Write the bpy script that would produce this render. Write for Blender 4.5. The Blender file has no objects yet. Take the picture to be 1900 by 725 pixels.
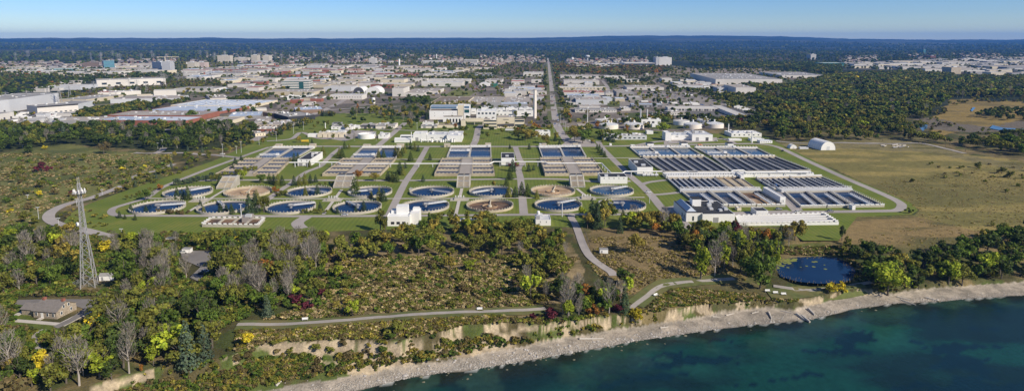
import bpy, math, random
import numpy as np
from mathutils import Vector
R = math.radians
random.seed(7); rng = np.random.default_rng(11)
SC = bpy.context.scene; COL = SC.collection
# ---------------------------------------------------------------- camera
FPX, CX, CY, CAMH, PITCH = 1200.0, 950.0, 263.0, 120.0, R(9)
CP, SP = math.cos(PITCH), math.sin(PITCH)
cam = bpy.data.cameras.new('camera'); camo = bpy.data.objects.new('camera', cam); COL.objects.link(camo)
camo.location = (0, 0, CAMH); camo.rotation_euler = (math.pi/2 - PITCH, 0, 0)
cam.sensor_width = 36; cam.lens = 36*FPX/1900; cam.shift_y = -(362.5 - CY)/1900
cam.clip_start = 1; cam.clip_end = 120000
SC.camera = camo
# ---------------------------------------------------------------- world, sun, exposure
SUND = Vector((0.80, -0.60, 0)).normalized(); SUNE = R(33)
w = bpy.data.worlds.new('World'); SC.world = w; w.use_nodes = True
nt = w.node_tree; nt.nodes.clear()
sky = nt.nodes.new('ShaderNodeTexSky'); sky.sky_type = 'NISHITA'; sky.sun_disc = False
sky.sun_elevation = SUNE; sky.sun_rotation = math.atan2(SUND.x, SUND.y)
sky.altitude = 0; sky.air_density = 1.0; sky.dust_density = 0.2; sky.ozone_density = 3.0
tc = nt.nodes.new('ShaderNodeTexCoord'); sx = nt.nodes.new('ShaderNodeSeparateXYZ')
rmp = nt.nodes.new('ShaderNodeValToRGB'); e = rmp.color_ramp.elements
e[0].position = 0.0; e[0].color = (1.14, 1.30, 1.42, 1); e[1].position = 0.16; e[1].color = (0.72, 0.80, 1.0, 1)
e2 = rmp.color_ramp.elements.new(0.035); e2.color = (0.70, 0.95, 1.38, 1)
e2 = rmp.color_ramp.elements.new(0.075); e2.color = (0.46, 0.76, 1.34, 1)
mx = nt.nodes.new('ShaderNodeMix'); mx.data_type = 'RGBA'; mx.blend_type = 'MULTIPLY'; mx.inputs[0].default_value = 1
bg = nt.nodes.new('ShaderNodeBackground'); bg.inputs[1].default_value = 0.08
wo = nt.nodes.new('ShaderNodeOutputWorld'); L = nt.links.new
L(tc.outputs['Generated'], sx.inputs[0]); L(sx.outputs['Z'], rmp.inputs[0])
L(sky.outputs[0], mx.inputs[6]); L(rmp.outputs[0], mx.inputs[7]); L(mx.outputs[2], bg.inputs[0]); L(bg.outputs[0], wo.inputs[0])
sl = bpy.data.lights.new('sun', 'SUN'); sl.energy = 4.6; sl.angle = R(0.5); sl.color = (1, 0.90, 0.74)
so = bpy.data.objects.new('sun', sl); COL.objects.link(so)
sd = Vector((SUND.x*math.cos(SUNE), SUND.y*math.cos(SUNE), math.sin(SUNE)))
so.rotation_euler = sd.to_track_quat('Z', 'Y').to_euler()
SC.view_settings.view_transform = 'Standard'; SC.view_settings.look = 'None'
SC.view_settings.exposure = 0.34; SC.view_settings.gamma = 1; SC.view_settings.use_curve_mapping = False
SC.cycles.max_bounces = 6; SC.cycles.transparent_max_bounces = 8; SC.cycles.volume_bounces = 0
SC.cycles.use_adaptive_sampling = True; SC.cycles.caustics_reflective = False; SC.cycles.caustics_refractive = False
# ---------------------------------------------------------------- survey of the photograph: pixel <-> place
def G(u, v, z=0.0):
    x = (u-CX)/FPX; y = (CY-v)/FPX
    dy = CP + y*SP; dz = y*CP - SP; t = (z-CAMH)/dz
    return (t*x, t*dy, z)
def UV(x, y, z=0.0):
    d = y*CP - (z-CAMH)*SP; up = y*SP + (z-CAMH)*CP
    return CX + FPX*x/d, CY - FPX*up/d
def zat(y, v):
    q = (CY-v)/FPX
    return CAMH + y*(q*CP-SP)/(CP+q*SP)
GR = {'p': R(0.95), 'c': R(-3.1), '0': 0.0}
def frame(u0, v0, u1, v1=None, grid='p', z=0.0):
    a = G(u0, v0, z)
    if v1 is not None:
        b = G(u1, v1, z); ang = math.atan2(b[1]-a[1], b[0]-a[0]); return a, ang, math.hypot(b[0]-a[0], b[1]-a[1])
    ang = GR[grid]; c, s = math.cos(ang), math.sin(ang); k = (u1-CX)/FPX
    wd = (k*(a[1]*CP + (CAMH-z)*SP) - a[0])/(c - k*s*CP)
    return a, ang, wd
# numpy helpers
def inpoly(u, v, poly):
    r = np.zeros(u.shape, bool); n = len(poly)
    for i in range(n):
        x0, y0 = poly[i]; x1, y1 = poly[(i+1) % n]
        if y0 == y1: continue
        c = ((y0 > v) != (y1 > v)) & (u < (x1-x0)*(v-y0)/(y1-y0) + x0)
        r ^= c
    return r
def h2(i, j, s):
    n = (i*374761393 + j*668265263 + s*974711) & 0x7fffffff
    n = ((n ^ (n >> 13))*1274126177) & 0x7fffffff
    return ((n ^ (n >> 16)) & 0xffff)/65535.0
def vn(x, y, sc, s=0):
    x = np.asarray(x, float)/sc; y = np.asarray(y, float)/sc
    i = np.floor(x).astype(np.int64); j = np.floor(y).astype(np.int64)
    fx = x-i; fy = y-j; fx = fx*fx*(3-2*fx); fy = fy*fy*(3-2*fy)
    a = h2(i, j, s); b = h2(i+1, j, s); c = h2(i, j+1, s); d = h2(i+1, j+1, s)
    return (a*(1-fx)+b*fx)*(1-fy) + (c*(1-fx)+d*fx)*fy
def fbm(x, y, sc, s=0, o=4):
    r = 0; a = 0.5; t = 0
    for k in range(o):
        r = r + a*vn(x+13.7*k, y-7.3*k, sc/2**k, s+k); t += a; a *= 0.5
    return r/t
def sst(a, b, x):
    t = np.clip((x-a)/(b-a), 0, 1); return t*t*(3-2*t)
# ---------------------------------------------------------------- land form
ZW = -12.0
def polar(pts, z):
    o = []
    for u, v in pts:
        x, y, _ = G(u, v, z); o.append((math.atan2(x, y), math.hypot(x, y)))
    o.sort(); return np.array(o)
SHORE = polar([(-200,900),(200,800),(430,752),(560,740),(673,722),(763,700),(816,692),(877,686),(950,674),(1062,654),(1143,639),(1241,624),(1347,609),(1420,600),(1508,593),(1581,574),(1654,564),(1756,558),(1900,548),(2300,520),(2800,500)], ZW)
TOE = polar([(-200,860),(200,775),(430,738),(511,722),(576,709),(690,697),(730,684),(808,675),(877,662),(950,647),(1021,634),(1078,625),(1164,610),(1265,598),(1347,580),(1420,572),(1471,578),(1512,566),(1573,552),(1654,546),(1756,534),(1837,528),(1900,524),(2300,500),(2800,480)], -10.6)
CRP = [(-200,800,-1),(203,712,-1),(285,684,-1),(350,684,-1),(430,662,-1),(490,640,-1),(600,632,-1),(698,631,-1),(750,629,-1),(779,626,-1),(808,620,-1),(869,604,-1.2),(950,598,-2),(1001,603,-3.5),(1074,592,-4.2),(1143,586,-4.6),(1204,583,-5.2),(1233,575,-5.2),(1290,568,-5.4),(1367,560,-6.6),(1420,556,-6.8),(1471,560,-7.2),(1520,550,-7.2),(1593,537,-7.4),(1662,537,-7.5),(1703,535,-7.5),(1756,528,-8),(1837,522,-9),(1900,518,-9),(2300,490,-8),(2800,470,-8)]
_c = []
for u, v, z in CRP:
    x, y, _ = G(u, v, z); _c.append((math.atan2(x, y), math.hypot(x, y), z))
_c.sort(); CREST = np.array(_c)
LAWN = [(118,412),(132,395),(165,378),(215,360),(300,331),(400,297),(470,264),(520,246),(560,229),(600,212),(700,210),(760,225),(1000,236),(1060,236),(1420,252),(1445,266),(1560,322),(1690,376),(1704,390),(1690,398),(1590,402),(1556,446),(1490,446),(1452,420),(1270,425),(1100,422),(1000,420),(700,426),(580,430),(400,434),(230,434),(160,428)]
LW = [G(*p)[:2] for p in LAWN]
def polydist(x, y, P):
    d = np.full(np.shape(x), 1e9)
    for i in range(len(P)):
        x0, y0 = P[i]; x1, y1 = P[(i+1) % len(P)]
        dx, dy = x1-x0, y1-y0; t = np.clip(((x-x0)*dx+(y-y0)*dy)/(dx*dx+dy*dy+1e-9), 0, 1)
        d = np.minimum(d, np.hypot(x-x0-t*dx, y-y0-t*dy))
    return d
POND = [(1434,488),(1450,481),(1480,477),(1520,476),(1552,478),(1574,488),(1586,503),(1580,517),(1560,524),(1520,525),(1480,521),(1450,512)]
POW = [G(u, v, -3.6)[:2] for u, v in POND]
LFIELD = [(0,285),(60,275),(130,268),(215,283),(320,286),(310,330),(240,350),(150,372),(90,395),(85,430),(0,470)]
RFIELD = [(1425,266),(1470,262),(1700,275),(1900,300),(1950,430),(1860,440),(1720,462),(1590,455),(1562,440),(1600,402),(1700,398),(1706,388),(1560,318)]
def gul(x, y): return 4.5*np.abs(vn(x, y, 8, 14)-.5) - 3.0*(vn(x, y, 17, 15) > .74)
def u_of(a): return CX + FPX*np.tan(a)*.96
FLAT = [G(100, 582)[:2], G(362, 492)[:2]]
def hgt(x, y):
    x = np.asarray(x, float); y = np.asarray(y, float)
    a = np.arctan2(x, y); r = np.hypot(x, y)
    rs = np.interp(a, SHORE[:, 0], SHORE[:, 1]); rt = np.interp(a, TOE[:, 0], TOE[:, 1])
    rc = np.interp(a, CREST[:, 0], CREST[:, 1]); zc = np.interp(a, CREST[:, 0], CREST[:, 2])
    n1 = fbm(x, y, 14, 3)-.5; rc = rc + 5*n1 + gul(x, y) + 5*(vn(x, y, 24, 4)-.5)*(u_of(a) < 1000); rt = rt + 2.0*(vn(x, y, 9, 5)-.5); rs = rs + 2.2*(vn(x, y, 7, 6)-.5)
    rt = np.maximum(rt, rs+2); rc = np.maximum(rc, rt+2.5)
    z = np.full(r.shape, ZW-1.0)
    t = (r-rs)/(rt-rs)
    z = np.where(t < 0, np.maximum(ZW + (r-rs)*0.12, ZW-3), ZW + np.clip(t, 0, 1)*1.4)
    s = np.clip((r-rt)/(rc-rt), 0, 1)
    kk = np.where(u_of(a) < 990, .10+.30*vn(x, y, 26, 16), .30+.25*vn(x, y, 20, 18))
    prof = (1-kk)*s + kk*sst(0.80, 0.97, s)
    zb = (ZW+1.4) + prof*(zc-(ZW+1.4)) + np.where((s > 0) & (s < 1), (fbm(x, y, 4, 9)-.5)*1.6*np.minimum(s, 1-s)*3, 0)
    z = np.where(r > rt, zb, z)
    inl = np.clip((r-rc)/62, 0, 1); zi = zc*(1-inl*inl*(3-2*inl))
    z = np.where(r >= rc, zi, z)
    # soft relief away from the plant
    inside = inpoly(x, y, LW); dl = np.where(inside, 0, polydist(x, y, LW)) if r.size else 0
    m = sst(4, 40, dl)*(r < 1500)*sst(24, 50, np.hypot(x-FLAT[0][0], y-FLAT[0][1]))*sst(14, 34, np.hypot(x-FLAT[1][0], y-FLAT[1][1]))
    z = z + np.where(r > rc, m*sst(3, 30, r-rc)*((fbm(x, y, 55, 21)-.5)*2.6 + (fbm(x, y, 14, 22, 2)-.5)*0.9), 0)
    # pond basin
    dp = polydist(x, y, POW); ip = inpoly(x, y, POW)
    sdp = np.where(ip, -dp, dp)
    z = np.where((r > rc) & (sdp < 30), np.minimum(z, np.where(sdp < 0, -4.6, -3.45 + 3.45*sst(1, 30, sdp))) , z)
    # distant hills
    u = CX + FPX*np.tan(a)
    top = 140 + 62*sst(900, 1120, u)*(1-sst(1380, 1560, u)) - 40*sst(1500, 1750, u) - 20*sst(700, 300, u)*0 + 50*(fbm(u*7, r*0+3, 900, 31)-.5)
    top = top + 26*(fbm(u*30, r*.2, 800, 33, 3)-.5)
    z = z + sst(6500, 19000, r)*top*1.0 + sst(4500, 8000, r)*((fbm(x*.4, y, 1500, 35)-.5)*70 + (fbm(x*.5, y, 420, 36, 2)-.5)*22)*(1-.6*sst(16000, 19000, r))
    return z
def hz(x, y): return float(hgt(np.array([x]), np.array([y]))[0])
def GT(u, v):
    z = 0.0
    if v < 330 and 200 < u < 1400: return G(u, v, 0)
    for k in range(5): p = G(u, v, z); z = .4*z + .6*max(hz(p[0], p[1]), ZW)
    p = G(u, v, z); return (p[0], p[1], z)
# ---------------------------------------------------------------- tagging and building helpers
def tag(o, label=None, cat=None, group=None, kind=None):
    if label: o['label'] = label
    if cat: o['category'] = cat
    if group: o['group'] = group
    if kind: o['kind'] = kind
    return o
def empty(name, loc, rz=0.0, label=None, cat=None, group=None, scale=1.0):
    o = bpy.data.objects.new(name, None); COL.objects.link(o); o.location = loc; o.rotation_euler = (0, 0, rz)
    o.empty_display_size = 1
    if scale != 1.0: o.scale = (scale,)*3
    return tag(o, label, cat, group)
class MB:
    def __init__(s): s.v = []; s.f = []; s.m = []; s.k = 0
    def mat(s, k): s.k = k; return s
    def add(s, vs, fs):
        b = len(s.v); s.v += [tuple(p) for p in vs]
        for f in fs: s.f.append(tuple(b+i for i in f)); s.m.append(s.k)
        return s
    def box(s, x0, y0, z0, x1, y1, z1):
        return s.add([(x0,y0,z0),(x1,y0,z0),(x1,y1,z0),(x0,y1,z0),(x0,y0,z1),(x1,y0,z1),(x1,y1,z1),(x0,y1,z1)],
                     [(0,3,2,1),(4,5,6,7),(0,1,5,4),(1,2,6,5),(2,3,7,6),(3,0,4,7)])
    def prism(s, poly, z0, z1):
        n = len(poly); vs = [(x, y, z0) for x, y in poly]+[(x, y, z1) for x, y in poly]
        fs = [tuple(range(n-1, -1, -1)), tuple(range(n, 2*n))]+[(i, (i+1) % n, n+(i+1) % n, n+i) for i in range(n)]
        return s.add(vs, fs)
    def hexa(s, b, t):
        return s.add(list(b)+list(t), [(0,3,2,1),(4,5,6,7),(0,1,5,4),(1,2,6,5),(2,3,7,6),(3,0,4,7)])
    def tube(s, p0, p1, r0, r1=None, n=6):
        r1 = r0 if r1 is None else r1; a = Vector(p0); b = Vector(p1); d = (b-a)
        if d.length < 1e-6: return s
        d.normalize(); q = d.orthogonal().normalized(); w_ = d.cross(q); vs = []
        for c, rr in ((a, r0), (b, r1)):
            for i in range(n):
                t = 2*math.pi*i/n; vs.append(c + (q*math.cos(t)+w_*math.sin(t))*rr)
        return s.add(vs, [(i, (i+1) % n, n+(i+1) % n, n+i) for i in range(n)]+[tuple(range(n-1, -1, -1)), tuple(range(n, 2*n))])
    def lathe(s, cx, cy, prof, n=32, close=False):
        vs = []; m = len(prof)
        for i in range(n):
            t = 2*math.pi*i/n
            for r, z in prof: vs.append((cx+r*math.cos(t), cy+r*math.sin(t), z))
        fs = []
        for i in range(n):
            j = (i+1) % n
            for k in range(m-1 if not close else m):
                k2 = (k+1) % m; fs.append((i*m+k, j*m+k, j*m+k2, i*m+k2))
        return s.add(vs, fs)
    def disc(s, cx, cy, z, r, n=32):
        return s.add([(cx+r*math.cos(2*math.pi*i/n), cy+r*math.sin(2*math.pi*i/n), z) for i in range(n)], [tuple(range(n))])
    def build(s, name, mats, parent=None, loc=None, smooth=False):
        me = bpy.data.meshes.new(name); me.from_pydata(s.v, [], s.f)
        for q in (mats if isinstance(mats, (list, tuple)) else [mats]): me.materials.append(q)
        me.polygons.foreach_set('material_index', s.m)
        if smooth: me.polygons.foreach_set('use_smooth', [True]*len(s.f))
        me.update(); o = bpy.data.objects.new(name, me); COL.objects.link(o)
        if parent: o.parent = parent
        if loc: o.location = loc
        return o
def npmesh(name, V, F, mat, cols=None, smooth=False):
    me = bpy.data.meshes.new(name); n = F.shape[1]
    me.vertices.add(len(V)); me.vertices.foreach_set('co', V.astype(np.float32).ravel())
    me.loops.add(F.size); me.loops.foreach_set('vertex_index', F.astype(np.int32).ravel())
    me.polygons.add(len(F)); me.polygons.foreach_set('loop_start', np.arange(0, F.size, n, dtype=np.int32))
    me.polygons.foreach_set('loop_total', np.full(len(F), n, dtype=np.int32))
    if smooth: me.polygons.foreach_set('use_smooth', np.ones(len(F), bool))
    me.update(calc_edges=True)
    if cols is not None:
        at = me.color_attributes.new('col', 'FLOAT_COLOR', 'POINT')
        c = np.ones((len(V), 4), np.float32); c[:, :cols.shape[1]] = cols; at.data.foreach_set('color', c.ravel())
    if mat: me.materials.append(mat)
    o = bpy.data.objects.new(name, me); COL.objects.link(o); return o
LMK = [('left beach log',515,715),('beach below the scarp',650,700),('white gully',770,655),('long bleached log',1095,624),('short bleached log',1232,605),('beach bend timbers',1495,582),('fallen white trunk',1675,550),('right root wad',1728,550),('stone house',95,575),('telecom tower',165,525),('white equipment shed',190,517),('woodland car park',360,492),('leftmost bench',566,595),('second bench',890,575),('twin blue-green spruces',365,680),('willow-like tree',130,690),('bluff-edge scarp',560,640),('tan meadow',760,500),('golden round tree',834,490),('bright tree ending the meadow',984,530),('access road fork',1113,471),('bluff top dead trees',1090,560),('path curve bench',1217,548),
('lone golden tree on the field',1178,450),('pond',1510,500),('pondside benches',1440,545),('sunlit tree above the beach logs',1648,510),('right beach willow',1785,515),('white gabled house',1285,410),('black roofed hall',1335,405),('long white channels',1450,412),('green lawn by the channels',1530,425),('front lawn basin',430,415),('control building',745,405),('chemical building',1008,415),('curved road bend',95,405),('round green hill tree',228,300),('dark hill thickets',120,280),('maroon hill bushes',82,312),
('gate road crossing',300,283),('west berm top',590,222),('west berm middle',430,285),('west berm foot',280,345),('brick plants',260,222),('huge grey warehouse',65,200),('fabric dome',1532,272),('marsh',1800,220),('right field',1750,350),('chimney',992,219),('white works',810,260),('boiler hall',830,220),('grassy mound',640,222),('left digesters',1145,238),('right digesters',1300,238),('boiler house',1205,230),('main road end',1040,250),('main road middle',1025,180),('main road far part',1019,130),('truck terminal',1290,205),
('banded office block',550,165),('arched halls',680,172),('pinkish white warehouse',760,175),('long white hall with dark bays',245,160),('crane',307,130),('slab towers',450,115),('teal mall',125,132),('red roofed factory',735,140),('campus',835,116),('hotel tower',1232,120),('quarry silo',1062,114),('distribution centre',1390,155),('scrap yard',960,170),('forest house cluster',1510,166),('tan office block',1773,135),('small brick tower',1731,110),('lonely forest tower',1509,108),('beige warehouse',530,175),
('westmost round tank',293,384),('sandy round tank',461,356),('brown drained tank',909,381),('easternmost round tank',1154,380),('white windowed shed',1138,338),('west slatted ramp',415,345),('orange tree ramp',634,345),('central slatted ramp',860,345),('right slatted ramp',1072,345),('west pump house',565,302),('white cube pump house',942,300),('blower house',1196,318),('second basin pair',700,285),('bridged tank',540,384),('far right suburb',1860,125)]
def locate(u, v):
    b = min(LMK, key=lambda l: math.hypot(l[1]-u, (l[2]-v)*1.6)); du, dv = u-b[1], (v-b[2])*1.3
    far_ = 'just ' if math.hypot(du, dv) < 26 else ''
    return far_+(('right of the ' if du > 0 else 'left of the ') if abs(du) > abs(dv) else ('in front of the ' if dv > 0 else 'behind the '))+b[0]
def inst(name, src, parent=None, loc=(0,0,0), rz=0.0, scale=(1,1,1), mat=None):
    o = bpy.data.objects.new(name, src); COL.objects.link(o); o.location = loc; o.rotation_euler = (0, 0, rz)
    o.scale = scale if isinstance(scale, tuple) else (scale,)*3
    if parent: o.parent = parent
    if mat: o.material_slots[0].link = 'OBJECT'; o.material_slots[0].material = mat
    return o
# ---------------------------------------------------------------- materials
M = {}
def mat(name, col, rough=0.8, var=0.18, sc=0.25, bump=0.0, bsc=None, metal=0.0, spec=0.3, coord='pos', dirt=None):
    if name in M: return M[name]
    m = bpy.data.materials.new(name); m.use_nodes = True; t = m.node_tree; b = t.nodes['Principled BSDF']; l = t.links.new
    b.inputs['Roughness'].default_value = rough; b.inputs['Metallic'].default_value = metal
    b.inputs['Specular IOR Level'].default_value = spec
    g = t.nodes.new('ShaderNodeTexCoord') if coord == 'obj' else t.nodes.new('ShaderNodeNewGeometry')
    src = g.outputs['Object'] if coord == 'obj' else g.outputs['Position']
    n = t.nodes.new('ShaderNodeTexNoise'); n.inputs['Scale'].default_value = sc; n.inputs['Detail'].default_value = 6; n.inputs['Roughness'].default_value = .65
    l(src, n.inputs['Vector']); r = t.nodes.new('ShaderNodeMapRange')
    r.inputs[1].default_value = 0.28; r.inputs[2].default_value = 0.72; r.inputs[3].default_value = 1-var; r.inputs[4].default_value = 1+var
    l(n.outputs[0], r.inputs[0]); x = t.nodes.new('ShaderNodeMix'); x.data_type = 'RGBA'; x.blend_type = 'MULTIPLY'; x.inputs[0].default_value = 1
    x.inputs[6].default_value = (*col, 1); l(r.outputs[0], x.inputs[7]); out = x.outputs[2]
    if dirt:
        n2 = t.nodes.new('ShaderNodeTexNoise'); n2.inputs['Scale'].default_value = sc*0.22; n2.inputs['Detail'].default_value = 5; l(src, n2.inputs['Vector'])
        r2 = t.nodes.new('ShaderNodeMapRange'); r2.inputs[1].default_value = .48; r2.inputs[2].default_value = .66; l(n2.outputs[0], r2.inputs[0])
        y = t.nodes.new('ShaderNodeMix'); y.data_type = 'RGBA'; l(r2.outputs[0], y.inputs[0]); l(out, y.inputs[6]); y.inputs[7].default_value = (*dirt, 1); out = y.outputs[2]
    l(out, b.inputs['Base Color'])
    if bump:
        bp = t.nodes.new('ShaderNodeBump'); bp.inputs['Strength'].default_value = 0.6; bp.inputs['Distance'].default_value = bump
        n3 = t.nodes.new('ShaderNodeTexNoise'); n3.inputs['Scale'].default_value = bsc or sc*4; n3.inputs['Detail'].default_value = 5
        l(src, n3.inputs['Vector']); l(n3.outputs[0], bp.inputs['Height']); l(bp.outputs[0], b.inputs['Normal'])
    M[name] = m; return m
def attrmat(name, var=0.25, sc=0.6, bump=0.3, bsc=1.0, rough=0.95, transl=0.0, spec=0.1, fine=None):
    m = bpy.data.materials.new(name); m.use_nodes = True; t = m.node_tree; b = t.nodes['Principled BSDF']; l = t.links.new
    b.inputs['Roughness'].default_value = rough; b.inputs['Specular IOR Level'].default_value = spec
    a = t.nodes.new('ShaderNodeAttribute'); a.attribute_name = 'col'; out = a.outputs['Color']
    g = t.nodes.new('ShaderNodeNewGeometry')
    for scale, vv in ((sc, var),) + ((fine,) if fine else ()):
        n = t.nodes.new('ShaderNodeTexNoise'); n.inputs['Scale'].default_value = scale; n.inputs['Detail'].default_value = 5; n.inputs['Roughness'].default_value = .7
        l(g.outputs['Position'], n.inputs['Vector']); r = t.nodes.new('ShaderNodeMapRange')
        r.inputs[1].default_value = .3; r.inputs[2].default_value = .7; r.inputs[3].default_value = 1-vv; r.inputs[4].default_value = 1+vv; l(n.outputs[0], r.inputs[0])
        x = t.nodes.new('ShaderNodeMix'); x.data_type = 'RGBA'; x.blend_type = 'MULTIPLY'; x.inputs[0].default_value = 1; l(out, x.inputs[6]); l(r.outputs[0], x.inputs[7]); out = x.outputs[2]
    l(out, b.inputs['Base Color'])
    if bump:
        bp = t.nodes.new('ShaderNodeBump'); bp.inputs['Strength'].default_value = 0.8; bp.inputs['Distance'].default_value = bump
        n3 = t.nodes.new('ShaderNodeTexNoise'); n3.inputs['Scale'].default_value = bsc; n3.inputs['Detail'].default_value = 6
        l(g.outputs['Position'], n3.inputs['Vector']); l(n3.outputs[0], bp.inputs['Height']); l(bp.outputs[0], b.inputs['Normal'])
    if transl:
        tr = t.nodes.new('ShaderNodeBsdfTranslucent'); l(out, tr.inputs[0]); ms = t.nodes.new('ShaderNodeMixShader'); ms.inputs[0].default_value = transl
        l(b.outputs[0], ms.inputs[1]); l(tr.outputs[0], ms.inputs[2]); l(ms.outputs[0], t.nodes['Material Output'].inputs[0])
    return m
def leafmat(name, col):
    m = bpy.data.materials.new(name); m.use_nodes = True; t = m.node_tree; b = t.nodes['Principled BSDF']; l = t.links.new
    b.inputs['Roughness'].default_value = .75; b.inputs['Specular IOR Level'].default_value = .15
    a = t.nodes.new('ShaderNodeAttribute'); a.attribute_name = 'col'
    oi = t.nodes.new('ShaderNodeObjectInfo'); r = t.nodes.new('ShaderNodeMapRange'); r.inputs[3].default_value = .78; r.inputs[4].default_value = 1.25; l(oi.outputs['Random'], r.inputs[0])
    x = t.nodes.new('ShaderNodeMix'); x.data_type = 'RGBA'; x.blend_type = 'MULTIPLY'; x.inputs[0].default_value = 1; x.inputs[6].default_value = (*col, 1); l(a.outputs['Color'], x.inputs[7])
    y = t.nodes.new('ShaderNodeMix'); y.data_type = 'RGBA'; y.blend_type = 'MULTIPLY'; y.inputs[0].default_value = 1; l(x.outputs[2], y.inputs[6]); l(r.outputs[0], y.inputs[7])
    l(y.outputs[2], b.inputs['Base Color']); tr = t.nodes.new('ShaderNodeBsdfTranslucent'); l(y.outputs[2], tr.inputs[0])
    ms = t.nodes.new('ShaderNodeMixShader'); ms.inputs[0].default_value = .28; l(b.outputs[0], ms.inputs[1]); l(tr.outputs[0], ms.inputs[2]); l(ms.outputs[0], t.nodes['Material Output'].inputs[0])
    return m
LEAF = {'dark': (.055,.080,.018), 'green': (.085,.128,.020), 'olive': (.145,.152,.028), 'lime': (.25,.30,.028), 'yellow': (.50,.40,.03),
        'gold': (.24,.20,.04), 'orange': (.30,.14,.03), 'maroon': (.11,.025,.035), 'fir': (.045,.070,.032), 'bluegreen': (.075,.105,.065), 'brown': (.135,.108,.045), 'straw': (.36,.285,.15), 'grey': (.20,.18,.15)}
LEAF = {k: tuple(min(.55, q*1.14) for q in c) for k, c in LEAF.items()}
LM = {k: leafmat('foliage_'+k, c) for k, c in LEAF.items()}
mat('bark', (.12,.10,.08), .9, .3, 2, coord='obj'); mat('pale_bark', (.34,.30,.26), .9, .2, 2, coord='obj')
mat('concrete', (.42,.39,.33), .85, .16, .35, dirt=(.36,.33,.28)); mat('old_concrete', (.43,.37,.27), .85, .2, .4, dirt=(.34,.28,.2)); mat('brown_concrete', (.40,.30,.20), .9, .35, .3, dirt=(.10,.07,.05))
mat('town_white', (.60,.57,.53), .7, .08, .05, dirt=(.52,.49,.45)); mat('white_paint', (.74,.73,.71), .55, .05, .15, dirt=(.70,.69,.67)); mat('white_roof', (.74,.74,.73), .7, .08, .05, dirt=(.6,.6,.6)); mat('roof_pale', (.52,.50,.47), .8, .1, .05, dirt=(.42,.40,.37)); mat('pink_white', (.72,.66,.60), .7, .07, .08)
mat('light_grey', (.52,.53,.55), .7, .07, .06, dirt=(.47,.48,.5)); mat('grey', (.30,.30,.31), .8, .14, .08, dirt=(.24,.24,.25)); mat('roof_grey', (.27,.26,.25), .9, .2, .05, dirt=(.35,.33,.31)); mat('roof_dark', (.035,.037,.042), .85, .25, .1)
mat('roof_tan', (.36,.32,.28), .9, .14, .04, dirt=(.28,.25,.23)); mat('roof_brown', (.20,.16,.12), .9, .15, .06); mat('roof_blue', (.40,.46,.55), .5, .18, .05, dirt=(.58,.60,.64)); mat('roof_red', (.34,.15,.11), .9, .15, .05)
mat('cream', (.62,.55,.42), .8, .07, .08); mat('beige', (.50,.44,.34), .85, .08, .1); mat('brick', (.27,.105,.07), .9, .12, .12); mat('brick_brown', (.22,.15,.11), .9, .12, .12); mat('stone', (.32,.27,.21), .9, .45, 1.5)
mat('teal', (.08,.26,.27), .5, .1, .1); mat('green_paint', (.04,.16,.11), .6, .1, .1); mat('glass', (.03,.045,.06), .12, .2, .3, spec=.7); mat('blue_glass', (.10,.17,.26), .3, .25, .12, spec=.4); mat('glass_green', (.02,.08,.08), .15, .2, .2, spec=.7)
mat('steel', (.62,.63,.64), .45, .08, .5, metal=.3); mat('dark_metal', (.07,.07,.075), .6, .2, .4); mat('asphalt', (.19,.175,.165), .92, .16, .12, dirt=(.22,.205,.19)); mat('road', (.36,.325,.30), .92, .10, .10, bump=.0, dirt=(.30,.27,.25)); mat('path', (.33,.30,.27), .95, .14, .25); mat('pavement', (.50,.46,.41), .9, .1, .3)
mat('red_paint', (.45,.05,.04), .5, .1, .5); mat('blue_paint', (.05,.15,.42), .5, .1, .5); mat('black', (.02,.02,.022), .6, .1, 1); mat('yellow_paint', (.6,.42,.04), .6, .1, 1); mat('orange_paint', (.6,.2,.06), .6, .1, 1)
mat('rock', (.42,.39,.36), .9, .3, .8, bump=.15, bsc=3); mat('driftwood', (.45,.41,.36), .9, .2, 1.5); mat('line', (.7,.7,.68), .7, .1, 1)
def watermat(name, col, rough=.08, bump=.02, bsc=.8, col2=None, sc=.08, spec=.5):
    m = bpy.data.materials.new(name); m.use_nodes = True; t = m.node_tree; b = t.nodes['Principled BSDF']; l = t.links.new
    b.inputs['Roughness'].default_value = rough; b.inputs['Specular IOR Level'].default_value = spec; b.inputs['IOR'].default_value = 1.33
    g = t.nodes.new('ShaderNodeNewGeometry'); n = t.nodes.new('ShaderNodeTexNoise'); n.inputs['Scale'].default_value = sc; n.inputs['Detail'].default_value = 6
    l(g.outputs['Position'], n.inputs['Vector']); r = t.nodes.new('ShaderNodeMapRange'); r.inputs[1].default_value = .4; r.inputs[2].default_value = .62; l(n.outputs[0], r.inputs[0])
    x = t.nodes.new('ShaderNodeMix'); x.data_type = 'RGBA'; l(r.outputs[0], x.inputs[0]); x.inputs[6].default_value = (*col, 1); x.inputs[7].default_value = (*(col2 or col), 1); l(x.outputs[2], b.inputs['Base Color'])
    bp = t.nodes.new('ShaderNodeBump'); bp.inputs['Strength'].default_value = .5; bp.inputs['Distance'].default_value = bump
    n3 = t.nodes.new('ShaderNodeTexNoise'); n3.inputs['Scale'].default_value = bsc; n3.inputs['Detail'].default_value = 4; l(g.outputs['Position'], n3.inputs['Vector']); l(n3.outputs[0], bp.inputs['Height']); l(bp.outputs[0], b.inputs['Normal'])
    M[name] = m; return m
watermat('tank_water', (.004,.026,.085), .12, .012, .8, (.005,.028,.085), .08, .07); watermat('pale_tank_water', (.02,.06,.13), .12, .012, .8, (.04,.085,.15), .08, .2); watermat('dark_tank_water', (.045,.042,.048), .35, .03, 1.2, (.075,.065,.065), .15)
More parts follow.
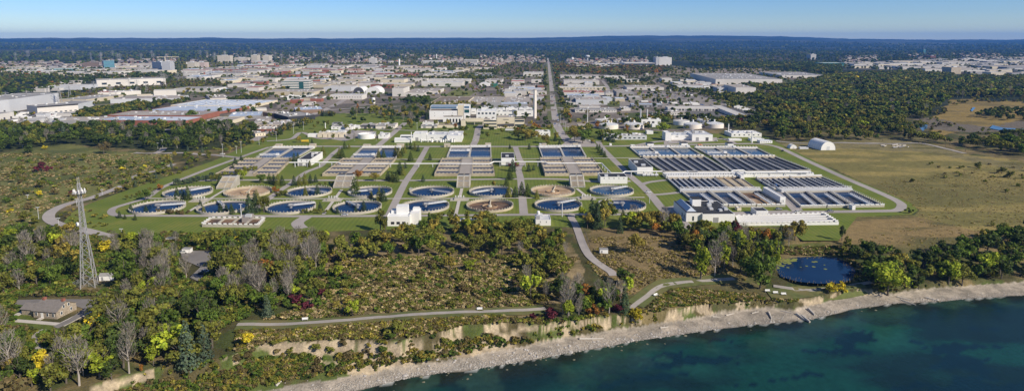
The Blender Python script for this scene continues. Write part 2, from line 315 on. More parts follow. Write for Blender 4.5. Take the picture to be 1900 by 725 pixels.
watermat('sludge', (.20,.12,.07), .6, .05, .6, (.05,.035,.025), .12); watermat('pale_sludge', (.45,.33,.22), .8, .05, .6, (.28,.19,.11), .10); watermat('pond_water', (.005,.024,.075), .08, .01, .6, (.008,.032,.085), .03, .15); watermat('marsh_water', (.04,.10,.17), .1, .01, .4)
# ================================================================ THE SETTING
def fan(rs, a0, a1, na):
    A = np.linspace(a0, a1, na); RR, AA = np.meshgrid(rs, A, indexing='ij')
    return RR*np.sin(AA), RR*np.cos(AA)
def gridfaces(nr, na):
    i = np.arange(nr-1)[:, None]*na + np.arange(na-1)[None, :]; i = i.ravel()
    return np.stack([i, i+1, i+na+1, i+na], 1)
def seq(a, b, f):
    o = [a]
    while o[-1] < b: o.append(o[-1]*f)
    return o
rs = np.array(seq(165, 560, 1.0036) + seq(563, 1500, 1.0078) + seq(1515, 20800, 1.022))
X, Y = fan(rs, R(-50), R(50), 760); nr, na = X.shape
x = X.ravel(); y = Y.ravel(); z = hgt(x, y)
u, v = UV(x, y, np.maximum(z, ZW)*(np.hypot(x, y) < 1500))
r_ = np.hypot(x, y); a_ = np.arctan2(x, y)
n_a = fbm(x, y, 30, 41); n_b = fbm(x, y, 9, 47); n_c = fbm(x, y, 120, 53); n_d = fbm(x, y, 700, 59)
ju = u + (n_b-.5)*7 + (n_c-.5)*(r_ > 800)*40; jv = v + (n_a-.5)*5 + (n_c-.5)*(r_ > 800)*9
def C(*c): return np.array(c, float)
def mixc(a, b, t): return a*(1-t[:, None]) + b*t[:, None]
one = np.ones(len(x))[:, None]
col = mixc(C(.070,.066,.028)*one, C(.20,.155,.075)*one, sst(.45, .66, n_a))
col = mixc(col, C(.055,.075,.022)*one, sst(.52, .68, n_b)*.8)
# wooded floor and far country
far = mixc(C(.018,.028,.018)*one, C(.055,.060,.034)*one, sst(.4, .62, n_c)*sst(.3, .6, n_d))
fld = (fbm(x*.6, y*1.8, 420, 61, 3) > .615) & (r_ > 4200)
far[fld] = C(.09,.085,.06)
far = np.where((n_d > .60)[:, None] & (r_ > 2500)[:, None], far*.9 + C(.015,.014,.012), far)
wd_ = sst(.44, .56, fbm(x*.55, y, 950, 62, 5)); far2 = mixc(C(.012,.022,.016)*one, C(.070,.070,.045)*one, wd_*sst(.3, .6, fbm(x*.5, y, 260, 64, 3))); far = mixc(far, far2, sst(4200, 5600, r_))
k = sst(900, 1400, r_); col = mixc(col, far, k)
def zone(poly, c1, c2=None, nz=None, soft=True, amt=1.0):
    global col
    m = inpoly(ju if soft else u, jv if soft else v, poly)
    c = C(*c1)*one if c2 is None else mixc(C(*c1)*one, C(*c2)*one, nz)
    col = np.where(m[:, None], col*(1-amt)+c*amt, col)
CITY = [(-200,262),(-200,200),(60,188),(200,160),(240,125),(420,108),(700,118),(760,100),(900,108),(1015,112),(1110,118),(1220,120),(1290,128),(1400,126),(1480,132),(1550,140),(1545,160),(1430,170),(1420,195),(1450,225),(1400,232),(1330,238),(1100,262),(1000,262),(560,262),(500,262),(470,240),(330,238),(150,242),(0,262)]
blk = h2(np.floor((x*.998+y*.05)/58).astype(np.int64), np.floor((y*.998-x*.05)/95).astype(np.int64), 77)
cz = np.where((blk > .80)[:, None], C(.085,.10,.035)*one, mixc(C(.13,.112,.092)*one, C(.235,.20,.165)*one, sst(.2, .75, blk)))
cz = mixc(cz, C(.07,.08,.035)*one, sst(.55, .66, n_c)*.7); cz = mixc(cz, C(.25,.215,.18)*one, sst(.6, .7, n_a)*.5)
mcity = inpoly(ju, jv, CITY); col = np.where(mcity[:, None], cz, col)
TOWN2 = [(1560,118),(1640,112),(1900,104),(2100,104),(2100,146),(1900,140),(1780,140),(1650,131),(1560,130)]
m2 = inpoly(ju, jv, TOWN2); col = np.where(m2[:, None], mixc(C(.10,.095,.08)*one, C(.045,.055,.03)*one, sst(.45, .55, n_c)), col)
zone(LFIELD, (.165,.165,.055), (.095,.108,.035), sst(.45, .66, fbm(x, y, 40, 63)))
wv = sst(.42, .64, fbm(x*.45+y*.1, y*1.5, 26, 67)); wv2 = sst(.5, .68, fbm(x*.3, y*1.3, 90, 69))
zone(RFIELD, (.27,.215,.075), (.17,.15,.052), wv); m = inpoly(ju, jv, RFIELD); col = np.where(m[:, None], mixc(col, C(.12,.11,.04)*one, wv2*.6), col)
zone([(1562,405),(1700,400),(1860,440),(1900,440),(1900,452),(1720,470),(1590,462),(1556,448)], (.235,.17,.075), (.11,.10,.04), wv)
zone([(1440,262),(1700,255),(1790,290),(1900,305),(1900,318),(1700,280),(1450,274)], (.20,.17,.08), (.12,.11,.04), wv)
zone([(1130,405),(1230,418),(1300,470),(1330,520),(1215,550),(1150,545),(1110,500),(1085,440)], (.21,.155,.075), (.11,.095,.04), wv)
zone([(600,455),(760,448),(1060,450),(1085,500),(1060,560),(900,570),(640,585),(560,560),(590,500)], (.26,.20,.11), (.14,.115,.055), sst(.42, .6, n_b))
zone([(1213,552),(1300,528),(1420,524),(1425,550),(1240,574)], (.21,.16,.075), (.10,.09,.04), wv)
zone([(1442,455),(1530,450),(1560,462),(1545,474),(1470,474)], (.09,.12,.03), (.16,.13,.05), n_b)
zone([(1716,256),(1730,220),(1752,200),(1775,187),(1800,183),(1905,190),(1990,190),(1990,246),(1800,236)], (.25,.18,.06), (.16,.125,.05), wv)
zone([(1705,222),(1735,218),(1790,232),(1830,235),(1905,226),(1990,226),(1990,240),(1830,243),(1780,243),(1715,238)], (.13,.115,.095), (.17,.14,.10), n_b)
zone([(1085,128),(1240,130),(1330,126),(1440,128),(1470,134),(1430,140),(1290,135),(1190,138),(1080,136)], (.21,.175,.135), (.30,.25,.20), n_a)
zone([(860,118),(1000,124),(1008,136),(880,132)], (.17,.115,.08), (.12,.09,.06), n_a)
zone([(823,178),(842,167),(886,168),(871,179)], (.16,.17,.05), None, None, False)
zone([(1160,152),(1200,150),(1215,158),(1190,162)], (.19,.17,.07), None, None, False)
zone([(510,200),(525,188),(660,180),(650,190),(600,200),(560,203)], (.23,.195,.165), (.27,.23,.2), n_b, False)
zone([(1150,190),(1180,170),(1290,168),(1340,190),(1352,197),(1230,200),(1150,200)], (.24,.215,.19), (.28,.255,.23), n_b, False)
zone([(1235,200),(1345,196),(1420,215),(1400,226),(1330,224),(1240,214)], (.15,.145,.14), None, None, False)
zone([(575,240),(585,216),(620,210),(700,216),(760,218),(770,230),(700,232)], (.065,.11,.024), (.09,.12,.03), n_b)
zone([(20,212),(150,206),(160,222),(60,232),(-50,235)], (.22,.21,.20), None, None, False)
zone([(-200,262),(0,250),(130,240),(330,236),(470,238),(500,252),(470,268),(330,285),(130,268),(0,282),(-200,290)], (.035,.045,.018), (.055,.065,.025), n_b)
zone([(8,574),(30,562),(60,590),(110,607),(98,622),(15,618)], (.09,.125,.026), (.12,.14,.035), n_a, False)
# shore: beach shingle, wet edge, clay bluff
rsh = np.interp(a_, SHORE[:, 0], SHORE[:, 1]); rto = np.interp(a_, TOE[:, 0], TOE[:, 1]); rcr = np.interp(a_, CREST[:, 0], CREST[:, 1]); zcr = np.interp(a_, CREST[:, 0], CREST[:, 2])
n1 = fbm(x, y, 14, 3)-.5; rcr = rcr + 5*n1 + gul(x, y) + 5*(vn(x, y, 24, 4)-.5)*(u_of(a_) < 1000); rto = rto + 2.0*(vn(x, y, 9, 5)-.5); rsh = rsh + 2.2*(vn(x, y, 7, 6)-.5)
bch = mixc(C(.36,.31,.25)*one, C(.25,.22,.18)*one, sst(.4, .65, fbm(x, y, 5, 71)))
bch = mixc(bch, C(.20,.175,.15)*one, 1-sst(0.0, 2.5, r_-rsh))
col = np.where(((r_ < rto+.6))[:, None], bch, col)
s = np.clip((r_-rto)/np.maximum(rcr-rto, .1), 0, 1)
lay = np.sin(z*5+3*n_b)*.5+.5; clay = mixc(C(.46,.37,.25)*one, C(.29,.235,.165)*one, np.clip(sst(.3, .7, fbm(x*.8+y*.3, z*2.2, 3.2, 73))*.75+lay*.3, 0, 1))
veg = mixc(C(.085,.072,.034)*one, C(.085,.11,.03)*one, sst(.45, .6, n_b))
uu = u
bare = np.where(uu < 990, np.where(s > .78, sst(.36, .44, fbm(x, y, 10, 87)), sst(.53, .60, fbm(x, y, 11, 79) + .07*sst(600, 700, uu))), 1-sst(.50, .56, fbm(x*.9+y*.4, z*1.8, 5, 81))*(s < .85))
bare = bare*np.where(s > .97, 0.0, 1.0)
bare = np.where((uu < 500), bare*(fbm(x, y, 16, 83) > .50), bare)
bare = np.where((uu > 1660), bare*(fbm(x, y, 8, 85) > .52), bare)
onb = (r_ >= rto+.6) & (r_ < rcr+.3)
col = np.where(onb[:, None], mixc(veg, clay, np.clip(bare, 0, 1)), col)
edge = (r_ > rcr+.3) & (r_ < rcr+4); col = np.where(edge[:, None], col*.85 + C(.02,.018,.01), col)
col = np.where((r_ < rsh)[:, None], C(.06,.06,.04), col)
ground = npmesh('ground', np.stack([x, y, z], 1), gridfaces(nr, na), None, col, True)
gm = attrmat('ground_cover', var=.28, sc=.22, bump=.35, bsc=.9, fine=(1.3, .30)); ground.data.materials.append(gm); tag(ground, kind='structure')
# lake
rl = np.array(seq(25, 200, 1.06) + seq(200, 3000, 1.012)); X2, Y2 = fan(rl, R(-62), R(66), 420); xl, yl = X2.ravel(), Y2.ravel()
al = np.arctan2(xl, yl); rr = np.hypot(xl, yl); rsl = np.interp(al, SHORE[:, 0], SHORE[:, 1]); off = rsl - rr
keep = rr < rsl + 25
uw = CX + FPX*np.tan(al)
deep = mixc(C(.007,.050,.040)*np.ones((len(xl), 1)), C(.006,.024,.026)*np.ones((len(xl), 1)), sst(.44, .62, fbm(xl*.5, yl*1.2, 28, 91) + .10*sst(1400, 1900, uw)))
deep = mixc(deep, C(.014,.085,.066)*np.ones((len(xl), 1)), sst(.52, .7, fbm(xl, yl, 60, 95))*.7*sst(15, 40, off))
weed = ((fbm(xl*.45-yl*.15, yl*1.6, 9, 93, 5) > .60) & (off > 9)); deep = np.where(weed[:, None], C(.004,.022,.032), deep)
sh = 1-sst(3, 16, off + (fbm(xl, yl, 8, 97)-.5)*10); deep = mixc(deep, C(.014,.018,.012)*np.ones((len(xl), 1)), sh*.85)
sh2 = (1-sst(8, 40, off))*.5; foam = (off > -1.2) & (off < .35) & (fbm(xl, yl, 3, 98, 2) > .52)
deep = mixc(deep, C(.035,.085,.06)*np.ones((len(xl), 1)), sh2*sst(.45, .6, fbm(xl, yl, 12, 99)))
F = gridfaces(*X2.shape); F = F[keep[F].all(1)]
deep = np.where(foam[:, None], C(.45,.45,.42), deep)
lake = npmesh('lake_water', np.stack([xl, yl, np.full(len(xl), ZW)], 1), F, None, deep, True)
lm = attrmat('lake_surface', var=.18, sc=.05, bump=.14, bsc=.5, rough=.22, spec=.12, fine=(.35, .18)); lake.data.materials.append(lm); tag(lake, kind='structure')
def sheet(name, poly_px, m, z=.05, kind='structure', step=None, off=None):
    b = MB(); pts = [G(px, py, z)[:2] for px, py in poly_px]
    b.add([(p[0], p[1], z) for p in pts], [tuple(range(len(pts)))])
    o = b.build(name, m); tag(o, kind=kind); return o
# mown lawn with stripes
lw = bpy.data.materials.new('mown_grass'); lw.use_nodes = True; t = lw.node_tree; b = t.nodes['Principled BSDF']; b.inputs['Roughness'].default_value = .95; b.inputs['Specular IOR Level'].default_value = .1
g = t.nodes.new('ShaderNodeNewGeometry'); wvn = t.nodes.new('ShaderNodeTexWave'); wvn.bands_direction = 'X'; wvn.inputs['Scale'].default_value = .10; wvn.inputs['Distortion'].default_value = .6; wvn.inputs['Detail Scale'].default_value = .1
L = t.links.new; L(g.outputs['Position'], wvn.inputs[0]); r1 = t.nodes.new('ShaderNodeMapRange'); r1.inputs[3].default_value = .91; r1.inputs[4].default_value = 1.09; L(wvn.outputs[1], r1.inputs[0])
n = t.nodes.new('ShaderNodeTexNoise'); n.inputs['Scale'].default_value = .035; n.inputs['Detail'].default_value = 8; n.inputs['Roughness'].default_value = .65; L(g.outputs['Position'], n.inputs[0])
cr = t.nodes.new('ShaderNodeValToRGB'); cr.color_ramp.elements[0].position = .34; cr.color_ramp.elements[0].color = (.112,.150,.028, 1); cr.color_ramp.elements[1].position = .66; cr.color_ramp.elements[1].color = (.185,.190,.045, 1); q = cr.color_ramp.elements.new(.5); q.color = (.132,.168,.031, 1); L(n.outputs[0], cr.inputs[0])
x1 = t.nodes.new('ShaderNodeMix'); x1.data_type = 'RGBA'; x1.blend_type = 'MULTIPLY'; x1.inputs[0].default_value = 1; L(cr.outputs[0], x1.inputs[6]); L(r1.outputs[0], x1.inputs[7]); L(x1.outputs[2], b.inputs['Base Color'])
tag(sheet('lawn', LAWN, lw, .05), kind='structure')
mat('rough_grass', (.10,.115,.035), .95, .25, .3, dirt=(.15,.13,.05))
# roads
_zl = [0.10]; ROADS = []
def cat(pts, n):
    P = [np.array(p, float) for p in pts]
    if len(P) < 3: return P
    o = []
    for i in range(len(P)-1):
        p0 = P[max(i-1, 0)]; p1 = P[i]; p2 = P[i+1]; p3 = P[min(i+2, len(P)-1)]
        for k in range(n):
            t = k/n; o.append(.5*((2*p1)+(-p0+p2)*t+(2*p0-5*p1+4*p2-p3)*t*t+(-p0+3*p1-3*p2+p3)*t**3))
    o.append(P[-1]); return o
def road(name, px, wd, m, follow=False, smooth=True, zoff=None, n=8):
    W_ = [(GT if follow else G)(*p)[:2] for p in px]; pts = cat(W_, n) if smooth else [np.array(p) for p in W_]
    zz = _zl[0]; _zl[0] += .005; b = MB(); vs = []
    for i, p in enumerate(pts):
        d = pts[min(i+1, len(pts)-1)] - pts[max(i-1, 0)]; d = d/np.linalg.norm(d); nn = np.array([-d[1], d[0]])
        for s_ in (-1, -.33, .33, 1):
            q = p + nn*s_*wd/2; vs.append((q[0], q[1], zz))
    if follow: A_ = np.array(vs); A_[:, 2] += hgt(A_[:, 0], A_[:, 1])+.12; vs = [tuple(q) for q in A_]
    fs = []
    for i in range(len(pts)-1):
        for k in range(3): fs.append((i*4+k+1, i*4+k, i*4+k+4, i*4+k+5))
    b.add(vs, fs); o = b.build(name, m); tag(o, kind='structure'); ROADS.append((pts, wd)); return o
RD = M['road']
road('main_road', [(1062,272),(1052,260),(1042,247),(1034,232),(1028,205),(1023,160),(1020,135),(1018,118),(1016,108)], 10.5, RD, n=6)
road('grass_verge', [(1034,232),(1028,205),(1023,160),(1020,135),(1018,118)], 24, M['rough_grass'])
road('main_road', [(1034,236),(1028,205),(1023,160),(1020,135),(1018,118),(1016,108)], 10.5, M['road'], n=6)
road('plant_road', [(500,273),(585,271.5),(700,272),(860,272),(960,272),(1100,271.5),(1180,270.5),(1300,268),(1400,266.5)], 8, RD)
road('plant_road', [(1400,266.5),(1440,272),(1495,297),(1565,329),(1640,361),(1668,375),(1673,383),(1664,390),(1635,391.5),(1500,393.5),(1400,395.5),(1290,397.5)], 6.5, RD)
road('plant_road', [(1180,397.5),(1060,397.5),(900,399),(700,400.5),(560,401),(400,400.5),(260,400),(222,400),(207,395),(212,386),(240,377),(272,367),(292,353),(312,343),(380,316),(432,297),(468,284),(500,273)], 5, RD)
road('plant_road', [(370,335),(405,334.5),(480,334),(600,334.5),(745,335),(880,333),(966,332),(1040,332.5),(1110,337),(1170,336)], 5.5, RD)
road('plant_road', [(453,400),(475,386),(490,376),(510,360),(540,340),(567,320),(594,309),(606,297),(620,283),(636,272)], 5.2, RD)
road('plant_road', [(722,400),(738,366),(754,335),(770,312),(779,297),(793,272)], 5.8, RD)
road('plant_road', [(972,397.5),(966,333),(962,313),(969,303),(964,295),(956,272)], 6, RD)
road('plant_road', [(1110,262),(1116,273),(1136,294),(1168,325),(1190,344),(1209,363),(1233,391),(1262,408),(1275,420)], 6.5, RD)
road('plant_road', [(1190,343),(1205,338),(1238,334)], 5, RD); road('plant_road', [(1206,360),(1222,361),(1262,357)], 5, RD)
road('plant_road', [(700,272),(712,262),(724,252),(738,240),(752,228)], 8, RD)
road('plant_road', [(876,272),(882,262),(885,250),(887,239),(893,232)], 8, RD)
road('plant_road', [(495,262),(540,258),(560,246),(600,258),(690,254),(718,256)], 6, RD)
road('plant_road', [(560,424),(552,414),(566,404),(574,400)], 8, RD)
road('plant_road', [(1062,396),(1060,404),(1066,414),(1072,428),(1080,450),(1090,470),(1102,483),(1120,496),(1134,505),(1139,512)], 4.8, RD, follow=True)
road('plant_road', [(700,240),(790,243),(870,240)], 5, RD); road('plant_road', [(1180,270),(1230,262),(1335,258),(1365,268)], 7, RD)
road('site_road', [(1440,262),(1480,266),(1560,265),(1640,267),(1700,266),(1730,270),(1790,285)], 6, M['path'], follow=True)
road('curved_road', [(208,441),(186,435),(160,428),(130,422),(104,415),(91,406),(93,396),(108,386),(132,377),(164,369),(195,358),(228,345)], 7.2, RD, follow=True)
road('hill_track', [(240,333),(262,324),(300,315),(322,305)], 6, M['path'], follow=True); road('hill_track', [(250,284),(290,286),(335,284),(385,287),(425,291),(440,293)], 6, RD, follow=True); road('hill_track', [(288,286),(300,279),(304,274)], 7, RD, follow=True)
road('grass_verge', [(440,603.5),(500,603.5),(560,601),(640,595.5),(700,590),(760,585.5),(850,580.5),(950,577),(1012,573.5)], 8.5, M['rough_grass'], follow=True)
road('grass_verge', [(1178,566),(1188,558),(1203,546),(1220,535),(1243,527),(1300,521),(1362,517)], 9, M['rough_grass'], follow=True)
road('grass_verge', [(1425,545),(1460,545),(1500,541),(1540,537),(1600,528)], 11, M['rough_grass'], follow=True)
road('lakeside_path', [(440,602.5),(500,602.5),(560,600),(640,594.5),(700,589),(760,584.5),(850,579.5),(950,576),(1012,572.5)], 2.6, M['path'], follow=True)
road('lakeside_path', [(1170,573),(1181,564),(1199,551),(1215,538),(1240,528),(1300,521.5),(1362,517.5)], 2.6, M['path'], follow=True)
road('lakeside_path', [(1435,531),(1470,536),(1500,539),(1540,536),(1575,531),(1617,524)], 2.8, M['path'], follow=True)
road('woodland_path', [(84,612),(70,620),(66,632),(74,645),(82,652)], 3, M['path'], follow=True); road('woodland_path', [(208,641),(240,637),(282,631)], 3.4, M['path'], follow=True)
road('foot_path', [(272,368.5),(420,368.8),(600,369),(850,368.5),(1000,367.5),(1196,366.5)], 2.4, M['pavement'])
road('foot_path', [(432,296),(800,296),(1000,295),(1190,293)], 2.6, M['pavement'])
for a, b_ in (((418,352),(350,393)),((634,352),(600,398)),((857,350),(846,398)),((1070,350),(1090,366)),((836,360),(800,369))): road('foot_path', [a, b_], 2.4, M['pavement'], smooth=False)
# city cross streets
for px, wd in (([(240,245),(330,240),(470,236)], 9), ([(600,205),(680,200),(790,196)], 9), ([(1035,200),(1150,212),(1240,222)], 9), ([(440,176),(640,181),(760,184)], 10), ([(1022,150),(880,148),(640,150),(420,152)], 12), ([(1024,140),(1130,142),(1300,150)], 12), ([(700,163),(790,150),(880,138)], 10), ([(470,262),(520,235),(600,205),(640,185),(660,170)], 11), ([(1085,190),(1128,170),(1118,150)], 9)):
    road('city_street', px, wd, RD, n=6)
# main road lane line, yards and paved courts
b = MB()
for i in range(60):
    t0 = i/60; 
    for side in (-5.6, 5.6): pass
asph = M['asphalt']
for nm, poly, m_, zz in (('house_parking', [(24,566),(31,556),(110,555),(198,555),(192,567),(172,575),(150,588),(128,600),(108,609),(98,606),(128,592),(156,573),(132,565),(60,566)], asph, .12),
        ('parking_lot', [(333,466),(396,467),(388,500),(368,522),(352,515),(372,496),(340,483)], asph, .14),
        ('paved_court', [(596,256),(640,240),(700,244),(640,262)], RD, .06), ('paved_court', [(1232,268),(1330,262),(1330,255),(1232,262)], RD, .06),
        ('paved_court', [(1040,270),(1070,250),(1100,262),(1110,272)], RD, .06), ('paved_court', [(1228,385),(1275,378),(1275,425),(1262,418)], RD, .085),
        ('paved_court', [(1300,395),(1460,390),(1480,396),(1380,404)], RD, .088), ('paved_court', [(1440,332),(1400,332),(1432,354),(1480,354)], RD, .086), ('paved_court', [(1455,356),(1436,356),(1470,392),(1490,390)], RD, .087)):
    pts = [(GT if 'parking' in nm else G)(px, py)[:2] for px, py in poly]; off = max([hz(*p) for p in pts]) if nm in ('house_parking', 'parking_lot') else 0
    bb = MB(); bb.add([(p[0], p[1], zz+off) for p in pts], [tuple(range(len(pts)))]); tag(bb.build(nm, m_), kind='structure')
# pond and marsh water
PZ = -3.6
def surf(name, poly, m, z):
    pts = [G(px, py, z)[:2] for px, py in poly]; b = MB(); b.add([(p[0], p[1], z) for p in pts], [tuple(range(len(pts)))]); return tag(b.build(name, m), kind='structure')
cx = sum(p[0] for p in POND)/12; cy = sum(p[1] for p in POND)/12
surf('pond_water', [(cx+(p[0]-cx)*1.03, cy+(p[1]-cy)*1.03) for p in POND], M['pond_water'], PZ)
surf('marsh_water', [(1706,236),(1712,228),(1722,228),(1720,238),(1712,243)], M['marsh_water'], hz(*G(1713,235)[:2])+.9)
surf('marsh_water', [(1836,238),(1842,232),(1860,237),(1902,239),(1990,238),(1990,247),(1880,246)], M['marsh_water'], hz(*G(1870,240)[:2])+.9)
surf('marsh_water', [(1801,205),(1805,199),(1810,200),(1804,207)], M['marsh_water'], hz(*G(1804,203)[:2])+.9)
b = MB(); rr_ = random.Random(3)   # lily pads
for i in range(420):
    px = rr_.uniform(1437, 1540); py = rr_.uniform(479, 500)
    if px > 1484-(py-479)*2.0 and rr_.random() > .04: continue
    if not inpoly(np.array([px]), np.array([py]), POND)[0]: continue
    p = G(px, py, PZ+.01); b.disc(p[0], p[1], PZ+.02+rr_.random()*.03, rr_.uniform(.4, 1.3), 7)
mat('lily', (.20,.22,.05), .8, .3, .8); tag(b.build('lily_pads', M['lily']), 'pale yellow-green lily pads covering the far left of the pond', 'lily pads', kind='stuff')
# ================================================================ TREATMENT TANKS
def ring_tank(u, v, wpx, water, ang, both, label, dry=False):
    g = G(u, v, 1.0); d = g[1]*CP + (CAMH-1)*SP; Rr = wpx/2/FPX*d
    t = empty('round_tank', (g[0], g[1], 0), R(ang), label, 'settling tank', 'round settling tanks on the lawns')
    b = MB(); b.lathe(0, 0, [(Rr, 0), (Rr, 1.7), (Rr-.45, 1.7), (Rr-.45, .0)], 64)
    b.lathe(0, 0, [(Rr-.45, .9), (Rr-1.1, .9), (Rr-1.1, 1.05), (Rr-1.3, 1.05), (Rr-1.3, .0)], 64); tw = b.build('tank_wall', M['old_concrete'] if dry else M['concrete'], t)
    lev = .12 if dry else .6
    MB().disc(0, 0, lev, Rr-1.2, 64).build('sludge_bed' if dry else 'water', M[water], t)
    b = MB(); n = 44; b.lathe(0, 0, [(Rr-.3, 1.705), (Rr-.3, 1.75), (Rr, 1.75), (Rr, 1.705)], 44)
    for i in range(n):
        a = 2*math.pi*i/n
        c, s = math.cos(a), math.sin(a); r0, r1 = Rr-.35, Rr+.05
        wd = .9 if i % 2 else .35; tx, ty = -s*wd/2, c*wd/2
        q = [(r0*c-tx, r0*s-ty), (r1*c-tx, r1*s-ty), (r1*c+tx, r1*s+ty), (r0*c+tx, r0*s+ty)]
        b.prism(q, 1.72, 2.35 if i % 2 else 2.7)
    b.build('parapet', M['concrete'], tw)
    if dry: b = MB(); b.tube((Rr-1, 0, 1), (0, 0, .9), .5, n=6); b.build('inlet_pipe', M['beige'], t)
    b = MB(); L0 = -(Rr-.4) if both else -1.5
    b.box(L0, -1.0, 2.0, Rr-.2, 1.0, 2.25); wk = b.build('walkway', M['steel'], t) if not dry else None
    b = MB()
    for sy in ([] if dry else (-.95, .95)):
      for _ in (0,):
       pass
    for sy in (() if dry else (-.95, .95)):
        b.box(L0, sy-.05, 3.15, Rr-.2, sy+.05, 3.25); b.box(L0, sy-.04, 2.25, Rr-.2, sy+.04, 2.55)
        k = L0
        while k < Rr: b.box(k-.06, sy-.06, 2.25, k+.06, sy+.06, 3.2); k += 2.4
    b.build('railing', M['light_grey'], wk) if not dry else None
    b = MB()
    if dry: b.lathe(0, 0, [(1.6, lev), (1.4, 1.2), (0, 1.3)], 16); b.build('drive_unit', M['beige'], t)
    else: b.lathe(0, 0, [(1.1, lev), (1.1, 2.3), (0, 2.3)], 16); b.lathe(0, 0, [(2.2, 2.3), (2.2, 2.6), (0, 2.6)], 16); b.box(-1.4, -.6, 2.6, .6, .6, 3.6); b.build('drive_unit', M['grey'], t)
    if dry:
        b = MB(); b.lathe(0, 0, [(5.5, .1), (5.5, .9), (5.2, .9), (5.2, .1)], 24)
        for k in range(4):
            a = k*math.pi/2+.4; b.tube((2*math.cos(a), 2*math.sin(a), 0), ((Rr-4)*math.cos(a), (Rr-4)*math.sin(a), -.1), .28, n=5)
        b.build('feed_well', M['pale_sludge'], t)
    return t
for a in [(293,384,94,'tank_water',18,False,'round blue tank at the west end of the front row with conifers before it'),
 (349,356.5,85,'tank_water',50,False,'round blue tank behind the westmost one, half hidden by a clump of conifers'),
 (414.5,384.5,92,'tank_water',125,False,'round blue tank just left of the ochre dry tank, its bridge reaching the rear wall'),
 (460,355.5,84,'pale_sludge',100,False,'emptied round tank with bright sandy floor beside a red shrub',True),
 (539.5,384,90,'tank_water',28,False,'round blue tank in the front row with a white bridge to its rear right edge'),
 (573.5,355.5,83,'tank_water',-25,False,'round blue tank of the rear row left of the slatted concrete chute'),
 (663,384,89,'tank_water',130,False,'round blue tank in the front row with a dark tree before its centre'),
 (686.6,355.5,81,'tank_water',205,False,'round blue tank of the rear row half hidden behind a large conifer'),
 (801.5,355.5,82,'tank_water',-30,False,'round blue tank at the rear right of the wide service road'),
 (789.5,382,88,'tank_water',32,False,'round blue tank partly hidden behind the white control building by the woods'),
 (911,355,81,'tank_water',215,False,'round blue tank right of the central chute with its bridge ending at the front left'),
 (909,381,87,'sludge',90,False,'drained round tank with brown sludge floor and pale central well',True),
 (1026,354,82,'pale_sludge',80,False,'drained round tank with sandy banks right of the centre road',True),
 (1036,380,88,'tank_water',38,False,'round blue tank in the front row beside the tall lamp mast'),
 (1135,353.5,81,'pale_tank_water',35,False,'round tank in front of the long white windowless shed that it mirrors'),
 (1154,380,88,'tank_water',165,False,'easternmost round blue tank of the front row')]:
    ring_tank(*a)
def dist_box(u, v, label):
    g = G(u, v); t = empty('valve_chamber', (g[0], g[1], 0), GR['p'], label, 'valve chamber', 'valve chambers between the round tanks')
    MB().box(-7, -5, 0, 7, 5, .35).box(-4, -3, .35, 4, 3, 1.3).build('slab', M['concrete'], t)
    for k in range(4):
        b = MB(); b.tube((-3+k*2, 0, 1.3), (-3+k*2, 0, 2.6), .18, n=6); b.box(-3.4+k*2, -.3, 2.5, -2.6+k*2, .3, 3.1); b.build('valve', M['white_paint'], t)
for u, v, lb in ((372,372,'small concrete valve chamber between the four westmost round tanks'),(618,371,'small concrete valve chamber below the second slatted chute'),(853,370,'small concrete valve chamber on the path below the central chute'),(1088,368,'small concrete valve chamber below the right hand chute')):
    dist_box(u, v, lb)
# rectangular basins ------------------------------------------------------
def quadmap(fl, fr, bl, br):
    P = [np.array(G(*p)[:2]) for p in (fl, fr, br, bl)]
    o = (P[0]+P[1]+P[2]+P[3])/4
    def f(s, t): return (P[0]*(1-s)*(1-t) + P[1]*s*(1-t) + P[2]*s*t + P[3]*(1-s)*t) - o
    return o, f, float(np.linalg.norm(P[1]-P[0])), float(np.linalg.norm(P[3]-P[0]))
def cellwall(b, f, W_, D_, s0, s1, t0, t1, th, z0, z1):
    e = th/W_; g = th/D_
    for (a0, a1, c0, c1) in ((s0, s1, t0, t0+g), (s0, s1, t1-g, t1), (s0, s0+e, t0+g, t1-g), (s1-e, s1, t0+g, t1-g)):
        b.prism([f(a0, c0), f(a1, c0), f(a1, c1), f(a0, c1)], z0, z1)
def flat(f, s0, s1, t0, t1, z):
    return [(*f(s0, t0), z), (*f(s1, t0), z), (*f(s1, t1), z), (*f(s0, t1), z)]
def railing(b, p0, p1, z, step=2.6, h=1.1):
    p0 = np.array(p0); p1 = np.array(p1); L_ = np.linalg.norm(p1-p0); n = max(1, int(L_/step)); d = (p1-p0)/L_; q = np.array([-d[1], d[0]])*.06
    b.prism([p0-q, p1-q, p1+q, p0+q], z+h-.1, z+h)
    for i in range(n+1):
        c = p0+(p1-p0)*i/n; b.box(c[0]-.09, c[1]-.09, z, c[0]+.09, c[1]+.09, z+h)
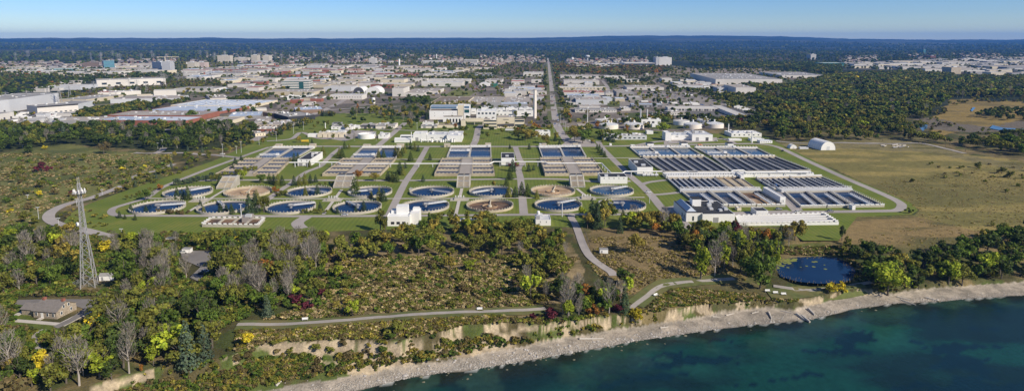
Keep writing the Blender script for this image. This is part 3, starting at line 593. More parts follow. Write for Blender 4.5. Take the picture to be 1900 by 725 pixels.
def aeration(fl, fr, bl, br, label):
    o, f, W_, D_ = quadmap(fl, fr, bl, br); t = empty('aeration_basin', (*o, 0), 0, label, 'aeration basin', 'beige open aeration basins')
    H_ = 2.6; b = MB(); cells = []
    for h0, h1 in ((0.0, .41), (.62, 1.0)):
        for k in range(4):
            t0, t1 = k/4, (k+1)/4; cellwall(b, f, W_, D_, h0, h1, t0, t1, .7, 0, H_); cells.append((h0+.7/W_, h1-.7/W_, t0+.7/D_, t1-.7/D_))
    b.build('basin_wall', M['old_concrete'], t)
    dk = MB(); dk.add(flat(f, .41, .62, 0, 1, H_-.05), [(0, 1, 2, 3)]); dk.prism([f(.412, .001), f(.618, .001), f(.618, .999), f(.412, .999)], 0, H_-.1); dk.build('central_deck', M['roof_tan'], t)
    for c in cells:
        fl_ = MB(); m0 = c[2]+(c[3]-c[2])*.72; m1 = c[2]+(c[3]-c[2])*.12
        fl_.prism([f(c[0], c[2]), f(c[1], c[2]), f(c[1], m1), f(c[0], m1)], H_-1, H_-.35); fl_.build('channel_ledge', M['old_concrete'], t); fl_ = MB(); fl_.add(flat(f, c[0], c[1], m1, m0, H_-.75), [(0, 1, 2, 3)]); fl_.build('water', M['dark_tank_water'], t)
        l2 = MB(); l2.hexa(flat(f, c[0], c[1], m0, c[3], 0), [(*f(c[0], m0), H_-.8), (*f(c[1], m0), H_-.8), (*f(c[1], c[3]), H_-.3), (*f(c[0], c[3]), H_-.3)]); l2.build('sloping_baffle', M['old_concrete'], t)
        for e in (.04, .9):
            pass
    b = MB()
    for s_ in (0, .41, .62, 1): railing(b, f(s_, 0), f(s_, 1), H_, 3.0)
    b.build('railing', M['dark_metal'], t)
    b = MB()
    for k in range(5):
        for s0, s1 in ((.02, .40), (.63, .98)):
            for q in range(7): p = f(s0+(s1-s0)*q/6, min(.99, k/4+.01)); b.box(p[0]-.5, p[1]-.35, H_, p[0]+.5, p[1]+.35, H_+.5)
    b.build('hatch_row', M['beige'], t)
aeration((400,327),(512,327),(455,298),(541,298),'beige aeration basins of the west end next to the small white pump house')
aeration((598,327),(706,327),(636,298),(734,298),'beige aeration basins behind the autumn tinted orange tree')
aeration((806,327),(918,327),(820,298),(912,298),'beige aeration basins straight in front of the large white works building')
aeration((1011,327),(1121,326),(1001,297),(1099,297),'beige aeration basins left of the long white windowless shed')
def truss(b, f, s0, s1, t, W_, z, h=1.6):
    n = max(4, int((s1-s0)*W_/2.2)); p = [f(s0+(s1-s0)*i/n, t) for i in range(n+1)]
    for i in range(n):
        a, c = p[i], p[i+1]; b.tube((*a, z), (*c, z), .16, n=4); b.tube((*a, z+h), (*c, z+h), .16, n=4); b.tube((*a, z if i % 2 else z+h), (*c, z+h if i % 2 else z), .12, n=4)
def primary(fl, fr, bl, br, n, label, bridges=(.25, .75), water='tank_water', group='blue primary basins at the rear', rear=True, wallm='concrete', bt=.62):
    o, f, W_, D_ = quadmap(fl, fr, bl, br); t = empty('primary_basin', (*o, 0), 0, label, 'settling basin', group); H_ = 1.4; b = MB()
    for k in range(n):
        cellwall(b, f, W_, D_, k/n, (k+1)/n, 0, 1 if not rear else .93, 1.0, 0, H_)
        MB().add(flat(f, k/n+1/W_, (k+1)/n-1/W_, 1/D_, (.93 if rear else 1)-1/D_, H_-1.0), [(0, 1, 2, 3)]).build('water', M[water], t)
    b.build('basin_wall', M[wallm], t)
    if rear:
        bb = MB(); bb.prism([f(0, .93), f(1, .93), f(1, 1), f(0, 1)], 0, 2.6)
        bb.build('rear_channel', M['white_paint'], t)
        q = MB()
        for i in range(int(W_/3)): p = f((i+.5)/int(W_/3), .965); q.box(p[0]-.6, p[1]-.8, 2.6, p[0]+.6, p[1]+.8, 3.5)
        q.build('gate_row', M['beige'], t)
    for k, bf in enumerate(bridges):
        bf_s, bf_t = bf if isinstance(bf, tuple) else (bf, bt)
        i = int(bf_s*n); s0, s1 = i/n+.01, (i+1)/n-.01; q = MB()
        truss(q, f, s0, s1, bf_t, W_, 1.9); truss(q, f, s0, s1, bf_t+2.5/D_, W_, 1.9)
        q.prism([f(s0, bf_t), f(s1, bf_t), f(s1, bf_t+2.5/D_), f(s0, bf_t+2.5/D_)], 1.75, 1.88)
        c = f(s1-.03, bf_t+1.2/D_); q.box(c[0]-1.5, c[1]-1.3, 1.9, c[0]+1.5, c[1]+1.3, 4.0); q.build('travelling_bridge', M['white_paint'], t)
    b = MB()
    for k in range(n+1):
        s_ = min(.998, max(.002, k/n)); railing(b, f(s_, 0), f(s_, 1), H_, 2.6)
    railing(b, f(0, .003), f(1, .003), H_, 2.6); b.build('railing', M['light_grey'], t)
    return t
primary((475,295),(549,295),(508,275),(584,275),2,'pair of blue basins at the west end with a white truss bridge near its front',((.2,.15),(.7,.86)))
primary((651,295),(735,295),(673,274.5),(745,274.5),2,'pair of blue basins between two conifer clumps behind the orange tree',((.2,.15),(.7,.86)))
primary((829,294),(912,294),(836.5,274),(911,274),2,'pair of blue basins below the large white works building',((.2,.5),(.7,.9)))
primary((1006,293.5),(1088,293.5),(999,273.5),(1077,273.5),2,'pair of blue basins right of the central lawn with white trusses at their rear',((.2,.80),(.7,.88)))
def headbox(u0, u1, vb, vt, D, label, m='beige', roof='beige'):
    a, ang, wd = frame(u0, vb, u1); h = zat(a[1], vt); t = empty('head_house', (a[0], a[1], 0), ang, label, 'head house', 'small head houses on the basins')
    MB().box(0, 0, 0, wd, D, h).build('wall', M[m], t); MB().box(-.2, -.2, h+.005, wd+.2, D+.2, h+.35).build('roof', M[roof], t)
    MB().box(wd*.4, -.06, 0, wd*.4+1.1, -.005, 2.1).build('door', M['dark_metal'], t)
for q in ((511,522,274,268.5,5,'beige head house left of the west pair of blue basins'),(574,585,274,268,5,'beige head house right of the west pair of blue basins'),(674,686,274,269,5,'beige head house on the left rear corner of the second basin pair'),(736,749,274,268,5,'beige head house on the right rear corner of the second basin pair'),
          (824,835,273.5,267.5,5,'beige head house on the left rear corner of the basins under the white works'),(900.5,911,273.5,267,5,'beige head house on the right rear corner of the basins under the white works'),(1005,1014,272.5,267.5,5,'beige head house beside a white cabin behind the fourth basin pair'),(1063,1073,273,267,5,'beige head house by the end of the main road')): headbox(*q)
for q in ((1001,1006,272.5,267.5,4,'tiny white cabin left of a beige head house'),(1171,1178,275,270,5,'low white head box at the left end of the long blue basins'),(1201,1213,275,266.5,9,'white head house nearest the left end of the long blue basins'),(1264,1276,275,265.8,9,'white head house beside the walkway between the blue basins'),(1350,1361,274,266.5,9,'white head house on the right half of the long blue basins'),(1296,1303,272,269,4,'small orange topped cabin behind the long blue basins')):
    headbox(*q, m='white_paint', roof='roof_dark' if q[3] < 267 else ('orange_paint' if 'orange' in q[5] else 'white_roof'))
primary((1187.6,291.5),(1303,290.5),(1168,275),(1279,275),3,'three blue basins at the rear left of the big rectangular tank field',((.15,.16),(.5,.9),(.8,.92)),'pale_tank_water','rectangular basins of the east tank field')
primary((1317,290.5),(1434,291),(1288,275),(1404,276.5),3,'three blue basins at the rear right of the big rectangular tank field',((.15,.18),(.5,.92)),'pale_tank_water','rectangular basins of the east tank field')
def strips(fl, fr, bl, br, n, label, water, wallm, H_=1.4, depth=1.0, name='strip_basin', wide=None, blocks=True, pipes=False):
    o, f, W_, D_ = quadmap(fl, fr, bl, br); t = empty(name, (*o, 0), 0, label, 'basin', 'rectangular basins of the east tank field'); b = MB()
    for k in range(n):
        th = 1.3 if (wide and k % wide == 0) else .7
        cellwall(b, f, W_, D_, k/n, (k+1)/n, .02, .93, th/2, 0, H_)
        MB().add(flat(f, k/n+.35/W_, (k+1)/n-.35/W_, .03, .92, H_-depth), [(0, 1, 2, 3)]).build('water', M[water], t)
    b.prism([f(0, 0), f(1, 0), f(1, .02), f(0, .02)], 0, H_); b.build('basin_wall', M[wallm], t)
    MB().prism([f(0, .93), f(1, .93), f(1, 1), f(0, 1)], 0, 2.2).build('rear_channel', M['old_concrete'], t)
    q = MB()
    for k in range(n+1):
        for s_ in ((k/n,) if not wide or k % wide else (k/n,)):
            s_ = min(.995, max(.005, s_)); hw = .9 if (wide and k % wide == 0) else .35
            q.prism([f(s_-hw/W_, .02), f(s_+hw/W_, .02), f(s_+hw/W_, .93), f(s_-hw/W_, .93)], H_+.01, H_+.12)
    q.build('walkway', M['light_grey' if water == 'tank_water' else 'grey'], t)
    b = MB()
    for k in range(0, n+1, (wide or (2 if n < 6 else 3))): s_ = min(.995, max(.005, k/n)); railing(b, f(s_, .02), f(s_, .93), H_+.12, 3)
    b.build('railing', M['light_grey'] if wallm == 'concrete' else M['dark_metal'], t)
    if blocks:
        q = MB()
        for i in range(n*2):
            p = f((i+.5)/(n*2), .965); q.box(p[0]-1.2, p[1]-.9, 2.2, p[0]+1.2, p[1]+.9, 3.0)
        q.build('gate_row', M['white_paint'], t)
    if pipes:
        q = MB()
        for k in range(n):
            for j in range(12): 
                a, c = f((k+.2)/n, .06+j*.07), f((k+.8)/n, .06+j*.07); q.tube((*a, H_-.5), (*c, H_-.5), .35, n=5)
            a, c = f((k+.2)/n, .06), f((k+.2)/n, .83); q.tube((*a, H_-.5), (*c, H_-.5), .2, n=5)
        q.build('scraper_beam', M['beige'], t)
    return t
strips((1233,321),(1352,320.5),(1190,292.5),(1305,291.5),8,'dark foaming aeration strips left of the long paved walkway','dark_tank_water','concrete',wide=2)
strips((1360,320.5),(1505,318),(1320,292),(1436,292),9,'dark foaming aeration strips right of the long paved walkway','dark_tank_water','concrete',wide=3)
strips((1262,354.5),(1306,354),(1237,332),(1277,331.8),4,'narrow blue strips at the left end of the front strip row','tank_water','concrete')
strips((1308,354),(1353,353.5),(1279,331.8),(1322,331.5),4,'narrow blue strips in the middle, between the left strips and the empty brown ones','tank_water','concrete')
strips((1355,353.5),(1404,352.5),(1325,331.5),(1373,331),3,'emptied brown strips with pale beams','sludge','brown_concrete',depth=1.3,pipes=True)
strips((1436,353),(1502,352.5),(1402,332.5),(1462,331),6,'narrow blue strips just right of the paved court with parked cars','tank_water','concrete')
strips((1504,352.5),(1578,352),(1464,331),(1522,329.5),6,'narrow blue strips at the far right end beside the perimeter road','tank_water','concrete')
def bridged(fl, fr, bl, br, label, dry=False):
    o, f, W_, D_ = quadmap(fl, fr, bl, br); t = empty('bridged_basin', (*o, 0), 0, label, 'basin', 'rectangular basins of the east tank field'); H_ = 1.6; b = MB(); cellwall(b, f, W_, D_, 0, 1, 0, 1, 1.0, 0, H_); b.build('basin_wall', M['concrete'], t)
    MB().add(flat(f, .03, .97, .03, .97, H_-(1.5 if dry else 1.0)), [(0, 1, 2, 3)]).build('sludge_bed' if dry else 'water', M['sludge' if dry else 'tank_water'], t)
    if dry: MB().prism([f(.05, .2), f(.85, .2), f(.95, .52), f(.12, .52)], .1, .5).build('sand_bank', M['pale_sludge'], t)
    else: MB().add(flat(f, .03, .97, .25, .62, H_-.9), [(0, 1, 2, 3)]).build('weir_deck', M['dark_tank_water'], t)
    MB().prism([f(.50, 0), f(.60, 0), f(.60, .72), f(.50, .72)], H_+.1, H_+.7).build('walkway', M['steel'], t)
    b = MB(); railing(b, f(.5, 0), f(.5, .72), H_+.7, 2.4); railing(b, f(.6, 0), f(.6, .72), H_+.7, 2.4)
    for s_ in (.01, .99): railing(b, f(s_, 0), f(s_, 1), H_, 2.6)
    b.build('railing', M['white_paint'], t)
    b = MB()
    for i in range(6): p = f((i+.5)/6, .0); b.box(p[0]-1.4, p[1]-.3, H_, p[0]+1.4, p[1]+.5, H_+.8)
    b.build('gate_row', M['white_paint'], t)
for q in (((1298,384.5),(1350,384.3),(1264,358),(1314,357.5),'blue bridged basin at the left corner of the front row behind the dark roofed hall'),((1352,384.3),(1402,384),(1316,357.5),(1363,357.2),'blue bridged basin second from the left in the front row'),((1404,384),(1457,383.5),(1365,357.2),(1412,357),'emptied bridged basin with brown floor and sand bank',True),
          ((1485,386),(1533,385.5),(1455,358.5),(1496,358),'blue bridged basin right of the tall white wall block'),((1535,385.5),(1584,385),(1498,358),(1538,357.3),'blue bridged basin in the middle of the right group'),((1586,385),(1641,384),(1540,357.3),(1581,356.5),'blue bridged basin at the right end by the road bend')): bridged(*q)
# long white pipe gallery, effluent channels, basin by the lake side
def low(fl, fr, bl, br, h, m, name, label, cat, group=None):
    o, f, W_, D_ = quadmap(fl, fr, bl, br); t = empty(name, (*o, 0), 0, label, cat, group); MB().prism([f(0, 0), f(1, 0), f(1, 1), f(0, 1)], 0, h).build('body', M[m], t); return t, f, W_, D_, o
t, f, W_, D_, o = low((1236,331),(1510,327.5),(1229,325),(1502,322.5),2.8,'white_paint','pipe_gallery','long low white pipe gallery crossing the east tank field','gallery')
b = MB()
for i in range(60): p = f((i+.5)/60, .1); b.box(p[0]-.7, p[1]-.6, 2.8, p[0]+.7, p[1]+.9, 3.6)
b.build('vent_row', M['light_grey'], t)
t, f, W_, D_, o = low((1262,357.5),(1413,356.5),(1260,354.8),(1408,353.5),2.3,'light_grey','pipe_gallery','grey pipe gallery between the strips and the bridged basins on the left','gallery')
b = MB(); truss(b, f, 0, 1, .5, W_, 2.6, 1.2); b.build('truss', M['white_paint'], t)
t, f, W_, D_, o = low((1450,357),(1582,355.5),(1440,353.8),(1578,352.8),2.3,'light_grey','pipe_gallery','grey pipe gallery between the strips and the bridged basins on the right','gallery')
b = MB(); truss(b, f, 0, 1, .5, W_, 2.6, 1.2); b.build('truss', M['white_paint'], t)
def channels(fl, fr, bl, br, n, label, cells=1):
    o, f, W_, D_ = quadmap(fl, fr, bl, br); t = empty('contact_channel', (*o, 0), 0, label, 'channel tank'); b = MB()
    for k in range(n):
        for c in range(cells):
            cellwall(b, f, W_, D_, c/cells, (c+1)/cells, k/n, (k+1)/n, .5, 0, 1.9); MB().add(flat(f, c/cells+.5/W_, (c+1)/cells-.5/W_, k/n+.5/D_, (k+1)/n-.5/D_, .9), [(0, 1, 2, 3)]).build('water', M['dark_tank_water'] if cells == 1 else M['sludge'], t)
    b.build('channel_wall', M['white_paint'] if cells == 1 else M['concrete'], t)
    b = MB()
    for s0, s1 in (((0, 0), (1, 0)), ((0, .99), (1, .99)), ((0, 0), (0, 1)), ((.99, 0), (.99, 1))):
        A = f(*s0); B = f(*s1); L_ = np.linalg.norm(B-A); m_ = int(L_/3.4)
        for i in range(m_): p = A+(B-A)*(i+.5)/m_; b.box(p[0]-.9, p[1]-.25, 1.9, p[0]+.9, p[1]+.25, 2.8)
    b.prism([f(0, -.002), f(1, -.002), f(1, .004), f(0, .004)], 1.905, 2.0); b.prism([f(0, .986), f(1, .986), f(1, .994), f(0, .994)], 1.905, 2.0); b.prism([f(-.001, .004), f(.002, .004), f(.002, .986), f(-.001, .986)], 1.905, 2.0); b.prism([f(.989, .004), f(.992, .004), f(.992, .986), f(.989, .986)], 1.905, 2.0)
    b.build('parapet_blocks', M['white_paint'], t)
channels((1372,419),(1556,417),(1366,405),(1530,400),4,'long white channels below the front row of the east tank field')
channels((375,421),(480,422.5),(392,409),(492,409),1,'open concrete basin with white edge blocks on the front lawn at the left',cells=4)
# slatted inclined chutes
def chute(u0, v0, u1, hh, D, label):
    a, ang, wd = frame(u0, v0, u1); t = empty('screw_pump_ramp', (a[0], a[1], 0), ang, label, 'pump ramp', 'slatted concrete pump ramps'); b = MB()
    sw = 1.0
    for x0 in (0, wd*.47, wd-sw):
        b.add([(x0, 0, 0), (x0+sw, 0, 0), (x0+sw, D, 0), (x0, D, 0), (x0, 0, 1.6), (x0+sw, 0, 1.6), (x0+sw, D*.8, hh), (x0, D*.8, hh), (x0+sw, D, hh), (x0, D, hh)], [(0, 1, 5, 4), (4, 5, 6, 7), (7, 6, 8, 9), (3, 9, 8, 2), (1, 2, 8, 6, 5), (0, 4, 7, 9, 3)])
    b.build('side_wall', M['concrete'], t)
    for x0, x1 in ((sw+.01, wd*.47-.01), (wd*.47+sw+.01, wd-sw-.01)):
        b = MB(); b.add([(x0, .2, 0), (x1, .2, 0), (x1, D*.78, 0), (x0, D*.78, 0), (x0, .2, .9), (x1, .2, .9), (x1, D*.78, hh-1.2), (x0, D*.78, hh-1.2)], [(0, 1, 5, 4), (4, 5, 6, 7), (3, 7, 6, 2), (0, 4, 7, 3), (1, 2, 6, 5)]); b.build('ramp', M['grey'], t)
        n = 5
        for i in range(n):
            q = x0+(x1-x0)*(i+.5)/n; b = MB(); b.hexa([(q-.22, .3, .9), (q+.22, .3, .9), (q+.22, D*.77, hh-1.2), (q-.22, D*.77, hh-1.2)], [(q-.22, .3, 1.5), (q+.22, .3, 1.5), (q+.22, D*.77, hh-.6), (q-.22, D*.77, hh-.6)]); b.build('screw_trough', M['old_concrete'], t)
        b = MB(); b.hexa([(x0, D*.36, 1.0+hh*.30), (x1, D*.36, 1.0+hh*.30), (x1, D*.40, 1.0+hh*.34), (x0, D*.40, 1.0+hh*.34)], [(x0, D*.36, 1.8+hh*.36), (x1, D*.36, 1.8+hh*.36), (x1, D*.40, 1.8+hh*.40), (x0, D*.40, 1.8+hh*.40)]); b.build('cross_beam', M['grey'], t)
        MB().box(x0, D*.79, 0, x1, D, hh+.4).build('motor_house', M['light_grey'], t); MB().box(x0-.1, D*.77, hh+.41, x1+.1, D+.2, hh+.6).build('roof', M['roof_dark'], t)
    return t
chute(401,351,430,8,17,'slatted ramp at the west end beside a yellow-green tree'); chute(618,349,651,8,17,'slatted ramp left of the orange autumn tree')
chute(847,348.5,872,8,15,'slatted ramp at the centre of the plant'); chute(1059,348,1086,8,15,'slatted ramp left of the long white shed')
# white pipe bridge
def pipebridge(segs, label, r=.55):
    p0 = G(*segs[0][:2]); t = empty('pipe_bridge', (p0[0], p0[1], 0), 0, label, 'pipe bridge', 'white overhead pipes')
    pts = []
    for u, v, h in segs: g = G(u, v, h); pts.append((g[0]-p0[0], g[1]-p0[1], h))
    b = MB()
    for a, c in zip(pts, pts[1:]): b.tube(a, c, r, n=8)
    b.build('pipe', M['white_paint'], t)
    for a, c in zip(pts, pts[1:]):
        L_ = math.dist(a, c); n = int(L_/14)
        for i in range(n+1):
            q = (i+.5)/(n+1); x_, y_, h_ = [a[k]+(c[k]-a[k])*q for k in range(3)]
            MB().box(x_-.2, y_-.9, 0, x_+.2, y_-.5, h_-.5).box(x_-.2, y_+.5, 0, x_+.2, y_+.9, h_-.5).box(x_-.25, y_-1, h_-.75, x_+.25, y_+1, h_-.5).build('support', M['light_grey'], t)
pipebridge([(536,301.4,4.5),(627,301,4.5),(633,304,3.4),(816,303.5,3.4),(908,304,3.4),(916,300,4.8),(1010,300,4.8),(1016,303,3.8),(1116,302.7,3.8),(1134,321,3.8),(1155,321,3.8),(1160,318,4.6),(1229,318,4.6)], 'white overhead pipe crossing the plant from the west pump house to the east tanks')
pipebridge([(1234,320.5,4.2),(1355,320.5,4.2),(1360,316,6.2),(1379,315.8,6.2),(1385,320,4.2),(1500,319.5,4.2)], 'white overhead pipe with a raised hoop above the dark aeration strips')
# ================================================================ BUILDINGS
_cube = {}
def cube(m, name='unit'):
    k = m+name
    if k not in _cube:
        o = MB().box(-.5, -.5, 0, .5, .5, 1).build(name, M[m]); _cube[k] = o.data; bpy.data.objects.remove(o)
    return _cube[k]
def bld(u0, v0, u1, v1, vt, D, wall, roof, label, cat='industrial building', grid='c', win=None, door=0, units=0, name='industrial_building', bands=0, group=None, z=0.0, h=None, bandm='glass', par=.6, side=True, topband=None, light=0):
    a, ang, wd = frame(u0, v0, u1, v1, grid, z); H_ = h if h else max(2.2, zat(a[1], vt)-z)
    if a[1] > 900 and grid != 'p': wall, roof = {'white_paint': 'town_white', 'pink_white': 'town_white'}.get(wall, wall), {'white_roof': 'roof_pale'}.get(roof, roof)
    t = empty(name, (a[0], a[1], z), ang, label, cat, group); b = MB(); th = .35
    b.box(0, 0, -.3, wd, D, H_-par)
    for x0, y0, x1, y1 in ((0, 0, wd, th), (0, D-th, wd, D), (0, th, th, D-th), (wd-th, th, wd, D-th)): b.box(x0, y0, H_-par+.002, x1, y1, H_)
    b.build('wall', M[wall], t)
    rf_ = MB().box(th+.01, th+.01, H_-par+.004, wd-th-.01, D-th-.01, H_-par+.25).build('roof', M[roof], t)
    rr = random.Random(int(u0*7+v0*13)); far = a[1] > 1300
    if topband: MB().box(-.1, -.12, H_-topband[1], wd+.1, -.005, H_+.02).build('fascia', M[topband[0]], t)
    if bands:
        fh = H_/bands
        for k in range(bands):
            z0 = k*fh+fh*.42; MB().box(.5, -.07, z0, wd-.5, .0-.004, z0+fh*.42).build('window', M[bandm], t)
            if side: MB().box(wd+.004, .5, z0, wd+.07, D-.5, z0+fh*.42).build('window', M[bandm], t); 
            if side and u0 > 950: MB().box(-.07, .5, z0, -.004, D-.5, z0+fh*.42).build('window', M[bandm], t)
    if win:
        rows, n, wf, wh, wz = win; st = (wd-2)/n
        for r_i in range(rows):
            for i in range(n):
                inst('window', cube('glass', 'window'), t, (1+st*(i+.5), -.03, wz+r_i*(H_-wz)/max(rows, 1)), 0, (st*wf, .08, wh))
    if door:
        for i in range(door):
            x_ = wd*(i+.5)/door + rr.uniform(-.1, .1)*wd/door; dw, dh = (3.6, min(4.2, H_*.6)) if not far else (4, min(4.5, H_*.6))
            inst('door', cube('dark_metal' if i % 3 else 'grey', 'door'), t, (x_, -.03, 0), 0, (dw, .1, dh))
    for i in range(units):
        sx_, sy_ = rr.uniform(1.6, 4), rr.uniform(1.6, 4)
        inst('roof_unit', cube(rr.choice(['steel', 'light_grey', 'white_paint', 'grey']), 'roof_unit'), rf_, (rr.uniform(.1, .9)*wd, rr.uniform(.12, .9)*D, H_-par+.2), 0, (sx_, sy_, rr.uniform(1, 2.2)))
    if light:
        for i in range(light): inst('skylight', cube('white_roof', 'skylight'), rf_, (wd*(i+.5)/light, D*.5, H_-par+.2), 0, (1.6, D*.8, .4))
    t['h'] = H_; del t['h']
    return t, wd, H_
P_ = 'p'
# --- plant
bld(552.5,308,577,None,295.5,42,'white_paint','roof_dark','white two storey pump house with dark roof where the overhead pipe begins','pump house',P_,win=(1,2,.12,1.4,4.5),door=2,units=3,name='pump_house')
bld(930,307.5,955,None,293,30,'white_paint','roof_dark','white cube shaped pump house standing by a maroon shrub at the centre road','pump house',P_,door=1,units=1,name='pump_house')
bld(1114,341,1164,None,328,16,'white_paint','roof_dark','long white shed with five small square windows under the pipe','shed',P_,win=(1,5,.16,.8,4.3),units=3,name='pump_house')
t, wd, H_ = bld(1182,326,1211,None,310,40,'white_paint','roof_dark','white blower house with dark roof beside the pipe and a red crate','blower house',P_,door=0,units=2,name='blower_house')
for i in range(4):
    q = MB(); q.tube((4+i*3.6, -4, 1.6), (7+i*3.6, -4, 1.6), 1.1, n=12); q.tube((5.5+i*3.6, -4, 1.6), (5.5+i*3.6, -4, 4.4), .5, n=8); q.build('silencer', M['light_grey'], t)
bld(1234,329,1247,None,324,8,'white_paint','white_roof','small white box on the corner of the strip basins','control box',P_,name='control_box'); bld(1281,329,1299,None,321.5,12,'white_paint','roof_dark','white control house in the pipe gallery left of the raised hoop','control house',P_,name='control_house')
bld(1374,334,1381,None,325,14,'white_paint','white_roof','narrow white tower beside the paved court','control box',P_,name='control_box'); bld(1449,328,1475,None,320.5,10,'white_paint','white_roof','white control house in the pipe gallery near its right end','control house',P_,name='control_house')
bld(1447,378.5,1457,None,365,32,'white_paint','white_roof','tall narrow white wall block between the bridged basins','wall block',P_,win=(1,2,.3,1.6,1.5),name='wall_block'); bld(1368,391,1375.5,None,385.5,5,'cream','white_roof','little cream cabin in front of the bridged basins on the left','cabin',P_,name='cabin'); bld(1581,389.5,1587,None,381,5,'white_paint','white_roof','little white cabin in front of the rightmost bridged basins','cabin',P_,name='cabin')
bld(1403,401,1425,None,391,10,'white_paint','roof_dark','white box building standing on the long white channels','box building',P_,name='box_building')
t, wd, H_ = bld(1303,413,1363,None,397,36,'white_paint','roof_dark','wide white hall with near black flat roof at the edge of the autumn trees','hall',P_,units=6,name='effluent_hall',door=1)
MB().box(wd*.0-1, 20, H_, wd*.0+5, 27, H_+5).build('roof_tower', M['white_paint'], t); MB().box(-1.2, 19.8, H_+5.01, 5.2, 27.2, H_+5.3).build('roof', M['roof_dark'], t)
a, ang, wd = frame(1273,411.5,1302.5); H_ = zat(a[1], 395); t = empty('filter_house', (a[0], a[1], 0), ang, 'white gabled house with blue glazed skylight joined to the black roofed hall', 'hall')
MB().box(0, 0, 0, wd, 32, H_).build('wall', M['white_paint'], t); MB().box(.2, .2, H_+.01, wd-.2, 31.8, H_+.2).build('roof', M['roof_dark'], t)
b = MB(); x0, x1, y0, y1 = 1, 6.5, 3, 30; b.add([(x0, y0, H_+.2), (x1+1, y0, H_+.2), (x1+1, y1, H_+.2), (x0, y1, H_+.2), (x0+3, y0+1, H_+2.6), (x0+3, y1-1, H_+2.6)], [(0, 1, 4), (1, 2, 5, 4), (2, 3, 5), (3, 0, 4, 5)]); b.build('skylight', M['roof_blue'], t)
for yy in (4, 9): MB().box(-.08, yy, 1, -.01, yy+1.6, 3.6).build('window', M['glass'], t)
MB().box(4, -.08, .8, 5.2, -.01, 3.8).build('window', M['glass'], t)
# white control building by the woods
a, ang, wd = frame(719,419.5,760.5); H_ = zat(a[1], 401.5); t = empty('control_building', (a[0], a[1], 0), ang, 'bright white control building with three dark windows rising from the trees', 'control building')
MB().box(0, 0, 0, wd, 14, H_).build('wall', M['white_paint'], t); MB().box(.4, .4, H_+.01, wd-.4, 13.6, H_+.2).box(0, 0, H_+.005, .35, 14, H_+.7).box(wd-.35, 0, H_+.005, wd, 14, H_+.7).build('roof', M['white_roof'], t)
MB().box(wd*.35, 5.5, H_+.2, wd*.86, 12, H_+5.2).box(wd*.1, 7, H_+.2, wd*.34, 12, H_+2.2).build('upper_storey', M['white_paint'], t)
MB().box(wd+.01, 3, 0, wd+5.5, 16, H_+1.5).box(wd+1, 9, H_+1.51, wd+5, 13, H_+3.2).build('side_wing', M['white_paint'], t)
for i in range(3): MB().box(wd*(.16+.25*i), -.1, 1.3, wd*(.31+.25*i), -.01, 3).build('window', M['black'], t)
for i in range(3): MB().box(wd+1+i*.2, 4.9, 0+i*2, wd+4, 4.99, 1.6+i*2).build('window', M['glass'], t)
t, wd, H_ = bld(994,418.5,1022,None,407.5,12,'white_paint','light_grey','low white chemical building with an upright white tank on its roof','chemical building',P_,win=(1,2,.1,1,2),units=6,name='chemical_building')
b = MB(); b.tube((2.2, 9, H_-.4), (2.2, 9, H_+3), 1.1, n=14); b.lathe(2.2, 9, [(1.1, H_+3), (.7, H_+3.5), (0, H_+3.6)], 14); b.build('roof_tank', M['white_paint'], t)
bld(449,415,462,None,402.5,9,'roof_tan','white_roof','grey-beige block house standing on the open basin of the front lawn','block house',P_,units=1,name='block_house')
bld(848,414,886,None,410.5,5,'white_paint','white_roof','long low white bunker almost buried in the trees','bunker',P_,name='bunker')
bld(1131,270,1135,None,268,3,'white_paint','white_roof','tiny white kiosk beside the parking court of the plant','kiosk',P_,name='kiosk')
# main white works
bld(829,263.5,857,None,251.5,38,'white_paint','light_grey','white block with grey roof full of machines, right end of the main works','works building',P_,door=1,units=12,name='works_building')
bld(792,261.5,829,None,250,26,'white_paint','light_grey','long white wing of the main works with vessels in front','works building',P_,win=(1,2,.3,.8,3.5),units=5,name='works_building'); bld(781,261.5,791.5,None,246.5,14,'white_paint','white_roof','tall white stair tower of the main works','works building',P_,name='works_building'); bld(767,261.5,781,None,248,20,'white_paint','white_roof','short white wing at the left end of the main works','works building',P_,door=1,name='works_building')
t0 = empty('gas_scrubber', (*G(806,264)[:2], 0), 0, 'row of white pipes and vessels in front of the main works', 'process equipment')
rr = random.Random(5)
for i in range(16):
    q = MB(); x_ = (i-6)*2.6; q.tube((x_, rr.uniform(-2, 3), 0), (x_, 0, rr.uniform(2.5, 5)), rr.uniform(.6, 1.2), n=10); q.tube((x_, 0, rr.uniform(1, 3)), (x_+3, 1, rr.uniform(1, 4)), .4, n=6); q.build('vessel', M['white_paint'], t0)
a, ang, wd = frame(732,264.5,762); t = empty('glass_shed', (a[0], a[1], 0), ang, 'low white gabled shed with a window strip left of the main works', 'shed')
b = MB(); b.box(0, 0, 0, wd, 10, 3); b.build('wall', M['white_paint'], t); b = MB(); b.add([(-.3, -.3, 3.01), (wd+.3, -.3, 3.01), (wd+.3, 10.3, 3.01), (-.3, 10.3, 3.01), (-.3, 5, 5.2), (wd+.3, 5, 5.2)], [(0, 1, 5, 4), (2, 3, 4, 5), (0, 4, 3), (1, 2, 5)]); b.build('roof', M['white_roof'], t); MB().box(5, 12, 0, wd+2, 20, 6.5).build('rear_wing', M['white_paint'], t); MB().box(6, 11.9, 4, wd+1, 11.98, 5.6).build('window', M['glass'], t)
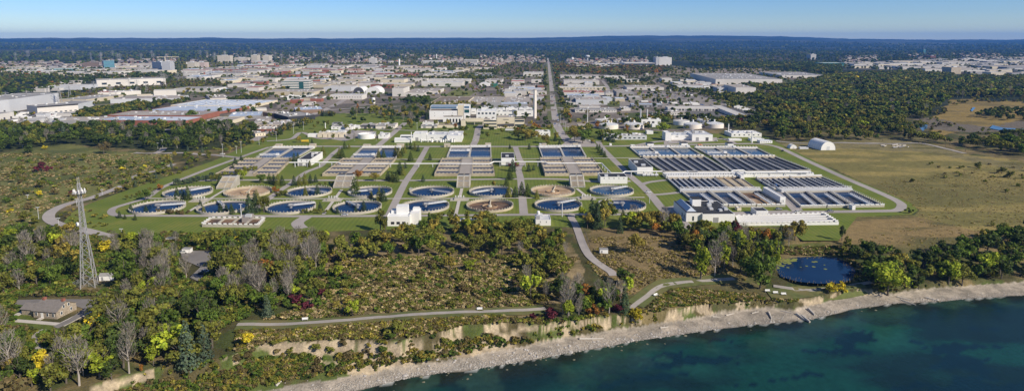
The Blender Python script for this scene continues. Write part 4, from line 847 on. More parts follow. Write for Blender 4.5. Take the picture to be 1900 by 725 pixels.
# back row left
bld(697,239,733,None,232.5,26,'pink_white','roof_grey','long pale depot with grey roof, right half of the rear depot row','depot',P_,units=5,name='depot',topband=('roof_grey',1.6)); bld(668,238.5,696.5,None,232.5,22,'cream','roof_grey','depot with dark open bays left of the long pale depot','depot',P_,door=4,units=3,name='depot',topband=('dark_metal',2.4))
bld(614.5,240.5,654,None,235,22,'white_paint','roof_grey','low white workshop at the left of the depot row','workshop',P_,win=(1,5,.25,1.2,1.5),units=6,name='workshop'); bld(616,236,632,None,228.5,12,'grey','roof_dark','dark roofed penthouse block behind the low white workshop','workshop',P_,name='workshop'); bld(656,239.5,667,None,234,12,'white_paint','white_roof','small white annex between workshop and depot','annex',P_,door=1,name='annex')
bld(702,257.5,719,None,250.5,20,'white_paint','roof_grey','white gatehouse block joined to a round white tank','works building',P_,win=(1,2,.25,.8,3),units=4,name='works_building')
g = G(681,256); t = empty('thickener', (g[0], g[1], 0), 0, 'wide round white tank left of its gatehouse block', 'round tank'); Rr = 11
MB().lathe(0, 0, [(Rr, 0), (Rr, 5.5), (Rr-.4, 5.5), (Rr-.4, 3.5), (0, 3.5)], 40).build('tank_wall', M['white_paint'], t); b = MB()
for i in range(20): a_i = i*math.pi/10; b.box(math.cos(a_i)*(Rr-.2)-.1, math.sin(a_i)*(Rr-.2)-.1, 5.5, math.cos(a_i)*(Rr-.2)+.1, math.sin(a_i)*(Rr-.2)+.1, 6.7)
b.box(-Rr, -.6, 5.6, Rr, .6, 5.9); b.build('railing', M['light_grey'], t)
for i in range(5):
    u_ = 589+i*10; a, ang, wd = frame(u_,254.8,u_+8.5); t = empty('filter_cell', (a[0], a[1], 0), ang, ['first','second','third','fourth','fifth'][i]+' from the left of five pale box filters beside the yellow truck', 'filter box', 'pale box filters')
    MB().box(0, 0, 0, wd, 14, 4).build('body', M['cream'], t); b = MB(); b.hexa([(-.2, -.2, 4.01), (wd+.2, -.2, 4.01), (wd+.2, 14.2, 4.01), (-.2, 14.2, 4.01)], [(.8, 1, 4.9), (wd-.8, 1, 4.9), (wd-.8, 13, 4.9), (.8, 13, 4.9)]); b.build('cover', M['beige'], t)
bld(571,254.5,588,None,249,8,'white_paint','white_roof','white cabin left of the five pale box filters','cabin',P_,name='cabin'); bld(592,250,640,None,244.5,10,'white_paint','white_roof','white gallery behind the five pale box filters','gallery',P_,units=7,name='filter_gallery')
# incinerator complex
bld(797,222,849,None,205.5,28,'white_paint','roof_brown','large white boiler hall with small portholes','boiler hall',P_,win=(2,3,.04,1.2,5),name='boiler_hall')
t, wd, H_ = bld(799,216,872,None,197,24,'white_paint','blue_glass','upper glazed storey of the boiler hall with a slanting blue glass roof','boiler hall',P_,name='boiler_hall'); MB().box(.8, -.1, H_-4.2, wd*.66, -.01, H_-.6).build('window', M['blue_glass'], t)
bld(849.5,222,860,None,195,20,'cream','white_roof','cream lift tower of the boiler hall','tower',P_,name='lift_tower'); t, wd, H_ = bld(860.5,222,872,None,196,22,'white_paint','white_roof','white end bay of the boiler hall with a teal window','boiler hall',P_,name='boiler_hall'); MB().box(1, -.08, H_*.48, wd-1, -.01, H_*.72).build('window', M['glass_green'], t); MB().box(1, -.08, H_*.80, wd-1, -.01, H_*.96).build('window', M['blue_glass'], t)
t, wd, H_ = bld(822,226.5,858,None,217,18,'white_paint','roof_brown','brown roofed loading hall with white columns before dark bays','loading hall',P_,name='loading_hall')
for i in range(5): MB().box(wd*(.18+.16*i), -.1, 0, wd*(.26+.16*i), -.01, H_*.62).build('dark_bay', M['black'], t)  # black panels for the dark bays between the columns
bld(812,237.3,855,None,232,16,'cream','roof_brown','long low cream building with brown roof in front of the loading hall','office',P_,units=2,name='office_building'); bld(781,237.8,811,None,232.8,16,'pink_white','roof_grey','low pale store left of the brown roofed low building','store',P_,door=2,units=2,name='store_building',topband=('grey',1.5)); bld(784,232,812,None,227.5,14,'white_paint','roof_tan','white store behind the low pale store','store',P_,units=2,name='store_building')
bld(855.5,237.8,863,None,223,12,'cream','roof_tan','slim cream stair tower left of the footbridge','tower',P_,name='stair_tower')
a, ang, wd = frame(863.5,232,896.5); t = empty('enclosed_bridge', (a[0], a[1], 0), ang, 'cream enclosed bridge spanning the road between the two plant halves', 'bridge building'); MB().box(0, 0, 4.6, wd, 6, 9.4).build('corridor', M['cream'], t)
for x_ in (.2, wd*.5, wd-1): MB().box(x_, .5, 0, x_+.8, 5.5, 4.59).build('column', M['concrete'], t)
bld(897,239.5,922,None,222.5,20,'cream','roof_tan','four storey cream office with dark window bands right of the enclosed bridge','office',P_,bands=3,units=3,name='office_building',side=False)
bld(884,222.5,921,None,206,30,'white_paint','white_roof','white process hall with a row of dark upper windows','process hall',P_,win=(1,5,.55,2.6,8.5),door=3,units=6,name='process_hall'); bld(903,201.5,930,None,189.5,30,'grey','roof_tan','grey store with a pale door behind the process halls','store',P_,units=2,door=1,name='store_building'); bld(930,201.5,979,None,193,34,'grey','roof_blue','long grey hall with a light blue roof behind the process halls','hall',P_,units=2,name='long_hall')
bld(922.5,229.5,955,None,218,26,'cream','roof_tan','cream hall with one long slit window','process hall',P_,win=(1,1,.35,.7,5.5),units=3,name='process_hall'); bld(923,238,954,None,231,8,'cream','roof_dark','low annex with dark sloping roof under the cream hall','annex',P_,win=(1,6,.3,1,1.5),name='annex',topband=('dark_metal',2.6)); bld(954.5,237.5,973,None,221.5,14,'cream','roof_dark','cream stair block with two dark bands near the tall chimney','stair block',P_,bands=2,name='stair_block',side=False)
for k, q in enumerate(((893,209,912,199,'roof_dark'),(913,211,938,202,'white_roof'),(925,217,950,207,'roof_dark'),(939,210,962,200,'white_roof'),(950,216,990,205,'roof_dark'),(963,211,988,201,'white_roof'),(874,212,883,203,'white_roof'))):
    bld(q[0],q[1],q[2],None,q[3],12,'white_paint',q[4],['white machine block behind the process hall, nearest the grey store','flat white block with rooftop fans in the middle of the process yard','white block with black rooftop coolers left of the chimney','white tank house below the light blue roof','wide white block with black coolers directly beside the chimney','white block partly behind the chimney','small white block right of the boiler hall'][k],'process building',P_,units=7,name='process_building',win=(1,3,.4,1.5,3))
bld(994,253.5,1021,None,244,14,'white_paint','white_roof','low white building left of the end of the main road','office',P_,win=(1,4,.3,1.2,3),units=3,name='office_building')
g = G(992.5,219.5); hc = zat(g[1], 166.5); t = empty('chimney', (g[0], g[1], 0), 0, 'very tall pale concrete chimney rising above the plant', 'chimney'); MB().lathe(0, 0, [(2.7, 0), (2.3, hc-1), (1.9, hc-1), (1.9, hc-3), (0, hc-3)], 24).build('shaft', M['pink_white'], t); MB().lathe(0, 0, [(2.45, hc-1.0), (2.45, hc+.2), (1.9, hc+.2), (1.9, hc-.9)], 24).build('rim', M['concrete'], t)
# right side works
bld(1234.5,261.5,1245,None,246,16,'white_paint','white_roof','tall white end tower of the right hand works','works building',P_,name='works_building'); bld(1245.5,260,1283,None,251,26,'white_paint','light_grey','long white wing of the right hand works with slit windows','works building',P_,win=(1,2,.3,.8,4),units=5,name='works_building'); bld(1284,261.5,1322,None,250,34,'white_paint','light_grey','white hall with wide pale grey roof at the right end of the works','works building',P_,door=2,units=6,name='works_building')
bld(1357,254.5,1413,None,247.5,26,'white_paint','white_roof','white laboratory block behind the two white masts','laboratory',P_,win=(1,6,.3,1.3,2),units=14,name='laboratory'); bld(1410,266,1433,None,261,9,'white_paint','roof_blue','low white building at the far right bend of the perimeter road','office',P_,win=(1,5,.25,1,1),name='office_building'); bld(1393,262,1418,None,257.5,9,'white_paint','white_roof','low white annex behind the building at the road bend','annex',P_,units=2,name='annex'); bld(1353,261.5,1376,None,258,6,'white_paint','white_roof','flat white shelter at the foot of the left white mast','shelter',P_,name='shelter')
t, wd, H_ = bld(1190,230.5,1226,None,221.5,18,'white_paint','roof_grey','white boiler house with two metal stacks','boiler house',P_,door=4,units=4,name='boiler_house')
for xx in (1.5, 11): MB().tube((xx, 14, H_), (xx, 14, H_+13), 1.0, 1.0, 12).build('stack', M['light_grey'], t)
bld(1210,235.5,1224,None,230,6,'white_paint','white_roof','white cabin with a blue base beside the boiler house','cabin',P_,name='cabin'); bld(1120,259.5,1200,None,252,20,'light_grey','roof_grey','grey roofed plant office hidden behind trees','office',P_,win=(1,9,.5,1.4,1.5),units=9,name='office_building'); bld(1200,249,1212,None,243,8,'white_paint','white_roof','white hut below the boiler house','hut',P_,name='hut'); bld(1073,240,1093,None,232.5,16,'beige','roof_tan','low beige reservoir lid between trees at the main road','reservoir',P_,name='reservoir_building')
def digester(u, v, hw, vtop, cone, label, m='pink_white'):
    cone *= .6
    g = G(u, v); d = g[1]*CP+CAMH*SP; Rr = hw/FPX*d; h = zat(g[1]-Rr, vtop); y0 = g[1]
    t = empty('digester_tank', (g[0], g[1]+Rr*.0, 0), 0, label, 'digester tank', 'domed digester tanks'); MB().lathe(0, 0, [(Rr, 0), (Rr, h), (Rr-.5, h)], 48).build('tank_wall', M[m], t)
    MB().lathe(0, 0, [(Rr-.5, h-.01), (Rr*.97-.5, h+.5), (1.6, h+cone), (0, h+cone)], 48).build('lid', M['roof_pale' if cone < 2 else 'light_grey'], t, smooth=False)
    b = MB(); b.tube((0, 0, h+cone-.2), (0, 0, h+cone+3), 1.1, n=10); b.build('vent', M['white_paint'], t)
    b = MB()
    for i in range(12): a_i = i*math.pi/6; b.tube((1.5*math.cos(a_i), 1.5*math.sin(a_i), h+cone), ((Rr-.6)*math.cos(a_i), (Rr-.6)*math.sin(a_i), h+.4), .18, n=4)
    b.build('rib', M['white_paint'], t); b = MB()
    for i in range(28): a_i = i*math.pi/14; b.box(Rr*.985*math.cos(a_i)-.08, Rr*.985*math.sin(a_i)-.08, h, Rr*.985*math.cos(a_i)+.08, Rr*.985*math.sin(a_i)+.08, h+1.1)
    b.build('railing', M['light_grey'], t)
for q in ((1122,229,18,224.5,2.6,'digester tank at the rear left of the left pair behind green trees'),(1164,229,19,224,2.6,'digester tank at the rear right of the left pair beside the boiler house','white_paint'),(1129,238,18,233,4,'digester tank at the front left with conifers before its wall'),(1176,238,18,232.5,4,'digester tank at the front of the left group beside a small orange tree'),
          (1264,231,15,226,2.8,'digester tank with a smooth white lid at the left of the right group','white_paint'),(1309,229,16,224,2.8,'digester tank at the rear of the right group','white_paint'),(1285.5,238,17,232,4.4,'digester tank with a ribbed cone lid at the front left of the right group'),(1325,237,17,231.5,4.4,'digester tank with a ribbed cone lid at the front right of the right group')): digester(*q)
def mast(u, v, vt, r, label, lamp=True, m='light_grey', name='lamp_mast', cat='lamp mast', group=None):
    g = GT(u, v); zg = hz(g[0], g[1]); h = zat(g[1], vt)-zg; t = empty(name, (g[0], g[1], zg), 0, label, cat, group); MB().tube((0, 0, 0), (0, 0, h), r, r*.7, 8).build('pole', M[m], t)
    if lamp: MB().box(-1.1, -.3, h, 1.1, .3, h+.35).build('lamp_head', M['light_grey'], t)
for q in ((1351,251.5,230,.9,'thick white mast left of the laboratory',False,'white_paint'),(1395,265,244.5,.9,'thick white mast right of the laboratory',False,'white_paint'),(763.5,264.5,245,.7,'thick white mast at the left end of the main works',False,'white_paint'),(604,242,228,.7,'white upright tank pipe beside the box filters',False,'white_paint'),
          (1090,231.5,201,.55,'very tall white lamp mast beside the beige reservoir lid',True,'white_paint'),(1043,402,376,.35,'tall lamp mast standing before the front row tank'),(448,404,379,.35,'tall lamp mast on the left front lawn basin'),(1205,377,359,.22,'lamp post on the wide road right of the last round tank'),(223,283,281,.2,'short post')): 
    if q[5 if len(q) > 5 else 4] != 'short post' and q[4] != 'short post': mast(*q)
for i, (u, v, vt) in enumerate(((448,283.5,263),(439,285,272),(414,292,268),(481,269,253),(513,262,245),(545,248.5,232),(563.5,242,227),(703,242,233),(774,241,228),(976,240,231),(1040,229.5,214),(1049,242,227),(1054,250,236),(1028,247,235),(1046,234,222))):
    mast(u, v, vt, .18, 'slim grey lamp post '+locate(u, v), True, group='lamp posts along the plant roads')
for i, (u, v, vt) in enumerate(((72,406,385),(110,424,405),(143,383,370),(52,372,362),(190,362,352),(226,438,425),(293,276,266),(302,274,260))): mast(u, v, vt, .14, 'slim street lamp, '+locate(u, v), True, group='street lamps on the curved outer road')
for i, (u, v, vt) in enumerate(((1716,268,255),(1754,273,260),(1762,270,258),(1791,281,270),(1638,262,252),(1562,258,249))): mast(u, v, vt, .2, 'wooden utility pole at the wood edge, '+locate(u, v), False, 'bark', 'utility_pole', 'utility pole', 'utility poles on the right field')
# fabric dome and site
def arch(u0, v0, u1, vt, D, label, m='white_paint', v1=None, grid='p', open_=None, name='fabric_dome'):
    a, ang, wd = frame(u0, v0, u1, v1, grid); h = zat(a[1], vt); t = empty(name, (a[0], a[1], 0), ang, label, 'dome shelter'); n = 18; vs = []
    for yy in (0, D):
        for i in range(n+1): q = math.pi*i/n; vs.append((wd/2-wd/2*math.cos(q), yy, h*math.sin(q)**.85))
    MB().add(vs, [(i, i+1, n+2+i, n+1+i) for i in range(n)]).build('fabric_roof', M[m], t, smooth=True)
    MB().add([(p[0], .05, p[2]) for p in vs[:n+1]], [tuple(range(n+1))]).build('end_wall', M[open_ or m], t); MB().add([(p[0], D-.05, p[2]) for p in vs[:n+1]], [tuple(range(n, -1, -1))]).build('rear_wall', M[m], t)  # open_ end: dark sheet stands in for the shaded interior
    b = MB()
    for k in range(7):
        for i in range(n): p0, p1 = vs[i], vs[i+1]; yy = D*k/6; b.tube((p0[0], yy, p0[2]+.02), (p1[0], yy, p1[2]+.02), .12, n=4)
    b.build('rib', M['light_grey'], t); MB().box(wd*.4, -.04, 0, wd*.6, .03, h*.45).build('door', M['light_grey'], t)
arch(1523,279.5,1550,263,26,'white arched fabric dome alone on the dry field',v1=279,); arch(655,175,676,162,40,'arched fabric hall with a dark open end in the industrial area',open_='dark_metal',grid='c'); arch(678,175,706,161.5,40,'white arched fabric hall beside the dark ended one',grid='c')
arch(1466,276,1479,269,8,'small peaked white tent left of the fabric dome'); bld(1484,277,1500,None,274.5,4,'light_grey','white_roof','row of low white site containers beside the fabric dome','container row',P_,name='site_containers')
arch(888,160,908,153,20,'small white arched tent next to a green wall in the scrap yard',grid='c')
# stone house by the lake
a, ang, wd = frame(62.5,587,105.5,590.5,z=.3); zg = max(hz(a[0], a[1]), hz(a[0]+12, a[1]+8))+.1; t = empty('stone_house', (a[0], a[1], zg), ang, 'stone farmhouse with brown gabled roof on a pale apron by the lake', 'house')
D = 10.5; He = zat(a[1], 574.5)-.3; Hr = He+2.9
b = MB(); b.box(0, 0, -.5, wd, D, He); b.add([(wd, 0, He), (wd, D, He), (wd, D/2, Hr-.1)], [(0, 1, 2)]); b.add([(0, 0, He), (0, D, He), (0, D/2, Hr-.1)], [(0, 2, 1)]); b.build('wall', M['stone'], t)
b = MB(); e_ = .5
b.hexa([(-e_, -e_, He-.15), (wd+e_, -e_, He-.15), (wd+e_, D/2, Hr-.02), (-e_, D/2, Hr-.02)], [(-e_, -e_, He+.1), (wd+e_, -e_, He+.1), (wd+e_, D/2, Hr+.25), (-e_, D/2, Hr+.25)]); b.hexa([(-e_, D/2+.01, Hr-.02), (wd+e_, D/2+.01, Hr-.02), (wd+e_, D+e_, He-.15), (-e_, D+e_, He-.15)], [(-e_, D/2+.01, Hr+.25), (wd+e_, D/2+.01, Hr+.25), (wd+e_, D+e_, He+.1), (-e_, D+e_, He+.1)])
mat('shingle', (.19,.17,.155), .9, .2, .9); roof = b.build('roof', M['shingle'], t)
for x_ in (.5, wd-1.6): MB().box(x_, D/2-.6, Hr-.6, x_+1.1, D/2+.6, Hr+1.1).build('chimney_stack', M['brick'], roof)
for i in range(4):
    if i == 1: continue
    x_ = 1.6+i*(wd-3.2)/3; f_ = MB().box(x_-.55, -.1, .9, x_+.55, -.005, 2.5).build('window', M['white_paint'], t); MB().box(x_-.4, -.14, 1.05, x_+.4, -.102, 2.35).build('pane', M['glass'], f_)
MB().box(1.6+(wd-3.2)/3-.6, -.12, 0, 1.6+(wd-3.2)/3+.6, -.005, 2.3).build('door', M['white_paint'], t)
for yy, zz in ((2, .9), (7, .9), (3.4, 3.4), (6, 3.4)): f_ = MB().box(wd+.005, yy, zz, wd+.09, yy+1.1, zz+1.5).build('window', M['white_paint'], t); MB().box(wd+.092, yy+.15, zz+.15, wd+.12, yy+.95, zz+1.35).build('pane', M['glass'], f_)
b = MB().box(-7.5, 1.5, -.5, -.01, 7.5, 2.6); b.build('side_wing', M['stone'], t); b = MB(); b.add([(-8, 1, 2.6), (-.01, 1, 2.6), (-.01, 8, 2.6), (-8, 8, 2.6), (-8, 4.5, 4.5), (-.01, 4.5, 4.5)], [(0, 1, 5, 4), (2, 3, 4, 5), (0, 4, 3), (1, 2, 5)]); b.build('wing_roof', M['shingle'], t)
MB().box(-11, -5.5, -.6, wd+9, -3, .06).box(-11, -3, -.6, -8.2, 6, .06).box(wd+4.5, -3, -.6, wd+9, 14, .06).build('apron', M['pavement'], t)
b = MB(); [b.box(1.6+(wd-3.2)/3-1, -2.2+.7*k, -.3, 1.6+(wd-3.2)/3+1, -1.5+.7*k, .1+.06*k) for k in range(3)]; b.build('step', M['pavement'], t)
# lattice tower
g = GT(166,531); zg = hz(g[0], g[1]); ht = zat(g[1], 340)-zg; t = empty('lattice_tower', (g[0], g[1], zg), .35, 'tall lattice telecom tower crowned with white antennas', 'telecom tower')
def half(z_): return 3.1*(1-z_/(ht*.55))+1.15*(z_/(ht*.55)) if z_ < ht*.55 else max(.5, 1.15-.65*(z_-ht*.55)/(ht*.45))
for sx_ in (-1, 1):
    for sy_ in (-1, 1):
        b = MB(); zz = 0
        while zz < ht: z2 = min(ht, zz+ht*.11); b.tube((sx_*half(zz), sy_*half(zz), zz), (sx_*half(z2), sy_*half(z2), z2), .19 if zz < ht*.55 else .13, n=6); zz = z2
        b.build('leg', M['grey'], t)
b = MB(); zz = 0
while zz < ht-1:
    st = half(zz)*1.7+1; z2 = min(ht, zz+st); h0, h1 = half(zz), half(z2)
    for (p, q) in (((-1, -1), (1, -1)), ((1, -1), (1, 1)), ((1, 1), (-1, 1)), ((-1, 1), (-1, -1))):
        b.tube((p[0]*h0, p[1]*h0, zz), (q[0]*h1, q[1]*h1, z2), .085, n=4); b.tube((q[0]*h0, q[1]*h0, zz), (p[0]*h1, p[1]*h1, z2), .085, n=4); b.tube((p[0]*h1, p[1]*h1, z2), (q[0]*h1, q[1]*h1, z2), .085, n=4)
    zz = z2
b.build('bracing', M['grey'], t); MB().box(-2.6, -2.6, ht-4.6, 2.6, 2.6, ht-4.45).build('platform', M['grey'], t)
for k in range(9):
    a_i = k*2*math.pi/9; c, s_ = math.cos(a_i)*2.4, math.sin(a_i)*2.4; b = MB(); b.box(c-.18, s_-.18, ht-5.0, c+.18, s_+.18, ht-2.8); b.tube((0, 0, ht-4), (c, s_, ht-4), .08, n=4); b.build('panel_antenna', M['white_paint'], t)
for c, s_ in ((.3, .2), (-.4, 0)): MB().tube((c, s_, ht-1), (c, s_, ht+3), .07, n=5).build('whip_antenna', M['light_grey'], t)
b = MB(); b.tube((-1.6, -1.2, ht*.62), (-2.2, -1.6, ht*.62), 1.0, n=14); b.build('dish_antenna', M['white_paint'], t)
g = GT(184,521); zg = hz(g[0], g[1]); t = empty('equipment_shed', (g[0], g[1], zg), .1, 'small white equipment shed with a ridge roof beside the telecom tower', 'shed'); MB().box(0, 0, 0, 7, 3.6, 2.6).build('wall', M['white_paint'], t); b = MB(); b.add([(-.2, -.2, 2.6), (7.2, -.2, 2.6), (7.2, 3.8, 2.6), (-.2, 3.8, 2.6), (-.2, 1.8, 3.6), (7.2, 1.8, 3.6)], [(0, 1, 5, 4), (2, 3, 4, 5), (0, 4, 3), (1, 2, 5)]); b.build('roof', M['roof_grey'], t); MB().box(1, -.06, 0, 2, -.01, 2.1).build('door', M['grey'], t)
def fence(pts, label, h=2.2, m='light_grey'):
    W_ = [GT(*p) for p in pts]; o = W_[0]; t = empty('chain_link_fence', (o[0], o[1], hz(o[0], o[1])), 0, label, 'fence'); zo = hz(o[0], o[1]); b = MB(); c = MB()
    for a, d in zip(W_, W_[1:]):
        L_ = math.dist(a, d); n = max(1, int(L_/3))
        for i in range(n+1):
            x_, y_ = a[0]+(d[0]-a[0])*i/n, a[1]+(d[1]-a[1])*i/n; zz = hz(x_, y_)-zo; b.tube((x_-o[0], y_-o[1], zz), (x_-o[0], y_-o[1], zz+h), .05, n=5)
            if i < n:
                x2, y2 = a[0]+(d[0]-a[0])*(i+1)/n, a[1]+(d[1]-a[1])*(i+1)/n; z2 = hz(x2, y2)-zo
                for q in range(5): c.tube((x_-o[0], y_-o[1], zz+h*(q+.9)/5), (x2-o[0], y2-o[1], z2+h*(q+.9)/5), .02, n=3)
    b.build('post', M[m], t); c.build('wire_mesh', M[m], t)
fence([(136,531),(150,534),(180,530),(181,521),(154,521),(136,531)], 'grey wire fence round the foot of the telecom tower'); fence([(0,553),(100,552),(200,551)], 'dark fence line behind the stone house car park', m='dark_metal')
fence([(1116,492),(1135,478),(1160,485),(1188,517)], 'wire fence along the sloping grass below the access road', m='dark_metal'); fence([(1085,432),(1095,462),(1110,474)], 'short fence beside the access road', m='dark_metal')
for (u, v, lb, D_) in ((308,450,'small white shed among the trees left of the car park',3),(1113,471,'white cabin beside the fork of the access road',3),(338,470,'white van sized cabin at the car park entrance',3)):
    g = GT(u, v); zg = hz(g[0], g[1]); t = empty('small_cabin', (g[0], g[1], zg), 0, lb, 'cabin'); MB().box(0, 0, -.2, 4.6, D_, 2.6).build('wall', M['white_paint'], t); MB().box(-.15, -.15, 2.61, 4.75, D_+.15, 2.75).build('roof', M['roof_grey'], t)
    MB().box(.6, -.05, 0, 1.5, -.005, 2).build('door', M['grey'], t)
